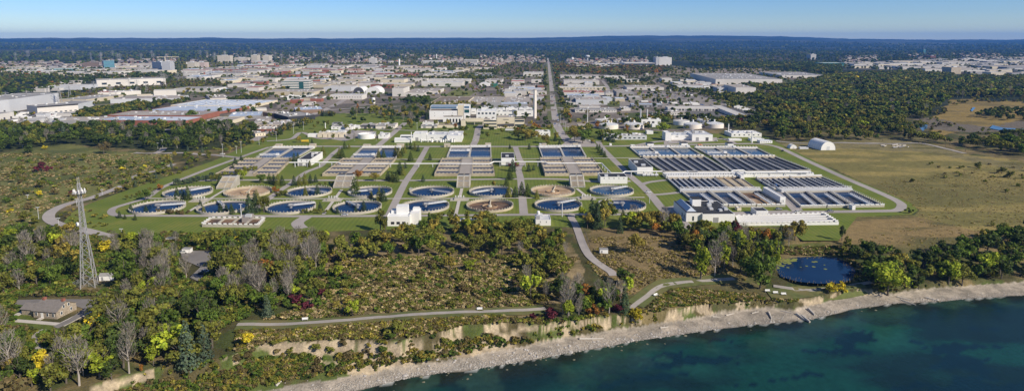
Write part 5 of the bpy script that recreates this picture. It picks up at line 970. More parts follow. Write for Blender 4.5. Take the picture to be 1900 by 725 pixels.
# ================================================================ THE TOWN BEHIND
def town(rows):
    for r in rows: bld(*r[0], **r[1]) if isinstance(r[0], tuple) else bld(*r)
S = 'shed'
T = [ # u0,v0,u1,v1,vt,D,wall,roof,label,kw
(19,208,111,193,185,70,'light_grey','roof_grey','huge windowless light grey warehouse towering at the far left',dict(units=8)),
(-25,214,19,208,190,60,'light_grey','roof_grey','lower grey wing attached left of the huge grey warehouse',dict(door=2)),
(70,212,146,206,198,45,'pink_white','roof_grey','low building with a black fascia in front of the huge grey warehouse',dict(topband=('black',2.2),win=(1,8,.5,1.5,1),units=4)),
(146,203,176,196,193,40,'light_grey','roof_grey','low pale shed right of the black fascia building',dict(units=3)),
(-8,226,27,220,213,30,'white_paint','roof_grey','white shed in the truck yard at the left edge',dict(door=3)),
(109,191.5,160,None,184.5,110,'beige','roof_grey','beige warehouse with wide grey roof behind the huge grey warehouse',dict(units=10)),
(101,233.5,180,232.5,224,45,'grey','roof_tan','low grey office with alternating black and white wall panels',dict(units=12)),
(180,231.5,345,233,222.5,48,'brick','roof_blue','long brick plant with pale bluish roof, the frontmost of three',dict(units=14,door=3)),
(200,223,371,224,213.5,60,'brick','roof_tan','brick plant with white vents along its wall, middle of three',dict(units=22,door=7)),
(268,209.5,404,212.5,205,90,'brick','roof_blue','brick plant with blue-white roof, rearmost of three',dict(units=14)),
(317,200,463,201.5,195,110,'cream','roof_blue','large cream distribution hall behind the brick plants',dict(units=16,door=7,light=9)),
(371,232.5,422,232.5,226,60,'cream','roof_tan','low cream building with dark eaves right of the big green tree',dict(units=3,topband=('roof_dark',1.2))),
(424,223,484,221,216,60,'grey','roof_blue','low building with pale blue roof behind the cream one',dict(units=8)),
(468,207,495,206,202.5,20,'white_paint','white_roof','small white rectangular shed beside the low blue roof',{}),
(472,231,500,230,226,60,'grey','roof_tan','long grey roofed works behind the conifer row',dict(units=6)),
(468,237,536,None,231.5,55,'cream','roof_tan','cream factory with high strip windows by the conifer row',dict(win=(1,9,.5,1,2.5),units=14)),
(462,243.5,513,None,239.5,30,'brick','roof_tan','reddish panelled factory in front of the cream one',dict(units=10,door=4)),
(474,254,493,252,248,36,'cream','roof_tan','small cream office end nearest the west road',dict(units=5,win=(1,3,.3,1.3,1.5))),
(324,170.5,397,None,164.5,60,'white_paint','roof_grey','long low white hall behind the cream distribution hall',dict(units=5)),
(397,170,425,169,166,40,'light_grey','roof_blue','pale blue roofed extension right of the long low white hall',{}),
(286,181.5,328,180,168.5,35,'white_paint','white_roof','tall white cubic hall above the tree line',{}),
(255,182.5,290,181,176.5,20,'cream','roof_tan','curved pale low building left of the tall white cubic hall',dict(win=(1,4,.3,2,1))),
(180,161.5,308,157,149,60,'white_paint','roof_grey','long white hall with square dark bays beyond the meadow',dict(win=(1,5,.35,5,5),units=6)),
(150,167,182,163,160,80,'light_grey','white_roof','low pale wing left of the long white hall with dark bays',{}),
(205,192,330,190,184,70,'light_grey','roof_tan','broad grey roofed warehouse in front of the tree line',dict(units=14)),
(182,179,215,178,172,50,'pink_white','roof_red','flat reddish building with two white silos',dict(units=4)),
(216,178,262,175,171,40,'white_paint','white_roof','row of small white offices right of the reddish building',dict(units=6)),
(390,187.5,426,186,183,100,'white_paint','roof_tan','white warehouse with long receding side wall',dict(units=8)),
(450,176.5,492,None,172.5,50,'beige','roof_tan','low beige warehouse behind the green poplar row',dict(units=4)),
(488,176.5,583,None,170,70,'beige','roof_tan','long beige warehouse in front of the banded office block',dict(units=14)),
(575,163,610,None,157,60,'beige','roof_tan','beige works with a square tower',dict(units=5)),
(612,184.5,672,None,176.5,35,'pink_white','white_roof','long pinkish two storey block with a row of small windows',dict(win=(1,12,.3,1.4,4),units=4)),
(548,211,600,209,204.5,50,'brick_brown','roof_blue','brown plant with a glittering blue-white roof',dict(units=8)),
(535,226,585,222,217,60,'roof_dark','roof_grey','dark works with white vats beside the grassy mound',dict(units=12)),
(520,219,548,216,212,50,'brick_brown','roof_tan','low brown works left of the grassy mound',dict(units=6)),
(728,179,749,None,164,60,'pink_white','roof_tan','tall pinkish white block with sloping grey roof edge',dict(units=3)),
(749.5,179,787,None,172.5,110,'pink_white','roof_tan','broad pinkish white warehouse joined to the tall block',dict(units=5)),
(787.5,175,812,None,169,90,'pink_white','roof_tan','pinkish white rear section of the broad warehouse',dict(units=4)),
(782,160.5,858,None,152.5,55,'white_paint','white_roof','long white hall with a row of little trees before it',dict(units=8)),
(795,154.5,872,None,147.5,40,'white_paint','white_roof','raised rear storey behind the long white hall with little trees',dict(units=8)),
(726,151.5,791,None,146.5,40,'white_paint','roof_tan','low cream and white factory behind the long white hall',dict(units=6)),
(697,141,771,None,137,50,'brick','roof_red','very long red roofed factory',dict(units=6)),
(785,143,818,None,137.5,40,'white_paint','white_roof','white hall right of the long red roofed factory',dict(units=4)),
(800,193.5,866,None,189.7,120,'cream','roof_brown','low warehouse with wide brown roof behind the boiler hall',dict(units=10)),
(867,193.5,930,None,190.7,130,'beige','roof_tan','broad tan roofed warehouse with pinkish raised sections',dict(units=18)),
(932,193.5,985,None,190.7,130,'beige','roof_tan','broad tan roofed warehouse just left of the chimney',dict(units=18)),
(900,156.5,931,None,149,70,'white_paint','roof_tan','white shed with pale sloped roof above a green wall',dict(units=3)),
(911,161.5,923,None,155.5,10,'green_paint','green_paint','dark green walled shed in front of the white one',{}),
(949,157,972,None,149.5,40,'white_paint','white_roof','white double shed with a red stripe in the scrap yard',dict(topband=('red_paint',1.5))),
(971,142,1008,None,134.5,60,'white_paint','roof_grey','wide white triple gabled hall left of the main road',dict(light=3)),
(986,154.5,1004,None,148.5,30,'white_paint','white_roof','small white hall beside the main road trees',{}),
(1040,145.5,1115,None,141,70,'white_paint','roof_tan','long white warehouse with three dark openings, rearmost on the right of the road',dict(win=(1,3,.25,4,2.5),units=4)),
(1046,157,1112,None,149.5,60,'white_paint','roof_tan','broad white warehouse second from the rear on the right of the road',dict(units=10)),
(1037,167,1125,None,162,35,'cream','white_roof','long cream office row right of the main road',dict(win=(1,14,.4,1.6,3),units=10)),
(1053,162,1083,None,158,25,'white_paint','white_roof','white two storey office behind the cream row',dict(units=4)),
(1045,176.5,1122,None,171.5,60,'pink_white','roof_red','warehouse with a brick red roof right of the road',dict(units=14)),
(1052,181,1112,None,177,40,'light_grey','roof_blue','low building with grey-blue roof in front of the brick red roof',dict(units=6)),
(1058,190,1080,None,181,50,'roof_grey','roof_grey','dark grey block left of the big light grey hall',dict(units=4)),
(1068.5,194,1127,None,185,40,'light_grey','roof_tan','big light grey hall right of the road',dict(units=6)),
(1120,191,1136,None,182.5,40,'light_grey','light_grey','light grey tall end bay of the big light grey hall',{}),
(1049,194,1068,None,190,24,'white_paint','roof_tan','white low office left of the big light grey hall',dict(units=3)),
(1075,202,1114,None,197,30,'white_paint','roof_tan','white hall in front of the big light grey hall',dict(units=4)),
(1067,208.5,1144,None,204,40,'pink_white','roof_grey','long hall with dark grey roof and skylight strip behind the tree belt',dict(units=10,win=(1,16,.4,1.2,2))),
(1144,178.5,1176,None,171,80,'roof_grey','roof_tan','dark grey store with a red corner sign',dict(units=6,topband=('grey',2))),
(1167,187.5,1190,None,181,40,'roof_grey','white_roof','grey shed with white roof edge in the middle of the asphalt yard',dict(door=1)),
(1171,199,1229,None,193.5,20,'grey','roof_blue','long silo shed with steel blue roof',dict(door=12)),
(1153,206,1170,None,201,30,'white_paint','white_roof','white shed left of the silo shed',dict(units=3)),
(1163,167,1232,None,162,70,'pink_white','roof_tan','wide low building with grey roof behind the asphalt yard',dict(units=10)),
(1122,146,1160,None,142,50,'white_paint','white_roof','white works left of the concrete plant',dict(units=6)),
(1145,152.5,1186,None,148,40,'white_paint','white_roof','white hall row behind a dark conifer clump',dict(units=4)),
(1198,142,1203,None,136,10,'white_paint','white_roof','white concrete mixing tower beside a white dome',{}),
(1228,152.5,1247,None,146,40,'white_paint','white_roof','little white hall left of the trailer rows',dict(units=2)),
(1248,158.5,1267,None,153,40,'white_paint','light_grey','white hall between two low sheds right of the trailer rows',dict(win=(1,3,.3,2,2))),
(1256,165,1304,None,159,50,'light_grey','roof_tan','pale blue-grey hall with trees along its front',dict(units=5,win=(1,8,.5,1.5,1.5))),
(1327.6,157.5,1451,None,147,310,'white_paint','roof_grey','enormous white distribution centre with grey roof dotted with vents',dict(units=60)),
(1450,144.5,1536,None,140,220,'white_paint','roof_grey','second enormous warehouse at the far right of the distribution centre',dict(units=20)),
(1365,175,1402,None,162.5,100,'white_paint','roof_tan','white high hall with two dark gates by the edge of the forest',dict(door=2,units=5)),
(1331,170.5,1354,None,163,60,'light_grey','roof_tan','pale hall left of the white high hall with gates',dict(units=2)),
(1332,175.5,1352,None,171,20,'white_paint','white_roof','low white strip shed in front of the pale hall',{}),
(1239,205.5,1331,None,199.5,24,'white_paint','white_roof','long white truck terminal with many dock doors',dict(door=18)),
(1365,219.5,1386,None,213.5,150,'white_paint','white_roof','white terminal wing running back from the forest edge',dict(door=5)),
(1242,214,1277,None,208.5,24,'white_paint','roof_tan','white terminal office in front of the dock doors',dict(win=(1,8,.4,1,2),units=5)),
(1500,168.5,1521,None,163.5,60,'light_grey','roof_tan','grey roofed house cluster in the right forest',dict(units=3)),
(1526,160,1538,None,155,30,'cream','teal','cream building with a teal hipped roof in the forest',{}),
(1540,160,1562,None,156,40,'light_grey','roof_grey','dark grey house right of the teal roofed one',dict(units=3)),
(1563,141,1590,143.5,139,30,'white_paint','white_roof','thin white building seen between forest trees',{}),
]
for r in T: bld(*r[:9], 'industrial building', 'c', **r[9])
# towers
TW = [(155,127.5,183,127,116.5,40,'brick_brown','roof_tan','brown boxy office block at the left of the skyline',5,'glass'),(193,126.5,213,126,113,40,'blue_glass','white_roof','dark teal glass block with white cap',5,'teal'),
(283,132,300,133,114.5,30,'light_grey','white_roof','tall grey glass apartment block left of the crane',11,'blue_glass'),(301,134,317,134,114,30,'light_grey','white_roof','unfinished apartment block with the crane standing over it',11,'grey'),
(348,128,362,128,116,40,'cream','white_roof','cream apartment block, left of two with white caps',6,'grey'),(364,126,380,126,116,40,'pink_white','white_roof','reddish apartment block with white cap',6,'brick'),
(404,117,428,117,103.3,30,'cream','white_roof','wide pale slab apartment tower, leftmost of the skyline group',12,'grey'),(435,115,461,115,107.3,30,'cream','white_roof','low pale slab apartment building between two towers',6,'grey'),(466.5,116,478,116,102.3,40,'cream','white_roof','slim pale apartment tower in the middle of the group',13,'grey'),(473,119.5,490,119.5,113,50,'white_paint','white_roof','low white block between two slim towers',4,'grey'),(488,117,500,117,103.3,40,'cream','white_roof','slim pale apartment tower at the right of the group',13,'grey'),
(523,167.5,575,167,151,45,'white_paint','white_roof','white office block striped with dark window bands and a dark green glass core',4,'glass_green'),
(685,120,697,120,108,40,'pink_white','white_roof','pinkish apartment tower far off in the trees',9,'grey'),(1217,123,1222,123,106.5,60,'light_grey','white_roof','narrow grey end part of the hotel tower',10,'grey'),(1222.5,123,1246,123,106.8,60,'white_paint','white_roof','white hotel tower with zigzag windows on the plain',9,'light_grey'),
(1159,124,1215,124,117,120,'white_paint','white_roof','low white casino podium left of the hotel tower',1,'glass'),(1504,111,1514,111,101,60,'pink_white','roof_tan','lonely pale apartment tower in the right forest',8,'grey'),(1526,122.5,1568,122.5,117,80,'teal','white_roof','dark green glass arena with a white roof line',1,'glass_green'),
(1764.5,137.5,1782.5,137.5,125,50,'cream','cream','tan office block with brown bands at the right',6,'brick_brown'),(1726,110.5,1736,110.5,103.5,70,'brick','roof_tan','small brick tower on the right skyline',6,'glass'),(1713,100,1717,100,92,80,'teal','teal','thin green glass tower far right',6,'glass'),
(100,133.5,145,132,128.5,40,'teal','white_roof','teal fronted mall at the left',1,'blue_glass'),(117,130.5,167,129.5,127,60,'white_paint','white_roof','long white mall roof behind the teal front',1,'glass'),(782,118,820,118,113.5,90,'white_paint','white_roof','white campus hall left of the pale campus block',2,'grey'),(830,117,860,117,112.5,90,'cream','white_roof','cream campus hall in the middle distance',2,'grey'),(861,119.5,886,119.5,111.5,80,'white_paint','white_roof','white campus block at the right of the campus',3,'glass')]
for r in TW:
    t, wd, H_ = bld(*r[:9], 'high-rise' if r[9] > 5 else 'large building', '0', bands=r[9], bandm=r[10], par=1.0, name='apartment_tower' if r[9] > 5 else 'large_building', side=r[9] > 3)
    if 'striped' in r[8]: MB().box(wd*.62, -.3, 0, wd*.78, -.08, H_-1).build('glass_core', M['glass_green'], t)
    if r[9] > 5: MB().box(wd*.3, 6, H_-.7, wd*.7, 18, H_+3).build('rooftop_housing', M['light_grey'], t)
g = G(307,134); zc = zat(g[1], 106.5); t = empty('tower_crane', (g[0], g[1]+5, 0), .1, 'yellowish tower crane above the unfinished apartment block', 'crane'); MB().box(-1, -1, 0, 1, 1, zc).build('mast', M['cream'], t); MB().box(-28, -.9, zc, 50, .9, zc+1.6).build('jib', M['cream'], t); MB().box(-28, -1.6, zc-3, -22, 1.6, zc).build('counterweight', M['grey'], t)
for u, v, vt, r, lb in ((1062,114.5,107,6,'white cylindrical silo near the quarry'),(693,192,182,3.4,'cream cylindrical silo on the grassy mound side'),(741,124,110,4,'white slender water tower above the town'),(195,176,167,3.5,'white twin silo on the reddish flat building'),(810,112,101,3,'thin white chimney over the campus')):
    g = G(u, v); h = zat(g[1], vt); t = empty('silo', (g[0], g[1], 0), 0, lb, 'silo'); MB().tube((0, 0, 0), (0, 0, h), r, n=16).build('shell', M['white_paint'], t); MB().lathe(0, 0, [(r, h), (r*.5, h+r*.3), (0, h+r*.4)], 16).build('roof', M['light_grey'], t)
g = G(1090,113.5); h = zat(g[1], 103); t = empty('water_tower', (g[0], g[1], 0), 0, 'pale bulb shaped water tower near the quarry', 'water tower'); MB().tube((0, 0, 0), (0, 0, h-12), 4, 3.5, 12).build('stem', M['light_grey'], t); MB().lathe(0, 0, [(3.5, h-14), (12, h-8), (13, h-4), (9, h), (0, h+2)], 20).build('bowl', M['light_grey'], t)
# smaller town blocks that fill the industrial belt
rr = random.Random(21); placed = []; mainpts = []
for pts_, wd_ in ROADS:
    if wd_ == 10.5:
        for a_q, c_q in zip(pts_, pts_[1:]):
            n_q = max(1, int(np.linalg.norm(np.array(c_q)-a_q)/8)); mainpts += [tuple(np.array(a_q)+(np.array(c_q)-a_q)*k_/n_q) for k_ in range(n_q)]
def scat(poly, n, wr, dr, hr, walls, roofs, label, cat, group, name, mind=0.0, flat=True, vmin=None):
    us = [p[0] for p in poly]; vs = [p[1] for p in poly]; k = 0; tries = 0
    while k < n and tries < n*30:
        tries += 1; pu, pv = rr.uniform(min(us), max(us)), rr.uniform(min(vs), max(vs))
        if not inpoly(np.array([pu]), np.array([pv]), poly)[0]: continue
        g = G(pu, pv); 
        wd, D, h = rr.uniform(*wr), rr.uniform(*dr), rr.uniform(*hr)
        if abs(pu-(1017+(pv-110)*.13)) < 9: continue
        cx_, cy_ = g[0]+wd/2, g[1]+D/2
        if any(abs(cx_-q[0]) < (wd+q[2])/2+4 and abs(cy_-q[1]) < (D+q[3])/2+6 for q in placed): continue
        if any(abs(q[0]-cx_) < wd/2+11 and abs(q[1]-cy_) < D/2+4 for q in mainpts): continue
        placed.append((cx_, cy_, wd, D)); w_m, r_m = rr.choice(walls), rr.choice(roofs)
        lb_ = ('wide ' if wd > 70 else 'small ' if wd < 40 else '')+{'white_paint': 'white', 'pink_white': 'pinkish', 'light_grey': 'grey', 'brick': 'brick red'}.get(w_m, w_m)+' '+cat+' with '+{'white_roof': 'white', 'roof_tan': 'tan', 'roof_grey': 'grey', 'roof_blue': 'bluish', 'roof_brown': 'brown', 'roof_red': 'red', 'light_grey': 'pale'}[r_m]+' roof '+locate(pu, pv)
        t = empty(name, (g[0], g[1], 0), GR['c'], lb_, cat, group); MB().box(0, 0, -.5, wd, D, h).build('wall', M[{'white_paint': 'town_white', 'pink_white': 'town_white'}.get(w_m, w_m)], t)
        MB().box(.5, .5, h+.01, wd-.5, D-.5, h+.5).build('roof', M[{'white_roof': 'roof_pale'}.get(r_m, r_m)], t)
        for q_i in range(rr.randrange(3) if pv > 135 else 0): inst('roof_unit', cube(rr.choice(['steel', 'grey', 'white_paint']), 'roof_unit'), t, (rr.uniform(.15, .85)*wd, rr.uniform(.15, .85)*D, h+.5), 0, (3, 3, 1.6)); k += 1
for o in list(COL.objects):
    if o.type == 'EMPTY' and o.get('category') in ('industrial building', 'high-rise', 'large building') and o.location.y > 900:
        ch = [c for c in o.children if c.name.startswith('wall')]
        if ch:
            bbx = [Vector(c) for c in ch[0].bound_box]; x1 = max(c.x for c in bbx); y1 = max(c.y for c in bbx)
            placed.append((o.location.x+x1/2, o.location.y+y1/2, x1, y1))
wl = ['white_paint', 'pink_white', 'cream', 'beige', 'light_grey', 'brick', 'white_paint', 'pink_white']; rl_ = ['roof_tan', 'roof_tan', 'roof_grey', 'white_roof', 'roof_blue', 'roof_tan', 'roof_brown', 'roof_red']
scat([(400,150),(480,138),(700,135),(720,165),(610,172),(480,170),(430,180)], 58, (26, 85), (20, 60), (6, 10), wl, rl_, 'low flat roofed workshop among many in the industrial belt left of the banded office', 'workshop', 'small workshops of the industrial belt', 'workshop')
scat([(330,132),(480,122),(760,124),(770,134),(480,138),(340,150)], 50, (35, 120), (30, 80), (6, 11), wl, rl_, 'flat roofed warehouse in the distant belt beyond the banded office', 'warehouse', 'far warehouses of the left belt', 'warehouse')
scat([(500,200),(530,186),(610,176),(640,176),(605,186),(520,205)], 5, (15, 30), (10, 24), (5, 7), wl, rl_, 'small shed on the bare ground behind the brown plant', 'shed', 'sheds on the bare ground', 'small_shed')
scat([(790,147),(795,128),(900,128),(880,146)], 12, (30, 80), (25, 50), (6, 9), wl, rl_, 'flat hall beyond the long white hall', 'hall', 'halls beyond the long white hall', 'flat_hall')
scat([(930,164),(1005,162),(1012,188),(935,188)], 26, (14, 40), (12, 30), (5, 9), wl, rl_, 'works building in the yard left of the main road trees', 'works', 'works left of the main road', 'yard_building')
scat([(1040,200),(1050,150),(1130,150),(1150,200)], 10, (14, 34), (12, 30), (5, 8), wl, rl_, 'small building between the warehouses right of the main road', 'works', 'small buildings right of the main road', 'yard_building')
scat([(1300,167),(1250,150),(1290,145),(1325,160)], 9, (16, 34), (12, 24), (5, 7), wl, rl_, 'low white office near the distribution centre', 'office', 'offices near the distribution centre', 'low_office')
scat([(1030,128),(1120,119),(1160,122),(1080,132)], 14, (40, 90), (40, 90), (6, 11), ['white_paint','cream'], ['white_roof','roof_tan'], 'pale hall near the quarry on the plain', 'hall', 'pale halls near the quarry', 'flat_hall')
scat([(1560,120),(1640,116),(1900,108),(1960,108),(1960,142),(1790,140),(1640,130),(1570,128)], 46, (40, 150), (25, 60), (7, 13), ['white_paint','pink_white','cream','grey'], ['white_roof','roof_grey','roof_tan','roof_tan'], 'white commercial building in the suburb beyond the right forest', 'commercial building', 'commercial buildings beyond the right forest', 'commercial_building')
scat([(0,130),(60,124),(280,122),(290,140),(150,144),(0,140)], 22, (40, 110), (30, 60), (6, 12), ['white_paint','cream','pink_white'], ['white_roof','roof_tan'], 'pale commercial building around the teal mall', 'commercial building', 'commercial buildings around the teal mall', 'commercial_building')
scat([(0,232),(0,214),(60,210),(150,213),(150,222),(70,233)], 6, (14, 30), (8, 14), (4, 6), ['white_paint','light_grey'], ['white_roof','roof_grey'], 'small pale building in the truck yard at the left', 'shed', 'pale sheds in the left truck yard', 'small_shed')
scat([(150,150),(0,200),(-100,200),(100,158)], 10, (20, 40), (14, 26), (5, 8), ['white_paint','beige'], ['roof_tan','white_roof'], 'pale building among trees at the left of the town', 'building', 'pale buildings among trees', 'small_building')
# suburban houses: a gabled house copied
hm = []
for wm, rm in (('white_paint','roof_tan'),('cream','roof_brown'),('brick','roof_grey'),('pink_white','roof_red')):
    b = MB(); b.box(-7, -5.5, 0, 7, 5.5, 6); b.mat(1); b.add([(-7.5, -6, 6), (7.5, -6, 6), (7.5, 6, 6), (-7.5, 6, 6), (-5, 0, 9.2), (5, 0, 9.2)], [(0, 1, 5, 4), (2, 3, 4, 5), (0, 4, 3), (1, 2, 5), (0, 3, 2, 1)])
    o = b.build('suburban_house', [M[wm], M[rm]]); hm.append(o.data); bpy.data.objects.remove(o)
HP = [([(0,118),(300,112),(300,126),(0,130)], 55, 'left'), ([(300,104),(760,100),(760,118),(500,122),(300,118)], 60, 'middle left'), ([(760,104),(1010,103),(1010,120),(890,124),(760,112)], 60, 'middle'), ([(1040,112),(1200,108),(1200,118),(1040,122)], 30, 'middle right'), ([(1560,106),(1950,98),(1950,112),(1560,118)], 75, 'right')]
hs = np.concatenate([np.array(hm[0].vertices[i].co[:]) [None] for i in range(len(hm[0].vertices))])
farV = []; farF = []; farC = []; nb = 0
for poly, n, nm in HP:
    us = [p[0] for p in poly]; vs = [p[1] for p in poly]; k = 0; mm = 0
    while k < n or mm < n*4:
        pu, pv = rr.uniform(min(us), max(us)), rr.uniform(min(vs), max(vs))
        if not inpoly(np.array([pu]), np.array([pv]), poly)[0]: continue
        if vn(np.array([pu]), np.array([pv*3]), 26, 8)[0] < .42: continue
        g = G(pu, pv); a_i = rr.choice((0, .4, 1.57, 1.2)); s_ = rr.uniform(.9, 1.5)
        if k < n: o = inst('suburban_house', hm[rr.randrange(4)], None, (g[0], g[1], hz(g[0], g[1])), a_i, s_); tag(o, ['white','cream','brick red','pinkish'][hm.index(o.data)]+' gabled house in the far suburbs, '+locate(pu, pv), 'house', 'far suburban houses, '+nm); k += 1
        else:
            c_, n_ = math.cos(a_i), math.sin(a_i); Vv = hs.copy()*s_*1.15; q = Vv[:, 0]*c_-Vv[:, 1]*n_, Vv[:, 0]*n_+Vv[:, 1]*c_; Vv[:, 0], Vv[:, 1] = q[0]+g[0], q[1]+g[1]; Vv[:, 2] += hz(g[0], g[1])
            farV.append(Vv); F_ = np.array([(0,3,2,1),(0,1,5,4),(1,2,6,5),(2,3,7,6),(3,0,4,7),(8,9,13,12),(10,11,12,13)])+nb; farF.append(F_); nb += len(Vv); w_ = rr.choice([(.55,.52,.48),(.42,.36,.3),(.2,.12,.10),(.45,.46,.48)]); cc = np.tile(np.array(w_), (len(Vv), 1)); cc[8:] = rr.choice([(.25,.2,.17),(.33,.28,.24),(.2,.19,.19)]); farC.append(cc); mm += 1
o = npmesh('distant_houses', np.concatenate(farV), np.concatenate(farF), attrmat('house_paint', .08, .02, 0, 1), np.concatenate(farC)); tag(o, 'countless tiny houses dotting the distant wooded suburbs', 'houses', kind='stuff')
# transmission towers along the hydro corridor
b = MB()
for sx_ in (-1, 1):
    for sy_ in (-1, 1): b.tube((sx_*4, sy_*4, 0), (sx_*.7, sy_*.7, 34), .35, .25, 4)
for k in range(6):
    z0, z1 = k*5.6, (k+1)*5.6; h0, h1 = 4-.1*z0*.97, 4-.1*z1*.97
    for p, q in (((-1, -1), (1, -1)), ((1, 1), (-1, 1)), ((-1, 1), (-1, -1)), ((1, -1), (1, 1))): b.tube((p[0]*h0, p[1]*h0, z0), (q[0]*h1, q[1]*h1, z1), .16, n=3); b.tube((q[0]*h0, q[1]*h0, z0), (p[0]*h1, p[1]*h1, z1), .16, n=3)
for z0, w_ in ((24, 8), (29, 9.5), (34, 7)): b.tube((-w_, 0, z0), (w_, 0, z0), .3, n=4); b.tube((-w_, 0, z0), (0, 0, z0+2.5), .2, n=3); b.tube((w_, 0, z0), (0, 0, z0+2.5), .2, n=3)
b.tube((0, 0, 33), (0, 0, 39), .3, n=4); o = b.build('transmission_tower', M['light_grey']); py = o.data; py.materials.clear(); py.materials.append(M['grey']); bpy.data.objects.remove(o)
PY = [(30,205,172),(52,198,166),(90,190,160),(112,196,158),(130,182,157),(175,172,150),(13,200,168),(205,182,160),(240,165,143),(272,172,150),(306,162,135),(342,152,130),(374,149,127),(391,147,125),(422,148,125),(445,140,118),(435,145,122),(255,168,147),(330,150,133),(300,150,132)]
for u, v, vt in PY: g = G(u, v); h = zat(g[1], vt); o = inst('transmission_tower', py, None, (g[0], g[1], hz(g[0], g[1])), .5, h/39); tag(o, 'pale lattice transmission tower '+locate(u, v), 'pylon', 'transmission towers of the near corridor')
for i in range(34):
    u = rr.uniform(5, 700) if i < 36 else rr.uniform(600, 1500); v = 112+rr.uniform(-6, 5); g = G(u, v); o = inst('transmission_tower', py, None, (g[0], g[1], hz(g[0], g[1])), .5, (1.1, 1.1, 1.25)); tag(o, 'faint distant transmission tower '+locate(u, v), 'pylon', 'distant transmission towers')
# ================================================================ VEHICLES
def carmesh(cols):
    b = MB(); b.box(-2.2, -.9, .35, 2.2, .9, .95); b.mat(1); b.hexa([(-1.5, -.82, .95), (1.1, -.82, .95), (1.1, .82, .95), (-1.5, .82, .95)], [(-1.1, -.7, 1.45), (.5, -.7, 1.45), (.5, .7, 1.45), (-1.1, .7, 1.45)]); b.mat(2)
    for x_ in (-1.35, 1.35):
        for y_ in (-.92, .72): b.tube((x_, y_, .33), (x_, y_+.2, .33), .33, n=8)
    b.mat(0); b.box(-1.05, -.68, 1.451, .45, .68, 1.5); o = b.build('parked_car', [M[cols], M['glass'], M['black']]); d = o.data; bpy.data.objects.remove(o); return d
CM = [carmesh(c) for c in ('white_paint', 'light_grey', 'grey', 'black', 'red_paint', 'blue_paint', 'white_paint')]
CN = ['white', 'silver', 'grey', 'black', 'red', 'blue', 'white']
b = MB(); b.box(-6.5, -1.25, 1.1, 6.5, 1.25, 3.9); b.mat(1); b.box(-5.5, -.9, .5, 5.8, .9, 1.09)
for x_ in (-5, -3.8, 5): b.tube((x_, -1.2, .5), (x_, 1.2, .5), .5, n=8)
o = b.build('box_trailer', [M['white_paint'], M['black']]); TR = o.data; bpy.data.objects.remove(o)
LOTS = [([(20,214),(100,207),(150,214),(140,222),(20,230)], 60, 30, 'in the truck yard below the huge grey warehouse'), ([(1250,215),(1240,200),(1235,212),(1200,222),(1205,208),(1240,206)], 40, 0, 'in the lot left of the truck terminal'), ([(1150,172),(1240,168),(1310,178),(1300,184),(1230,184)], 46, 6, 'on the open storage yard'), ([(1180,189),(1260,190),(1330,196),(1240,197)], 26, 10, 'on the gravel yard behind the silo shed'),
        ([(520,178),(600,176),(605,184),(530,188)], 24, 16, 'behind the banded office block'), ([(1270,150),(1290,158),(1335,163),(1310,166),(1285,160)], 20, 34, 'beside the enormous distribution centre'), ([(930,166),(1000,164),(1005,180),(940,182)], 36, 12, 'in the scrap yard'), ([(188,236),(340,236),(340,240),(190,240)], 26, 0, 'before the frontmost brick plant'), ([(875,162),(900,160),(905,172),(870,170)], 26, 0, 'on the lot right of the long white hall'), ([(1405,334),(1430,334),(1455,352),(1440,352)], 8, 0, 'on the paved court between the strip basins')]
def rot(): return rr.choice((GR['c'], GR['c']+math.pi/2, GR['c']+math.pi/2))
for poly, nc, ntr, where in LOTS:
    us = [p[0] for p in poly]; vs = [p[1] for p in poly]; k = 0; tries = 0; got = []
    while k < nc+ntr and tries < 4000:
        tries += 1; pu, pv = rr.uniform(min(us), max(us)), rr.uniform(min(vs), max(vs))
        if not inpoly(np.array([pu]), np.array([pv]), poly)[0]: continue
        g = G(pu, pv); tr_ = k >= nc
        if any(abs(g[0]-q[0]) < (q[2]+2)/2 and abs(g[1]-q[1]) < (q[3]+3)/2 for q in placed): continue
        if any(math.dist(g[:2], q) < (9 if tr_ else 4) for q in got): continue
        got.append(g[:2]); k += 1; i = rr.randrange(7)
        if tr_: tag(inst('box_trailer', TR, None, (g[0], g[1], .02), GR['c']+math.pi/2 if rr.random() < .6 else GR['c']), 'white box trailer parked '+where, 'trailer', 'box trailers parked '+where)
        else: tag(inst('parked_car', CM[i], None, (g[0], g[1], .02), rot()), CN[i]+' car parked '+where[:40].rsplit(' ', 1)[0]*0+where, 'car', CN[i]+' cars parked '+where)
for i in range(7):   # trailer rows by the forest
    for (u, v, wh) in ((1354+i*5.2, 196+i*1.7, 'in the long row at the forest edge'),)+(((1388+i*4.5, 208.5+i*.5, 'in the short row at the forest edge'),) if i < 4 else ()):
        g = G(u, v); tag(inst('box_trailer', TR, None, (g[0], g[1], .02), GR['c'], (1.15, 1, 1)), 'long white box trailer parked '+wh, 'trailer', 'box trailers '+wh)
for i in range(34): 
    v = rr.choice([rr.uniform(118, 235)]); u = 1017+(v-110)*.135+rr.choice((-1, 1))*rr.uniform(1.0, 1.5)*(.6+(v-110)/60); g = G(u, v); j = rr.randrange(7); tag(inst('driving_car', CM[j], None, (g[0], g[1], .25), GR['c']+math.pi/2), CN[j]+' car driving on the straight main road', 'car', CN[j]+' cars on the main road')
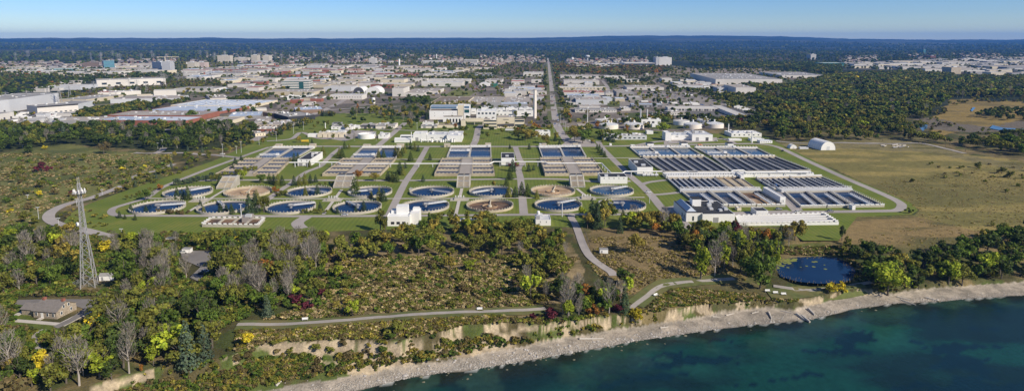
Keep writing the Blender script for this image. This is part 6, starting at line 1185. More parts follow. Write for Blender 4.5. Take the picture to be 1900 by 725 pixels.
def bigcar(u, v, rz, m, label, name='parked_car', z=.3, s=1.0):
    g = GT(u, v); zg = hz(g[0], g[1])+z; t = empty(name, (g[0], g[1], zg), rz, label, 'car', scale=s)
    b = MB(); b.hexa([(-2.25, -.9, .35), (2.25, -.9, .35), (2.25, .9, .35), (-2.25, .9, .35)], [(-2.2, -.86, .9), (2.1, -.86, .82), (2.1, .86, .82), (-2.2, .86, .9)]); b.box(-1.0, -.66, 1.42, .45, .66, 1.48); b.build('body', M[m], t)
    MB().hexa([(-1.9, -.82, .9), (1.1, -.82, .85), (1.1, .82, .85), (-1.9, .82, .9)], [(-1.3, -.68, 1.42), (.5, -.68, 1.42), (.5, .68, 1.42), (-1.3, .68, 1.42)]).build('window', M['glass'], t)
    for x_ in (-1.4, 1.4):
        for y_ in (-.93, .73): MB().tube((x_, y_, .34), (x_, y_+.2, .34), .34, n=12).build('wheel', M['black'], t)
for q in ((381,505.5,.3,'white_paint','white car parked at the right side of the little woodland car park'),(376,509.5,.3,'black','black car parked behind the white one in the woodland car park'),(341,470,.1,'white_paint','white car parked at the entrance of the woodland car park'),(1094,262,.2,'white_paint','white car standing on the parking court near the main road'),(1088,255,.6,'black','black car nearest the trees on the parking court near the main road'),(413,287,.1,'white_paint','white car driving on the west gate road'),(1445,389.5,0,'grey','grey pickup on the front road by the long white channels'),(1541,393,0,'grey','dark pickup on the perimeter road below the bridged basins'),(1338,256.5,.3,'black','black car beside the right hand works'),(1452,281,.9,'black','dark truck parked on the perimeter road near the fabric dome')): bigcar(*q)
for i_, (u, v) in enumerate(((618,258),(655,243),(690,243),(1243,264),(1262,264),(1330,262),(1345,259),(1100,266),(1194,234),(1040,254),(880,262),(889,250),(736,240),(762,352),(968,350),(1203,358),(1240,396),(1345,396),(1480,395),(640,400))): bigcar(u, v, (0, 1.5, 0, .1)[i_ % 4], ('white_paint', 'grey', 'black', 'white_paint', 'light_grey')[i_ % 5], ('white', 'grey', 'black', 'white', 'silver')[i_ % 5]+' service vehicle on the plant road '+locate(u, v))
g = G(566,264.5); t = empty('yellow_truck', (g[0], g[1], .2), .1, 'yellow tank truck on the road by the five box filters', 'truck'); MB().box(-4, -1.2, 1, 1.8, 1.2, 3).build('load_bed', M['yellow_paint'], t); MB().box(2, -1.2, .6, 4, 1.2, 3.2).build('cab', M['yellow_paint'], t)
for x_ in (-3, -1.8, 3): MB().tube((x_, -1.25, .5), (x_, 1.25, .5), .5, n=10).build('wheel', M['black'], t)
g = G(946,244.5); t = empty('tank_truck', (g[0], g[1], .2), 0, 'grey tank truck parked behind the central lawn', 'truck'); MB().tube((-6, 0, 2.2), (4, 0, 2.2), 1.5, n=14).build('tank', M['steel'], t); MB().box(4.5, -1.2, .6, 7, 1.2, 3.3).build('cab', M['white_paint'], t)
for x_ in (-5, -3.6, 5.6): MB().tube((x_, -1.25, .55), (x_, 1.25, .55), .55, n=10).build('wheel', M['black'], t)
# ================================================================ BEACH THINGS, BENCHES
for u, v, r_, lb in ((566,595,.2,'white bench beside the lakeside path, leftmost'),(890,576,.1,'white bench beside the lakeside path below the tan meadow'),(1217,549.5,.6,'white bench in the curve of the lakeside path'),(1424,542,0,'left of three white benches near the pond'),(1439,545.5,0,'middle one of three white benches near the pond'),(1454,548,0,'right one of three white benches near the pond')):
    g = GT(u, v); zz = hz(g[0], g[1])+.3; t = empty('bench', (g[0], g[1], zz), r_, lb, 'bench', scale=1.25); MB().box(-1, -.3, .42, 1, .25, .5).build('seat', M['white_paint'], t); MB().box(-1, .25, .55, 1, .32, 1.0).build('backrest', M['white_paint'], t)
    for x_ in (-.85, .8): MB().box(x_, -.25, -.3, x_+.08, .25, .419).build('leg', M['grey'], t)
def rockmesh(s):
    q = random.Random(s); b = MB(); n = 7; pr = []
    for k, (z_, r_) in enumerate(((-.3, .8), (.1, 1.0), (.45, .75), (.62, .35))):
        for i in range(n): a_i = 2*math.pi*i/n+k*.3; rr_2 = r_*q.uniform(.75, 1.2); pr.append((rr_2*math.cos(a_i), rr_2*.8*math.sin(a_i), z_+q.uniform(-.08, .08)))
    fs = [(k*n+i, k*n+(i+1) % n, (k+1)*n+(i+1) % n, (k+1)*n+i) for k in range(3) for i in range(n)]+[tuple(3*n+i for i in range(n))]
    o = b.add(pr, fs).build('boulder', M['rock']); d = o.data; bpy.data.objects.remove(o); return d
RK = [rockmesh(i) for i in range(5)]; q_ = random.Random(9)
def onshore(a_i, off): r = float(np.interp(a_i, SHORE[:, 0], SHORE[:, 1])); return r+off
mat('wet_rock', (.16,.15,.10), .6, .4, .8)
for i in range(230):
    u = q_.choice([q_.uniform(660, 1280), q_.uniform(760, 1230), q_.uniform(560, 1750)]); a_i = math.atan((u-CX)/FPX/.95); off = q_.gauss(2.2, 2.0) if i % 3 else q_.uniform(-7, 9); r = onshore(a_i, off); x_, y_ = r*math.sin(a_i), r*math.cos(a_i); s_ = q_.uniform(.3, .85)*(1.3 if q_.random() < .1 else 1); zz = max(hz(x_, y_), ZW-.15)
    wet = off < 0; o = inst('boulder', RK[i % 5], None, (x_, y_, zz), q_.uniform(0, 6), (s_, s_, s_*.7), M['wet_rock'] if wet else None); tag(o, ('dark wet boulder in the shallows ' if wet else ('large ' if s_ > .7 else 'small ' if s_ < .45 else '')+'pale boulder on the beach ')+locate(*UV(x_, y_, zz)), 'boulder', ('wet boulders in the shallows ' if wet else 'pale boulders on the beach ')+locate(*UV(x_, y_, zz)))
pv = np.array([(-.5,-.4,0),(.5,-.5,0),(.45,.5,0),(-.5,.4,0),(-.25,-.2,.4),(.3,-.2,.42),(.2,.25,.38),(-.3,.2,.42)]); pf = np.array([(4,5,6,7),(0,1,5,4),(1,2,6,5),(2,3,7,6),(3,0,4,7)])
uu_ = rng.uniform(480, 1900, 6500); aa = np.arctan((uu_-CX)/FPX/.95); of = np.abs(rng.normal(0, 3.0, 6500))+.2; dens = np.where((uu_ > 620) & (uu_ < 1330), 1, .35); kk = rng.random(6500) < dens; aa, of, uu_ = aa[kk], of[kk], uu_[kk]
rsx = np.interp(aa, SHORE[:, 0], SHORE[:, 1])+of; px_, py_ = rsx*np.sin(aa), rsx*np.cos(aa); zz = hgt(px_, py_); s_ = rng.uniform(.18, .62, len(aa)); V_ = pv[None]*s_[:, None, None]+np.stack([px_, py_, zz], 1)[:, None]; cc = np.repeat(rng.uniform(.7, 1.25, (len(aa), 1))*np.array([[.36,.33,.29]]), 8, 0)
o = npmesh('shingle_stones', V_.reshape(-1, 3), (pf[None]+8*np.arange(len(aa))[:, None, None]).reshape(-1, 4), attrmat('stone_col', .15, 2, 0), cc); tag(o, 'band of small pale stones along the water edge', 'stones', kind='stuff')
LG = [(1075,627,1120,625,.55,'long bleached log lying along the beach below the bluff'),(1225,606,1240,604,.4,'short bleached log at the foot of the tan bluff'),(1322,586,1336,586,.35,'bleached log right of the bluff, nearer the water'),(1347,583,1362,580,.35,'bleached log beside the darker drift pile'),(512,718,522,712,.5,'bleached log at the left end of the beach'),
      (1478,580,1494,588,.7,'dark slab of fallen timber at the beach bend'),(1488,583,1503,592,.9,'broad grey plank leaning at the beach bend'),(1500,572,1512,580,.8,'pale block of timber at the beach bend'),(1664,548,1690,552,.4,'white fallen trunk on the beach under the big tree'),(1672,552,1700,560,.35,'thin white branch on the beach under the big tree'),(1718,548,1738,552,.5,'pale root wad on the right beach'),(1426,577,1432,587,.6,'dark stump sticking out of the bank'),(1450,575,1470,579,.3,'grey log on the bank slope'),(1395,579,1408,576,.3,'dark log on the sand before the drift pile')]
for u0, v0, u1, v1, r_, lb in LG:
    z0 = -10.3; a = G(u0, v0, z0); c = G(u1, v1, z0); za, zc_ = max(hz(*a[:2]), ZW)+r_*.6, max(hz(*c[:2]), ZW)+r_*.5
    b = MB(); b.tube((0, 0, 0), (c[0]-a[0], c[1]-a[1], zc_-za), r_, r_*.55, 7); b.tube(((c[0]-a[0])*.5, (c[1]-a[1])*.5, (zc_-za)/2), ((c[0]-a[0])*.62, (c[1]-a[1])*.5+1.2, (zc_-za)/2+.9), r_*.35, r_*.15, 5); o = b.build('driftwood_log', M['driftwood'], None, (a[0], a[1], za)); tag(o, lb, 'log')
t = empty('park_steps', (*GT(1472,548)[:2], hz(*GT(1472,548)[:2])), .3, 'small wooden steps leading down the bank right of the benches', 'steps'); b = MB(); [b.box(-1, -k*.9, -.1-k*.5, 1, -k*.9+.8, .1-k*.5) for k in range(6)]; b.build('tread', M['driftwood'], t)
g = G(1655,271); t = empty('rubble_heap', (g[0], g[1], hz(g[0], g[1])), 0, 'heap of pale pipes and concrete scrap on the dry field', 'scrap heap')
for k in range(26): x_, y_ = q_.uniform(-14, 14), q_.uniform(-14, 10); b = MB(); b.tube((x_, y_, .5), (x_+q_.uniform(1, 5), y_+q_.uniform(-1, 1), .6), q_.uniform(.3, .8), n=8); b.build('concrete_pipe', M[q_.choice(['light_grey', 'grey', 'concrete', 'driftwood'])], t)
# ================================================================ VEGETATION
def leaves(P, N, s, rg, elong=1.0):
    n = len(P); r1 = rg.normal(size=(n, 3)); N = N/np.maximum(np.linalg.norm(N, axis=1, keepdims=True), 1e-6)
    t = np.cross(N, r1); t /= np.maximum(np.linalg.norm(t, axis=1, keepdims=True), 1e-6); bt = np.cross(N, t)
    sz = (s*rg.uniform(.6, 1.35, n))[:, None]
    q = [P - t*sz*elong - bt*sz*rg.uniform(.3, 1, (n, 1)), P + t*sz*rg.uniform(.4, 1, (n, 1)) - bt*sz, P + t*sz*elong*rg.uniform(.6, 1, (n, 1)) + bt*sz*rg.uniform(.5, 1, (n, 1)), P - t*sz*rg.uniform(.3, .9, (n, 1)) + bt*sz]
    return np.stack(q, 1)
def crown(kind, n, seed, leaf):
    rg = np.random.default_rng(seed)
    if kind == 'fir':
        z = 1-np.sqrt(rg.random(n))*.94; tier = .78+.34*np.abs(np.sin(z*24+seed)); r = .235*(1-z)**.85*tier*rg.uniform(.35, 1, n)**.5+.012
        a = rg.uniform(0, 2*np.pi, n); lob = 1+.18*np.sin(a*5+z*9); r = r*lob
        P = np.stack([r*np.cos(a), r*np.sin(a), z-.25*r], 1); N = np.stack([np.cos(a)*.8, np.sin(a)*.8, np.full(n, .7)], 1)+rg.normal(size=(n, 3))*.35; return leaves(P, N, leaf, rg)
    if kind == 'bare':
        m = n; a = rg.uniform(0, 6.28, m); z = rg.uniform(.3, 1, m); rr = .20*np.sin(np.pi*np.clip((z-.2)/.85, 0, 1))**.7*rg.random(m)**.5
        P = np.stack([rr*np.cos(a), rr*np.sin(a), z], 1); U = np.stack([np.cos(a)*.5, np.sin(a)*.5, np.full(m, 1.)], 1)+rg.normal(size=(m, 3))*.35; U /= np.linalg.norm(U, axis=1, keepdims=True); L_ = rg.uniform(.05, .14, m)[:, None]; sd_ = np.cross(U, rg.normal(size=(m, 3))); sd_ /= np.linalg.norm(sd_, axis=1, keepdims=True); w_ = leaf*.16
        return np.stack([P-sd_*w_, P+sd_*w_, P+U*L_+sd_*w_*.4, P+U*L_-sd_*w_*.4], 1)
    if kind == 'round': C_, RRd, nl = (0, 0, .60), (.30, .30, .33), 11
    elif kind == 'wide': C_, RRd, nl = (0, 0, .56), (.40, .38, .36), 13
    elif kind == 'tall': C_, RRd, nl = (0, 0, .56), (.17, .17, .42), 10
    else: C_, RRd, nl = (0, 0, .42), (.55, .52, .46), 7
    L0 = []
    for k in range(nl):
        d = rg.normal(size=3); d /= np.linalg.norm(d); f = rg.uniform(.35, .98) if k else 0; L0.append((np.array(C_)+d*np.array(RRd)*f*np.array((1.1, 1.1, .9)), rg.uniform(.24, .56)))
    which = rg.integers(0, nl, n); d = rg.normal(size=(n, 3)); d /= np.linalg.norm(d, axis=1, keepdims=True); d[:, 2] = np.where(rg.random(n) < .55, np.abs(d[:, 2]), d[:, 2])
    cen = np.array([l[0] for l in L0])[which]; rad = np.array([l[1] for l in L0])[which][:, None]*np.array(RRd)*1.05
    P = cen + d*rad*(rg.random(n)**.30)[:, None]; P[:, 2] = np.maximum(P[:, 2], .04 if kind == 'bush' else .14)
    N = d*1.1 + rg.normal(size=(n, 3))*.55; return leaves(P, N, leaf, rg)
def tvar(n, seed): 
    rg = np.random.default_rng(seed+99); v = rg.uniform(.62, 1.42, n); c = np.stack([v*rg.uniform(.9, 1.12, n), v, v*rg.uniform(.8, 1.15, n)], 1); return np.repeat(c, 4, 0)
def trunkmesh(kind, seed):
    q = random.Random(seed); b = MB()
    if kind == 'fir': b.tube((0, 0, -.03), (0, 0, .9), .016, .003, 6)
    elif kind == 'bush':
        for k in range(4): a_i = k*1.6; b.tube((0, 0, -.02), (math.cos(a_i)*.25, math.sin(a_i)*.25, .5), .02, .006, 4)
    else:
        th = .020 if kind != 'bare' else .017; zt = .45 if kind != 'tall' else .75
        b.tube((0, 0, -.03), (.01, 0, zt*.5), th*1.3, th, 7); b.tube((.01, 0, zt*.5), (0, .012, zt), th, th*.7, 6); b.tube((0, .012, zt), (.02, 0, .93), th*.7, th*.15, 5)
        for k in range(9 if kind == 'bare' else 6):
            a_i = q.uniform(0, 6.28); z0 = q.uniform(.22, .6); sp = .20 if kind in ('bare', 'tall') else .26; z1 = z0+q.uniform(.16, .34); e1 = (math.cos(a_i)*sp*.8, math.sin(a_i)*sp*.8, z1); b.tube((0, 0, z0), e1, th*.55, th*.22, 5)
            for m_ in range(3 if kind == 'bare' else 1): a2 = a_i+q.uniform(-.8, .8); b.tube(e1, (e1[0]+math.cos(a2)*.06, e1[1]+math.sin(a2)*.06, min(.99, z1+q.uniform(.08, .22))), th*.22, th*.06, 4)
    o = b.build('trunk', M['pale_bark' if kind == 'bare' else 'bark']); d = o.data; bpy.data.objects.remove(o); return d
NQ = {'round': 1100, 'wide': 1300, 'tall': 800, 'fir': 900, 'bare': 420, 'bush': 380}; LS = {'round': .030, 'wide': .028, 'tall': .026, 'fir': .020, 'bare': .028, 'bush': .060}
TM = {}
def getmesh(kind, var_):
    k = (kind, var_)
    if k not in TM:
        Q = crown(kind, NQ[kind], 100+var_*7+len(kind), LS[kind]); n = len(Q); o = npmesh('crown', Q.reshape(-1, 3), np.arange(4*n).reshape(-1, 4), LM['green'], tvar(n, var_)); cr_ = o.data; bpy.data.objects.remove(o); TM[k] = (cr_, trunkmesh(kind, var_))
    return TM[k]
KN = {'round': 'broadleaf tree', 'wide': 'spreading broadleaf tree', 'tall': 'slender tall tree', 'fir': 'conifer', 'bare': 'leafless tree', 'bush': 'bush'}
ON = {'round': 'broadleaf_tree', 'wide': 'broadleaf_tree', 'tall': 'poplar_tree', 'fir': 'conifer_tree', 'bare': 'bare_tree', 'bush': 'bush'}
CNM = {'dark': 'dark green', 'green': 'mid green', 'olive': 'olive green', 'lime': 'yellow-green', 'yellow': 'bright yellow autumn', 'gold': 'golden olive', 'orange': 'orange autumn', 'maroon': 'maroon', 'fir': 'deep green', 'bluegreen': 'blue-green', 'brown': 'brownish', 'straw': 'straw coloured', 'grey': 'grey'}
TREES = []   # x, y, z, h, w, kind, colour, where, single label
def addtree(u, v, hpx, kind, colr, where, label=None, z=None, wf=1.0):
    g = GT(u, v); zg = hz(g[0], g[1])
    d = g[1]*CP + (CAMH-zg)*SP; h = hpx/FPX*d/CP; TREES.append((g[0], g[1], zg, h, wf, kind, colr, where, label))
q3 = random.Random(77)
EXC = [[(18,612),(28,550),(205,548),(200,575),(150,605),(125,618),(60,618)], [(325,462),(402,463),(396,500),(368,530),(340,520)], [(136,520),(215,515),(215,540),(136,545)], POND, [(1085,410),(1055,400),(1060,420),(1080,470),(1145,520),(1150,510),(1105,478)]]
RG = {}
for pts_, wd_ in ROADS:
    for a_q, c_q in zip(pts_, pts_[1:]):
        a_q, c_q = np.array(a_q), np.array(c_q); n_q = max(1, int(np.linalg.norm(c_q-a_q)/3))
        for k_q in range(n_q): p_q = a_q+(c_q-a_q)*k_q/n_q; RG.setdefault((int(p_q[0]//10), int(p_q[1]//10)), []).append((p_q[0], p_q[1], wd_/2))
def nearroad(x, y, pad):
    ci, cj = int(x//10), int(y//10)
    for i in (-1, 0, 1):
        for j in (-1, 0, 1):
            for q in RG.get((ci+i, cj+j), ()):
                if (q[0]-x)**2+(q[1]-y)**2 < (q[2]+pad)**2: return True
    return False
def grove(poly, n, mix, hr, where, sep=3.0, pad=2.0, inlawn=False, bl=True, gap=0):
    us = [p[0] for p in poly]; vs = [p[1] for p in poly]; ks = list(mix); ws = [mix[k] for k in ks]; got = []; tries = 0
    W_ = [G(*p)[:2] for p in poly]; x0, x1, y0, y1 = min(p[0] for p in W_), max(p[0] for p in W_), min(p[1] for p in W_), max(p[1] for p in W_)
    XX = rng.uniform(x0, x1, n*9+400); YY = rng.uniform(y0, y1, len(XX)); Z_ = np.maximum(hgt(XX, YY), ZW) if y0 < 600 else 0; U_, V_ = UV(XX, YY, Z_); ok = inpoly(U_, V_, poly)
    for e_ in EXC: ok &= ~inpoly(U_, V_, e_)
    a_ = np.arctan2(XX, YY); r_ = np.hypot(XX, YY); ok &= r_ > np.interp(a_, TOE[:, 0], TOE[:, 1])+1.5
    XX, YY, U_, V_ = XX[ok], YY[ok], U_[ok], V_[ok]; Z_ = hgt(XX, YY); cell = {}; rds = [R_ for R_ in ROADS]
    for x_, y_, z_, u_, v_ in zip(XX, YY, Z_, U_, V_):
        if len(got) >= n: break
        ci, cj = int(x_//sep), int(y_//sep)
        if any((ci+a, cj+c) in cell and math.hypot(cell[(ci+a, cj+c)][0]-x_, cell[(ci+a, cj+c)][1]-y_) < sep for a in (-1, 0, 1) for c in (-1, 0, 1)): continue
        if y_ < 6000 and nearroad(x_, y_, pad): continue
        if bl and y_ > 900 and any(abs(x_-q[0]) < q[2]/2+3 and abs(y_-q[1]) < q[3]/2+3 for q in placed): continue
        if gap and vn(np.array([x_]), np.array([y_]), gap, 44)[0] < .26: continue
        cell[(ci, cj)] = (x_, y_); got.append(1); k = q3.choices(ks, ws)[0]; kind, colr = k.split('.')
        # colours clump: use low frequency noise to bias
        h = q3.uniform(*hr)*(.62 if kind == 'bush' else 1.12 if kind == 'bare' else 1); wf = q3.uniform(.9, 1.45) if kind not in ('fir', 'bare') else q3.uniform(.85, 1.2)
        TREES.append((x_, y_, z_, h, wf, kind, colr, where, None))
MIXA = {'round.green': 3, 'wide.olive': 3, 'round.dark': 2.5, 'round.olive': 3, 'round.lime': 1.6, 'round.yellow': .35, 'tall.olive': 1.4, 'bare.grey': 2.0, 'round.gold': .8, 'bush.brown': 1, 'tall.lime': .5, 'round.orange': .2}
grove([(-30,740),(-30,600),(25,618),(60,620),(130,618),(190,590),(300,560),(440,560),(450,620),(330,680),(290,684),(203,712),(0,738)], 330, MIXA, (6.5, 16), 'in the wood at the lower left below the stone house', 4.8)
grove([(-60,560),(-60,470),(60,440),(130,440),(150,470),(140,515),(60,545),(0,552)], 70, {'round.dark': 3, 'round.olive': 3, 'wide.green': 2, 'round.gold': .8, 'bare.grey': 1.2, 'round.lime': .6, 'bush.olive': 1}, (8, 14), 'in the wood behind the stone house', 6)
grove([(180,450),(300,430),(430,436),(560,430),(600,450),(600,500),(560,540),(440,600),(440,560),(200,560),(200,500)], 190, {'round.green': 3, 'wide.olive': 3, 'round.dark': 2, 'bare.grey': 3.6, 'round.olive': 2, 'round.lime': 1.2, 'round.yellow': .3, 'tall.olive': 1.2, 'fir.fir': .6, 'round.orange': .08}, (6.5, 16), 'in the wood around the woodland car park', 5)
grove([(560,545),(600,500),(640,520),(600,570),(480,590),(450,595)], 30, {'bush.green': 3, 'bush.olive': 3, 'bush.maroon': .6, 'round.lime': 1}, (6, 9), 'on the slope above the path', 4)
grove([(590,440),(700,432),(1000,434),(1075,445),(1070,470),(1000,476),(800,476),(640,490),(600,480)], 105, {'wide.olive': 6, 'round.olive': 4, 'round.green': 2, 'round.gold': 1.5, 'round.lime': .5, 'bush.maroon': .3}, (5.5, 13.5), 'in the olive coloured belt just below the plant', 5)
grove([(600,422),(720,420),(860,412),(990,424),(1075,426),(1075,440),(700,440),(600,436)], 46, {'wide.olive': 5, 'round.gold': 1, 'round.green': 1, 'tall.olive': 1.5}, (8, 12), 'along the south fence of the plant', 6)
grove([(960,470),(1075,470),(1085,500),(1075,560),(1010,590),(960,530)], 34, {'round.olive': 3, 'round.green': 2, 'bush.olive': 2, 'bare.grey': 1, 'round.gold': 1}, (6, 11), 'at the right end of the tan meadow', 4.5)
grove([(1005,560),(1080,520),(1150,520),(1180,550),(1175,585),(1080,600),(1010,600)], 36, {'round.dark': 2, 'round.green': 2, 'bare.grey': 2, 'round.lime': 1.2, 'bush.orange': .6, 'bush.maroon': .8, 'fir.fir': .6}, (6, 11), 'on the bluff top in the centre', 4)
grove([(1080,405),(1130,400),(1200,418),(1280,428),(1360,428),(1460,430),(1490,452),(1430,470),(1330,462),(1270,470),(1250,440),(1110,420)], 100, {'fir.fir': 3.5, 'round.olive': 2.5, 'round.green': 2, 'round.lime': 1.5, 'round.gold': 2, 'round.orange': .7, 'tall.olive': 1.4, 'bare.grey': .8}, (8, 13), 'in the mixed belt below the black roofed hall', 4.8)
grove([(1285,470),(1330,455),(1440,470),(1440,500),(1410,530),(1390,528),(1360,500),(1300,505)], 26, {'tall.lime': 3, 'tall.olive': 2, 'round.green': 2, 'bare.grey': 1, 'fir.fir': .6}, (9, 15), 'left of the pond', 5)
grove([(1560,480),(1610,470),(1660,490),(1700,500),(1760,470),(1850,440),(1960,430),(1990,500),(1900,515),(1700,535),(1620,528),(1590,500)], 110, {'round.dark': 4, 'round.green': 3, 'round.olive': 2.5, 'wide.green': 1.5, 'round.gold': .6, 'bush.olive': 1, 'tall.olive': .5, 'fir.fir': .5}, (8, 13), 'in the wood at the lower right above the beach', 5.5)
grove([(1560,446),(1575,450),(1580,475),(1560,480),(1550,470)], 6, {'bush.dark': 2, 'tall.olive': 1}, (5, 8), 'beside the right end of the lawn', 4)
grove([(-60,285),(0,283),(120,268),(330,284),(480,262),(500,250),(440,236),(330,236),(100,238),(-60,235)], 330, {'round.dark': 6, 'wide.dark': 2, 'round.olive': 2.5, 'round.green': 1, 'bare.grey': .7, 'round.gold': .3, 'fir.bluegreen': .5}, (10, 15), 'in the dark wood along the upper left', 7, bl=True)
grove([(300,292),(480,250),(590,214),(600,220),(500,262),(400,292),(320,330),(250,352),(180,375),(170,365),(260,330)], 110, {'round.olive': 3, 'bush.olive': 3, 'bush.green': 2, 'round.gold': 1, 'fir.bluegreen': 1}, (4.5, 8), 'along the west berm', 4.5)
grove([(0,300),(40,290),(250,300),(320,300),(250,350),(100,385),(0,450)], 130, {'bush.olive': 5, 'bush.brown': 3, 'bush.green': 2, 'bush.maroon': .3, 'round.olive': 2, 'bush.yellow': .3}, (3, 8.5), 'on the rough hill at the left', 7)
grove([(0,430),(80,400),(95,425),(190,440),(170,455),(0,470)], 60, {'bush.olive': 4, 'bush.gold': 2, 'bush.green': 2, 'round.olive': 1.5}, (4, 8), 'inside the curve of the outer road', 4.5)
grove([(90,400),(160,385),(230,415),(450,432),(560,428),(420,440),(220,436),(130,420)], 60, {'bush.olive': 4, 'bush.gold': 2, 'bush.brown': 2}, (2.5, 5), 'at the foot of the left lawn', 4)
grove([(800,200),(870,194),(880,206),(815,214)], 0, {'round.gold': 1}, (6, 9), 'x', 5)
grove([(650,212),(700,203),(790,205),(800,225),(760,228),(640,216)], 70, {'round.dark': 3, 'fir.fir': 2, 'tall.olive': 2, 'round.gold': 1.3, 'bare.grey': 1.4}, (9, 15), 'in the clump behind the grassy mound', 6)
grove([(470,262),(500,252),(600,222),(620,214),(600,212),(560,226),(480,250)], 60, {'fir.fir': 6, 'round.gold': 1}, (7, 10), 'in the conifer row beside the west berm', 3.6)
grove([(1062,246),(1200,226),(1240,222),(1240,228),(1110,236),(1080,256)], 70, {'round.green': 3, 'round.gold': 2.5, 'round.olive': 3, 'round.dark': 2, 'round.orange': .2}, (8, 12), 'in the tree belt behind the left digesters', 5.5)
grove([(1055,262),(1080,248),(1120,250),(1170,252),(1170,262),(1110,266)], 26, {'round.green': 3, 'round.olive': 3, 'fir.fir': 1.5, 'bush.gold': 1}, (7, 11), 'between the main road end and the digesters', 5.5)
grove([(1240,222),(1400,224),(1420,235),(1390,248),(1360,240),(1260,226)], 80, {'round.dark': 3, 'fir.fir': 3, 'round.olive': 2, 'round.gold': .8, 'round.maroon': .2}, (8, 12), 'in the dark belt behind the right digesters', 5.5)
for side, (a0, a1) in enumerate((((1008,1014), (1004,1028)), ((1036,1052), (1023,1032)))):
    pass
grove([(1011,128),(1016,128),(1022,175),(1024,232),(1012,238),(1006,200)], 80, {'round.dark': 3, 'round.olive': 2, 'round.gold': .8}, (7, 11), 'in the row left of the main road', 5, pad=4)
grove([(1026,128),(1030,128),(1046,175),(1060,222),(1048,225),(1036,190)], 80, {'round.dark': 3, 'round.olive': 2, 'round.gold': 1.2, 'round.orange': .2}, (7, 11), 'in the row right of the main road', 5, pad=4)
grove([(985,232),(1020,240),(1016,262),(995,262),(970,255),(955,245),(975,240)], 22, {'round.gold': 2, 'round.olive': 2, 'round.orange': .4}, (7, 10), 'around the low white building at the chimney', 5.5)
grove([(500,428),(590,425),(600,455),(590,500),(540,520),(500,500)], 60, {'bare.grey': 6, 'round.olive': 1.5, 'bush.olive': 2}, (9, 13), 'in the grey bare wood', 3.8)
grove([(270,470),(345,480),(350,560),(300,570),(260,520)], 26, {'bare.grey': 5, 'round.dark': 1}, (10, 14), 'in the bare trees left of the car park', 4.5)
grove([(430,490),(560,480),(540,560),(470,610),(420,640),(400,590)], 50, {'bare.grey': 4, 'round.green': 2, 'tall.olive': 1, 'fir.bluegreen': .6}, (9, 13), 'in the bare trees above the path end', 4.5)
grove([(600,475),(1040,470),(1010,565),(700,580),(590,580)], 120, {'bush.olive': 4, 'bush.green': 2, 'bush.brown': 3, 'bush.gold': 1.5, 'bush.lime': .5, 'bush.maroon': .2}, (3, 8), 'in the tan meadow', 5)
grove([(300,690),(450,640),(600,640),(860,612),(1000,612),(940,645),(800,672),(690,694),(560,704),(430,728),(290,735)], 80, {'bush.olive': 4, 'bush.green': 2, 'bush.brown': 2, 'bush.gold': 1, 'bush.yellow': .2}, (3, 6.5), 'on the bluff face', 4)
grove([(1700,300),(1900,305),(1960,350),(1900,380),(1750,330)], 24, {'bush.olive': 3, 'bush.brown': 2}, (3, 6), 'on the right field', 9)
grove([(1720,262),(1712,235),(1735,205),(1800,180),(1990,184),(1990,192),(1800,190),(1760,200),(1740,225),(1800,240),(1990,246),(1990,254),(1790,250)], 130, {'bush.olive': 3, 'round.olive': 2, 'round.gold': 1, 'bush.brown': 2}, (4, 9), 'at the marsh edge', 7)
nW = len(TREES)
# woods where single trees blend: forest at right, town greenery, far country
grove([(1380,160),(1440,166),(1560,140),(1700,135),(1800,145),(1990,145),(1990,186),(1800,180),(1760,186),(1725,210),(1712,250),(1790,262),(1990,252),(1990,300),(1900,292),(1790,272),(1700,262),(1600,262),(1440,262),(1425,225),(1440,215),(1400,180)], 5600, {'round.olive': 4, 'round.green': 3.2, 'round.dark': 1.8, 'round.gold': .7, 'wide.olive': 2.4, 'round.lime': .35, 'round.yellow': .03, 'bare.grey': .4, 'round.brown': .25}, (7, 16), 'in the forest at the right', 6.8, gap=38)
grove([(1225,156),(1250,166),(1400,180),(1440,210),(1430,235),(1390,222),(1400,205),(1340,190),(1310,180)], 260, {'round.dark': 3, 'round.olive': 2, 'bush.olive': 2}, (7, 12), 'in the scrub strip', 6)
grove([(1800,215),(1850,205),(1900,210),(1990,210),(1990,222),(1900,226),(1820,222)], 90, {'round.dark': 3, 'round.olive': 1}, (8, 12), 'on the island of the marsh', 6)
grove([(-100,205),(0,200),(60,188),(110,176),(200,160),(330,150),(420,150),(440,160),(330,165),(320,172),(200,176),(180,186),(60,192),(-100,215)], 500, {'round.dark': 2, 'round.olive': 3, 'round.brown': 2, 'bush.brown': 3}, (4, 9), 'w', 8)
grove([(-100,125),(60,122),(340,140),(200,150),(100,168),(-100,205)], 1500, {'round.dark': 5, 'round.green': 1.5, 'round.olive': 2, 'round.brown': 1, 'round.orange': .2}, (9, 14), 'w', 10)
grove(CITY, 6200, {'round.dark': 3, 'round.olive': 3, 'round.green': 1, 'round.gold': .7, 'bush.olive': 1}, (6, 11), 'w', 9)
grove([(140,214),(200,200),(260,196),(320,196),(270,206),(190,216),(170,226),(140,224)], 150, {'round.dark': 4, 'round.olive': 1.5, 'round.gold': .5}, (8, 13), 'w', 6.5)
grove([(240,192),(330,188),(400,192),(480,176),(540,166),(500,182),(420,192),(316,196)], 120, {'round.dark': 4, 'round.olive': 1.5, 'round.gold': .5}, (8, 12), 'w', 7)
grove([(800,196),(880,192),(880,200),(800,202)], 30, {'round.olive': 3, 'round.gold': 2}, (7, 10), 'w', 5)
grove([(770,186),(795,184),(798,195),(740,190)], 50, {'round.green': 3, 'round.dark': 3}, (8, 12), 'w', 5)
grove([(780,150),(880,134),(930,132),(910,150),(880,150)], 300, {'round.olive': 3, 'round.dark': 2}, (8, 12), 'w', 8)
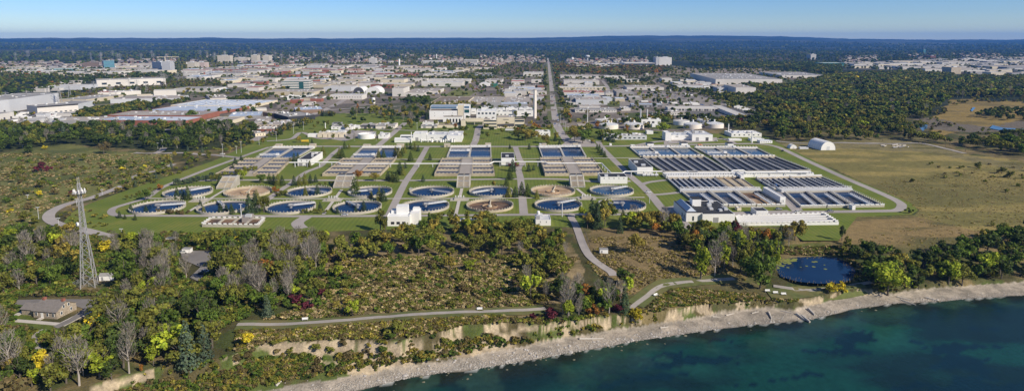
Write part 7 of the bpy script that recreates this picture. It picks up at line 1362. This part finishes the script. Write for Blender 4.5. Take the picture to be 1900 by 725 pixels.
grove([(1030,122),(1240,126),(1245,134),(1180,142),(1030,134)], 900, {'round.brown': 4, 'round.dark': 2, 'round.orange': .6, 'round.olive': 2}, (9, 14), 'w', 9)
grove([(1120,150),(1200,149),(1210,154),(1130,157)], 60, {'round.dark': 3, 'fir.fir': 2}, (8, 11), 'w', 7)
grove([(1280,118),(1560,118),(1560,140),(1450,128),(1290,122)], 1700, {'round.dark': 4, 'round.green': 1, 'round.olive': 1.5, 'round.gold': .2}, (9, 14), 'w', 12)
grove([(-200,99),(700,95),(1040,96),(1900,94),(2100,94),(2100,114),(1560,117),(1260,116),(1040,112),(760,112),(480,118),(-200,124)], 9000, {'round.dark': 5, 'round.green': 1.2, 'round.olive': 1.2, 'round.brown': .5}, (10, 16), 'w', 14, bl=False)
grove([(-200,87),(2100,87),(2100,95),(-200,95)], 4200, {'round.dark': 5, 'round.olive': 1}, (16, 26), 'w', 24, bl=False)
grove(TOWN2, 1500, {'round.dark': 5, 'round.olive': 1.5}, (9, 13), 'w', 12)
# single landmark trees read off the photograph
LT = [(270,372,26,'wide','green','spreading mid green tree left of the curved outer road'),(90,460,30,'round','green','round green tree above the left wood'),(300,436,8,'bush','brown','low brown bush by the white shed'),
(228,312,22,'wide','green','broad round green tree on the rough hill at the left'),(57,284,18,'bush','dark','large dark green thicket on the hill, left of two'),(193,286,26,'wide','brown','large dark brownish thicket on the hill, right of two'),(85,278,10,'bush','yellow','small yellow bush on the hill'),(77,318,20,'bush','maroon','maroon bush on the hill, left'),(90,318,14,'bush','maroon','smaller maroon bush on the hill, right'),
(178,616,42,'round','yellow','bright yellow tree beside the stone house car park'),(215,620,60,'wide','green','large mid green tree right of the yellow one'),(130,700,72,'wide','lime','big willow-like yellow-green tree at the bottom left'),(80,695,52,'round','yellow','yellow tree at the bottom left left of the willow'),(105,702,40,'round','yellow','low yellow tree under the willow'),(20,700,45,'round','gold','golden tree at the left bottom corner'),
(460,645,32,'round','yellow','small bright yellow tree on the bluff edge'),(262,690,18,'tall','orange','tiny orange tree at the bluff edge left'),(350,690,92,'fir','bluegreen','tall blue-green spruce at the bluff edge, left'),(380,668,75,'fir','bluegreen','tall blue-green spruce at the bluff edge, right'),(300,560,54,'bare','grey','pale dead tree with upright limbs by the wood car park left'),(346,520,46,'bare','grey','pale white barked dead tree in front of the car park'),
(655,587,36,'round','lime','two toned yellow-green tree right by the lakeside path'),(834,504,36,'round','gold','round golden tree in the tan meadow'),(875,503,26,'wide','lime','low yellow-green tree right of the golden one'),(984,555,54,'round','lime','tall bright yellow-green tree at the right end of the meadow'),(570,572,16,'bush','maroon','dark maroon thicket lower left of the meadow'),(600,548,16,'bush','maroon','dark maroon thicket higher in the meadow slope'),(985,592,16,'bush','maroon','crimson bush at the end of the lakeside path'),
(1055,585,66,'bare','grey','greyish leafless tree on the bluff top'),(1130,580,62,'bare','grey','slim leafless tree on the bluff top right'),(1180,600,36,'round','yellow','bright yellow tree on the bluff brink'),(1106,590,26,'bush','orange','orange leaved bush at the bluff brink'),(1158,580,54,'fir','fir','dark conifer on the bluff top'),(735,650,32,'bush','olive','lone olive bush clinging to the bluff'),
(1178,470,42,'wide','gold','broad round golden olive tree on the dry field below the plant'),(1300,518,72,'tall','lime','tall yellow-green poplar left of the pond, front'),(1326,512,66,'bare','grey','grey leafless poplar left of the pond'),(1410,535,76,'wide','green','big green tree right beside the pond'),(1440,500,60,'tall','lime','tall light green tree at the left shore of the pond'),
(1648,540,72,'wide','lime','big sunlit yellow-green tree above the beach logs'),(1760,528,52,'round','lime','round yellow-green tree at the right beach'),(1785,530,48,'wide','olive','pale olive willow at the right beach'),(1830,512,56,'round','lime','yellow-green tree inland of the right beach'),(1762,500,46,'round','green','bright green tree behind the right beach'),(1565,540,20,'bush','yellow','small yellow bush by the path right of the pond'),(1535,548,26,'bush','yellow','yellow bush with orange tips below the pond'),(1705,530,30,'round','dark','dark tree at the beach head'),
(1475,446,44,'wide','gold','bright golden tree at the end of the long white channels'),(1395,448,34,'round','gold','golden tree in front of the long white channels'),(1362,436,30,'round','maroon','dark red tree in front of the black roofed hall'),(1420,455,36,'round','orange','rusty orange tree below the channels'),(1345,440,34,'round','lime','yellow-green tree in front of the black roofed hall'),(1250,428,36,'round','gold','olive gold tree left of the white gabled hall'),(1232,430,46,'bare','grey','bare greyish poplar left of the white gabled hall'),(1562,446,30,'tall','dark','upright dark shrub at the right end of the lawn'),
(664,358,26,'fir','olive','large full conifer before the rear tank'),(463,398,44,'fir','fir','dark conifer pair left of the white bridged tank, left one'),(474,394,42,'fir','fir','dark conifer pair left of the white bridged tank, right one'),(490,394,36,'round','olive','olive tree beside the dark conifer pair'),
(1098,420,56,'fir','fir','tall dark conifer below the round tanks'),(1108,424,52,'fir','fir','second dark conifer below the round tanks'),(1122,420,40,'round','gold','golden tree beside the tall conifers'),(1090,424,34,'round','gold','small gold tree in front of the tall conifers'),(1150,432,34,'fir','fir','conifer standing alone on the tan strip'),
(663,335,22,'wide','orange','orange autumn tree beside the second slatted ramp'),(697,336,20,'wide','gold','yellow autumn tree below the basins'),(916,348,14,'round','gold','little gold tree right of the central ramp'),(450,334,20,'wide','lime','bright yellow-green tree beside the west ramp'),(483,340,20,'wide','green','round green tree below the west basins'),(510,358,14,'bush','orange','reddish shrub beside the sandy tank'),(300,352,14,'bush','orange','rusty shrub left of the westmost rear tank'),
(555,265,14,'round','gold','golden tree by the five box filters'),(515,252,14,'round','gold','golden tree at the conifer row'),(488,268,14,'round','gold','yellow tree at the end of the conifer row'),(658,262,14,'bare','grey','thin autumn tree on the rear lawn, left'),(698,262,14,'bare','grey','thin autumn tree on the rear lawn, right'),(664,205,14,'tall','orange','orange-red tree on top of the mound clump'),(760,236,18,'round','gold','golden tree at the road fork behind the works'),(845,240,12,'round','orange','small orange tree before the low cream building'),(1163,245,14,'tall','orange','small orange tree before the digester wall'),
(975,261,26,'wide','gold','broad olive gold tree on the central lawn edge'),(962,258,22,'wide','olive','olive tree on the central lawn edge'),(1013,266,20,'wide','gold','dark gold tree left of the main road end'),(1081,266,30,'wide','green','bright green tree right of the main road end'),(1066,262,30,'wide','gold','olive tree right of the main road end'),(1231,248,26,'wide','lime','tall pale yellow-green tree beside the boiler house'),(948,309,8,'bush','maroon','maroon shrub before the white cube pump house'),(957,310,10,'bush','maroon','second maroon shrub before the white cube pump house'),
(355,222,22,'wide','green','big dark green tree at the corner of the brick plant'),(1420,232,12,'round','maroon','red tree at the forest edge'),(1413,228,10,'round','maroon','smaller red tree at the forest edge'),(1690,338,10,'bush','olive','small bush on the right dry field'),(1858,322,14,'bush','olive','olive bush group on the right field, left'),(1872,330,16,'bush','olive','olive bush group on the right field, right'),(1818,312,14,'bush','olive','grey-green bush on the right field'),(1687,396,12,'bush','dark','round dark bush at the perimeter road bend'),(1843,420,10,'bush','olive','pale bush low on the right field'),
(45,620,20,'bush','dark','dark bush below the stone house lawn'),(706,430,46,'tall','olive','tall olive tree left of the control building'),(716,432,34,'tall','olive','thin leaved tree at the left corner of the control building'),(800,426,36,'tall','green','bright green slim tree right of the control building')]
for u, v, hp, kd, cl, lb in LT: addtree(u, v, hp, kd, cl, '', lb)
# conifers on the plant lawns, read off one by one
CF = [(222,404,13),(232,406,9),(251,408,11),(372,385,14),(329,368,20),(339,368,18),(349,370,24),(243,392,14),(271,393,13),(378,396,14),(409,394,18),(420,392,14),(430,396,18),(408,345,20),(300,0,0),(500,340,18),(508,342,18),(516,344,20),(524,344,18),(546,344,18),(556,344,18),(566,342,20),(576,340,16),(586,338,14),(567,365,18),(589,362,20),(569,395,10),(658,360,30),(689,368,14),(704,372,24),(711,373,24),(675,394,22),(660,396,14),(626,396,12),(594,391,16),(477,374,22),(720,335,18),(728,337,18),(736,338,20),(742,322,22),(748,325,16),(752,312,12),(734,290,18),(740,292,18),(745,290,14),(785,337,13),(946,333,22),(951,318,22),(940,345,16),(981,318,14),(990,316,10),(968,362,24),(956,366,20),(944,366,22),(979,364,22),(996,368,16),(635,294,20),(640,276,14),(648,276,10),(630,290,16),(703,296,18),(712,296,18),(762,299,18),(798,297,12),(762,276,14),(755,277,12),(770,278,14),(776,281,12),(751,284,14),(600,288,16),(546,300,16),(553,298,14),(539,303,10),(437,308,16),(448,302,14),(432,314,12),(1112,284,16),(1117,288,14),(1122,292,12),(1108,277,10),(946,276,9),(982,277,11),(1017,266,12),(1030,262,12),(1038,268,10),(579,268,10),(718,240,10),(1130,262,14),(1138,264,12),(1118,264,10),(1126,360,0),(1065,0,0),(1060,0,0),(575,310,12),(1112,340,0)]
for u, v, hp in CF:
    if hp: addtree(u, v, hp*1.12, 'fir', q3.choice(['fir', 'fir', 'dark', 'olive']), 'standing on the lawns among the treatment tanks', wf=1.35)
for (u0, v0, u1, v1, n, hp, cl) in ((390,338,480,318,12,14,'olive'),(300,341,392,332,0,0,'x'),(322,346,395,333,14,13,'bluegreen'),(290,395,352,397,9,9,'brown'),(560,396,610,396,8,9,'olive'),(505,372,600,368,0,0,'x'),(230,372,300,350,8,10,'olive'),(510,366,535,362,5,12,'olive'),(590,348,640,338,5,10,'olive')):
    for i in range(n): addtree(u0+(u1-u0)*(i+.5)/n+q3.uniform(-2, 2), v0+(v1-v0)*(i+.5)/n+q3.uniform(-1, 1), hp*q3.uniform(.8, 1.2), 'round' if cl != 'brown' else 'bush', cl, 'in a row beside the western round tanks')
# nearest 300 of a kind stand as single things; the rest is woodland
cat_of = lambda k: {'fir': 'conifer', 'bare': 'bare tree', 'bush': 'bush'}.get(k, 'tree')
lim = {'tree': 300, 'conifer': 235, 'bare tree': 190, 'bush': 290}; cnt = dict.fromkeys(lim, 0); rest = []
PROT = [(22,548,135,603),(130,556,184,580),(333,466,396,521),(152,518,212,534),(200,396,716,426),(715,384,781,413),(990,404,1060,417),(1262,392,1366,408),(1372,400,1560,417),(1440,479,1584,524),(1062,402,1140,512),(1215,519,1365,536),(1183,536,1222,572),(450,574,1005,606),(1437,526,1618,542),(1105,462,1122,474),(415,562,470,600),(300,446,320,454),(1490,405,1560,444),(240,633,280,640),(66,608,88,650)]
def hidden(t_):
    if t_[8] or 'lawns' in t_[7] or 'row beside' in t_[7] or t_[1] > 480: return False
    u_, v_ = UV(t_[0], t_[1], t_[2]); k = FPX/(t_[1]*CP+(CAMH-t_[2])*SP); hp = t_[3]*k*CP; w_ = t_[3]*.30*k*t_[4]
    for a, b_, c, d in PROT:
        ow = min(u_+w_, c)-max(u_-w_, a); oh = min(v_-hp*.12, d)-max(v_-hp, b_)
        if ow > .25*w_ and oh > .16*hp and v_ > b_: return True
    return False
n0 = len(TREES); TREES = [t_ for t_ in TREES if not hidden(t_)]; print('culled', n0-len(TREES))
order = sorted(TREES, key=lambda t_: (0 if t_[8] else 1, 0 if 'lawns' in t_[7] or 'row beside' in t_[7] else 1, -t_[3]/max(t_[1], 1)))
TRK = {}
for i, (x_, y_, z_, h, wf, kind, colr, where, label) in enumerate(order):
    c = cat_of(kind)
    if cnt[c] >= lim[c] or h/math.hypot(x_, y_) < .0042: 
        if where or label: rest.append((x_, y_, z_, h, wf, kind, colr))
        continue
    cnt[c] += 1; cr_, tr_ = getmesh(kind, i % (4 if kind in ('round', 'fir', 'wide') else 3))
    pu_, pv_ = UV(x_, y_, z_); loc_ = locate(pu_, pv_)
    lb = label or (('tall ' if h > 12 else 'low ' if h < 6 else '')+('narrow ' if wf < .92 else 'broad ' if wf > 1.1 else '')+CNM[colr]+' '+KN[kind].replace('spreading broadleaf', 'spreading')+' '+loc_); rz = (i*2.39996) % 6.283
    e = empty(ON[kind], (x_, y_, z_-.05), rz, lb, c, None if label else (CNM[colr]+' '+(c+'s').replace('shs', 'shes')+' '+loc_)); e.scale = (h*wf, h*wf, h)
    inst('crown', cr_, e, mat=LM[colr]); inst('trunk', tr_, e)
print('TREES', len(TREES), cnt, 'rest', len(rest))
# lower cost trees for the woods: all leaf clumps gathered in one sheet of foliage
def forest(name, items, nfun, lsz, label, gname):
    tmpl = {}; VV = []; CC = []
    for x_, y_, z_, h, wf, kind, colr in items:
        nq = nfun(math.hypot(x_, y_)); k = (kind, nq, q3.randrange(4))
        if k not in tmpl:
            Q = crown(kind, nq, 900+k[2]*31+nq, LS[kind]*math.sqrt(NQ[kind]/nq)*lsz); tmpl[k] = (Q.reshape(-1, 3), tvar(nq, k[2]))
        Q, tv = tmpl[k]; a = q3.uniform(0, 6.28); c_, s_ = math.cos(a), math.sin(a); W_ = h*wf
        V_ = np.stack([(Q[:, 0]*c_-Q[:, 1]*s_)*W_+x_, (Q[:, 0]*s_+Q[:, 1]*c_)*W_+y_, Q[:, 2]*h+z_], 1).astype(np.float32); VV.append(V_)
        base = np.array(LEAF[colr])*q3.uniform(.84, 1.2); CC.append((tv*base).astype(np.float32))
    if not VV: return
    V_ = np.concatenate(VV); o = npmesh(name, V_, np.arange(len(V_)).reshape(-1, 4), fm, np.concatenate(CC)); tag(o, label, gname, kind='stuff'); print(name, len(V_)//4)
fm = attrmat('forest_foliage', var=.12, sc=.03, bump=0, rough=.8, transl=.25)
near_ = [r for r in rest if r[1] < 900 and r[5] != 'bush']; mid_ = [r for r in rest if 900 <= r[1] < 2300 and r[5] != 'bush']; far_ = [r for r in rest if r[1] >= 2300 and r[5] != 'bush']; bs_ = [r for r in rest if r[5] == 'bush']
forest('woodland', near_, lambda d: 560, 1.0, 'dense mixed woodland behind the nearer trees', 'woodland')
forest('forest', mid_, lambda d: 130 if d < 1500 else 70, 1.0, 'broad mass of forest and town greenery in the middle distance', 'woodland')
forest('distant_forest', far_, lambda d: 26 if d < 4500 else 12, 1.15, 'far off forest cover fading to blue toward the horizon', 'woodland')
# scrub and tall grass that nobody could count
def scrub(poly, n, cols, hr, clump=.5, wf=1.0, seed=0):
    us = np.array([p[0] for p in poly]); W_ = [G(*p)[:2] for p in poly]; x0, x1, y0, y1 = min(p[0] for p in W_), max(p[0] for p in W_), min(p[1] for p in W_), max(p[1] for p in W_)
    XX = rng.uniform(x0, x1, n*6); YY = rng.uniform(y0, y1, len(XX)); U_, V_ = UV(XX, YY, hgt(XX, YY)); ok = inpoly(U_, V_, poly) & ((.55*fbm(XX, YY, 8, 201+seed)+.45*fbm(XX, YY, 28, 221+seed)) > clump-.08) 
    for e_ in EXC: ok &= ~inpoly(U_, V_, e_)
    XX, YY = XX[ok][:n], YY[ok][:n]; Z_ = hgt(XX, YY); out = []
    for x_, y_, z_ in zip(XX, YY, Z_):
        if z_ < -9.5 or nearroad(x_, y_, .8): continue
        a_ = math.atan2(x_, y_); r_ = math.hypot(x_, y_); rt = np.interp(a_, TOE[:, 0], TOE[:, 1]); u_ = float(u_of(a_)); rc = np.interp(a_, CREST[:, 0], CREST[:, 1]) + 5*(float(fbm(np.array([x_]), np.array([y_]), 14, 3)[0])-.5) + 5*(float(vn(np.array([x_]), np.array([y_]), 24, 4)[0])-.5)*(u_ < 1000)
        s_ = (r_-rt)/max(rc-rt, .1)
        if 0 < s_ < 1.02 and ((s_ > .76 and q3.random() < .92) or (650 < u_ < 990 and q3.random() < .35) or (u_ > 990 and u_ < 1440 and q3.random() < .55)): continue
        out.append((x_, y_, z_-.1, q3.uniform(*hr), wf*q3.uniform(.7, 1.4), 'bush', q3.choice(cols)))
    return out
sc_ = scrub([(200,716),(285,686),(430,664),(600,640),(770,632),(870,606),(1000,606),(1080,595),(1080,620),(950,650),(800,676),(690,700),(560,712),(430,745),(200,760)], 2600, ['brown', 'olive', 'brown', 'dark', 'gold', 'green'], (1.0, 2.6), .44)
sc_ += scrub([(990,600),(1080,588),(1240,572),(1430,555),(1430,575),(1250,600),(1140,615),(990,645)], 500, ['olive', 'green', 'gold', 'brown'], (1.0, 2.6), .46, 1, 12)
sc_ += scrub([(440,606),(1010,577),(1010,600),(870,602),(770,625),(600,630),(490,638),(440,655)], 2600, ['brown', 'olive', 'brown', 'gold', 'olive', 'straw'], (.9, 2.0), .36, 1.2, 2)
sc_ += scrub([(470,598),(600,560),(600,500),(640,480),(1000,474),(1070,480),(1010,572),(700,586)], 7500, ['brown', 'straw', 'straw', 'olive', 'green', 'brown', 'straw', 'olive'], (.5, 2.2), .47, 1.2, 3)
sc_ += scrub([(1090,440),(1250,440),(1330,470),(1400,520),(1240,524),(1190,555),(1120,520),(1090,490)], 3400, ['straw', 'brown', 'straw', 'gold'], (.5, 1.1), .46, 1.3, 4)
sc_ += scrub([(1190,572),(1240,532),(1420,522),(1600,540),(1590,552),(1420,565),(1300,566)], 1700, ['brown', 'straw', 'olive', 'gold', 'green'], (.7, 1.6), .44, 1.2, 5)
sc_ += scrub([(0,470),(200,440),(560,430),(600,480),(440,600),(0,725)], 10500, ['olive', 'dark', 'green', 'brown', 'green', 'olive'], (1.4, 3.4), .34, 1.1, 6)
sc_ += scrub([(1430,470),(1440,455),(1560,452),(1600,500),(1620,530),(1540,528),(1590,500),(1560,474),(1480,474)], 900, ['olive', 'straw', 'brown', 'green'], (.8, 1.8), .40, 1.1, 7)
sc_ += scrub([(1590,545),(1640,520),(1990,500),(1990,520),(1700,538)], 500, ['olive', 'dark', 'brown'], (1, 2.4), .4, 1, 8)
sc_ += scrub([(1620,340),(1900,300),(1950,430),(1860,440),(1720,462),(1590,455),(1700,400)], 1500, ['straw', 'straw', 'gold'], (.4, .8), .52, 1.6, 9)
sc_ += scrub([(0,285),(320,286),(310,330),(90,395),(0,470)], 2600, ['olive', 'brown', 'straw', 'straw'], (.6, 1.5), .50, 1.4, 10)
sc_ += scrub([(1740,262),(1720,225),(1800,183),(1990,190),(1990,240),(1800,232)], 0, ['straw'], (.6, 1.2), .52, 1.6, 11)
forest('low_scrub', sc_+[b_ for b_ in bs_ if b_[1] < 900], lambda d: 40, .95, 'low brown and olive scrub and tall grass covering the wild ground', 'scrub')
forest('town_bushes', [b_ for b_ in bs_ if b_[1] >= 900], lambda d: 24, 1.0, 'bushes scattered through the town and meadows', 'bushes')
# reeds round the pond
b = MB(); pd = POW
for i in range(420):
    k = q3.randrange(12); t_ = q3.random(); a, c = pd[k], pd[(k+1) % 12]; x_, y_ = a[0]+(c[0]-a[0])*t_+q3.gauss(0, 1.7), a[1]+(c[1]-a[1])*t_+q3.gauss(0, 1.7)
    if k in (8, 9, 10) and q3.random() < .5: continue
    h = q3.uniform(.4, 1.1); b.add([(x_-.12, y_, PZ-.2), (x_+.12, y_, PZ-.2), (x_+q3.uniform(-.2, .2), y_+q3.uniform(-.2, .2), PZ+h)], [(0, 1, 2)])
mat('reed', (.20,.15,.07), .9, .3, 1); tag(b.build('reeds', M['reed']), 'fringe of tan reeds around the pond', 'reeds', kind='stuff')
# ================================================================ AIR
b = MB(); b.box(-21500, -3500, -19, 21500, 21500, 310); hzb = b.build("haze", []); tag(hzb, kind='stuff')
hm_ = bpy.data.materials.new('air'); hm_.use_nodes = True; t = hm_.node_tree; t.nodes.remove(t.nodes['Principled BSDF']); pvn = t.nodes.new('ShaderNodeVolumePrincipled'); pvn.inputs['Color'].default_value = (.12, .38, 1.0, 1); pvn.inputs['Density'].default_value = 4.4e-5; pvn.inputs['Anisotropy'].default_value = 0.0
t.links.new(pvn.outputs[0], t.nodes['Material Output'].inputs['Volume']); hzb.data.materials.clear(); hzb.data.materials.append(hm_)
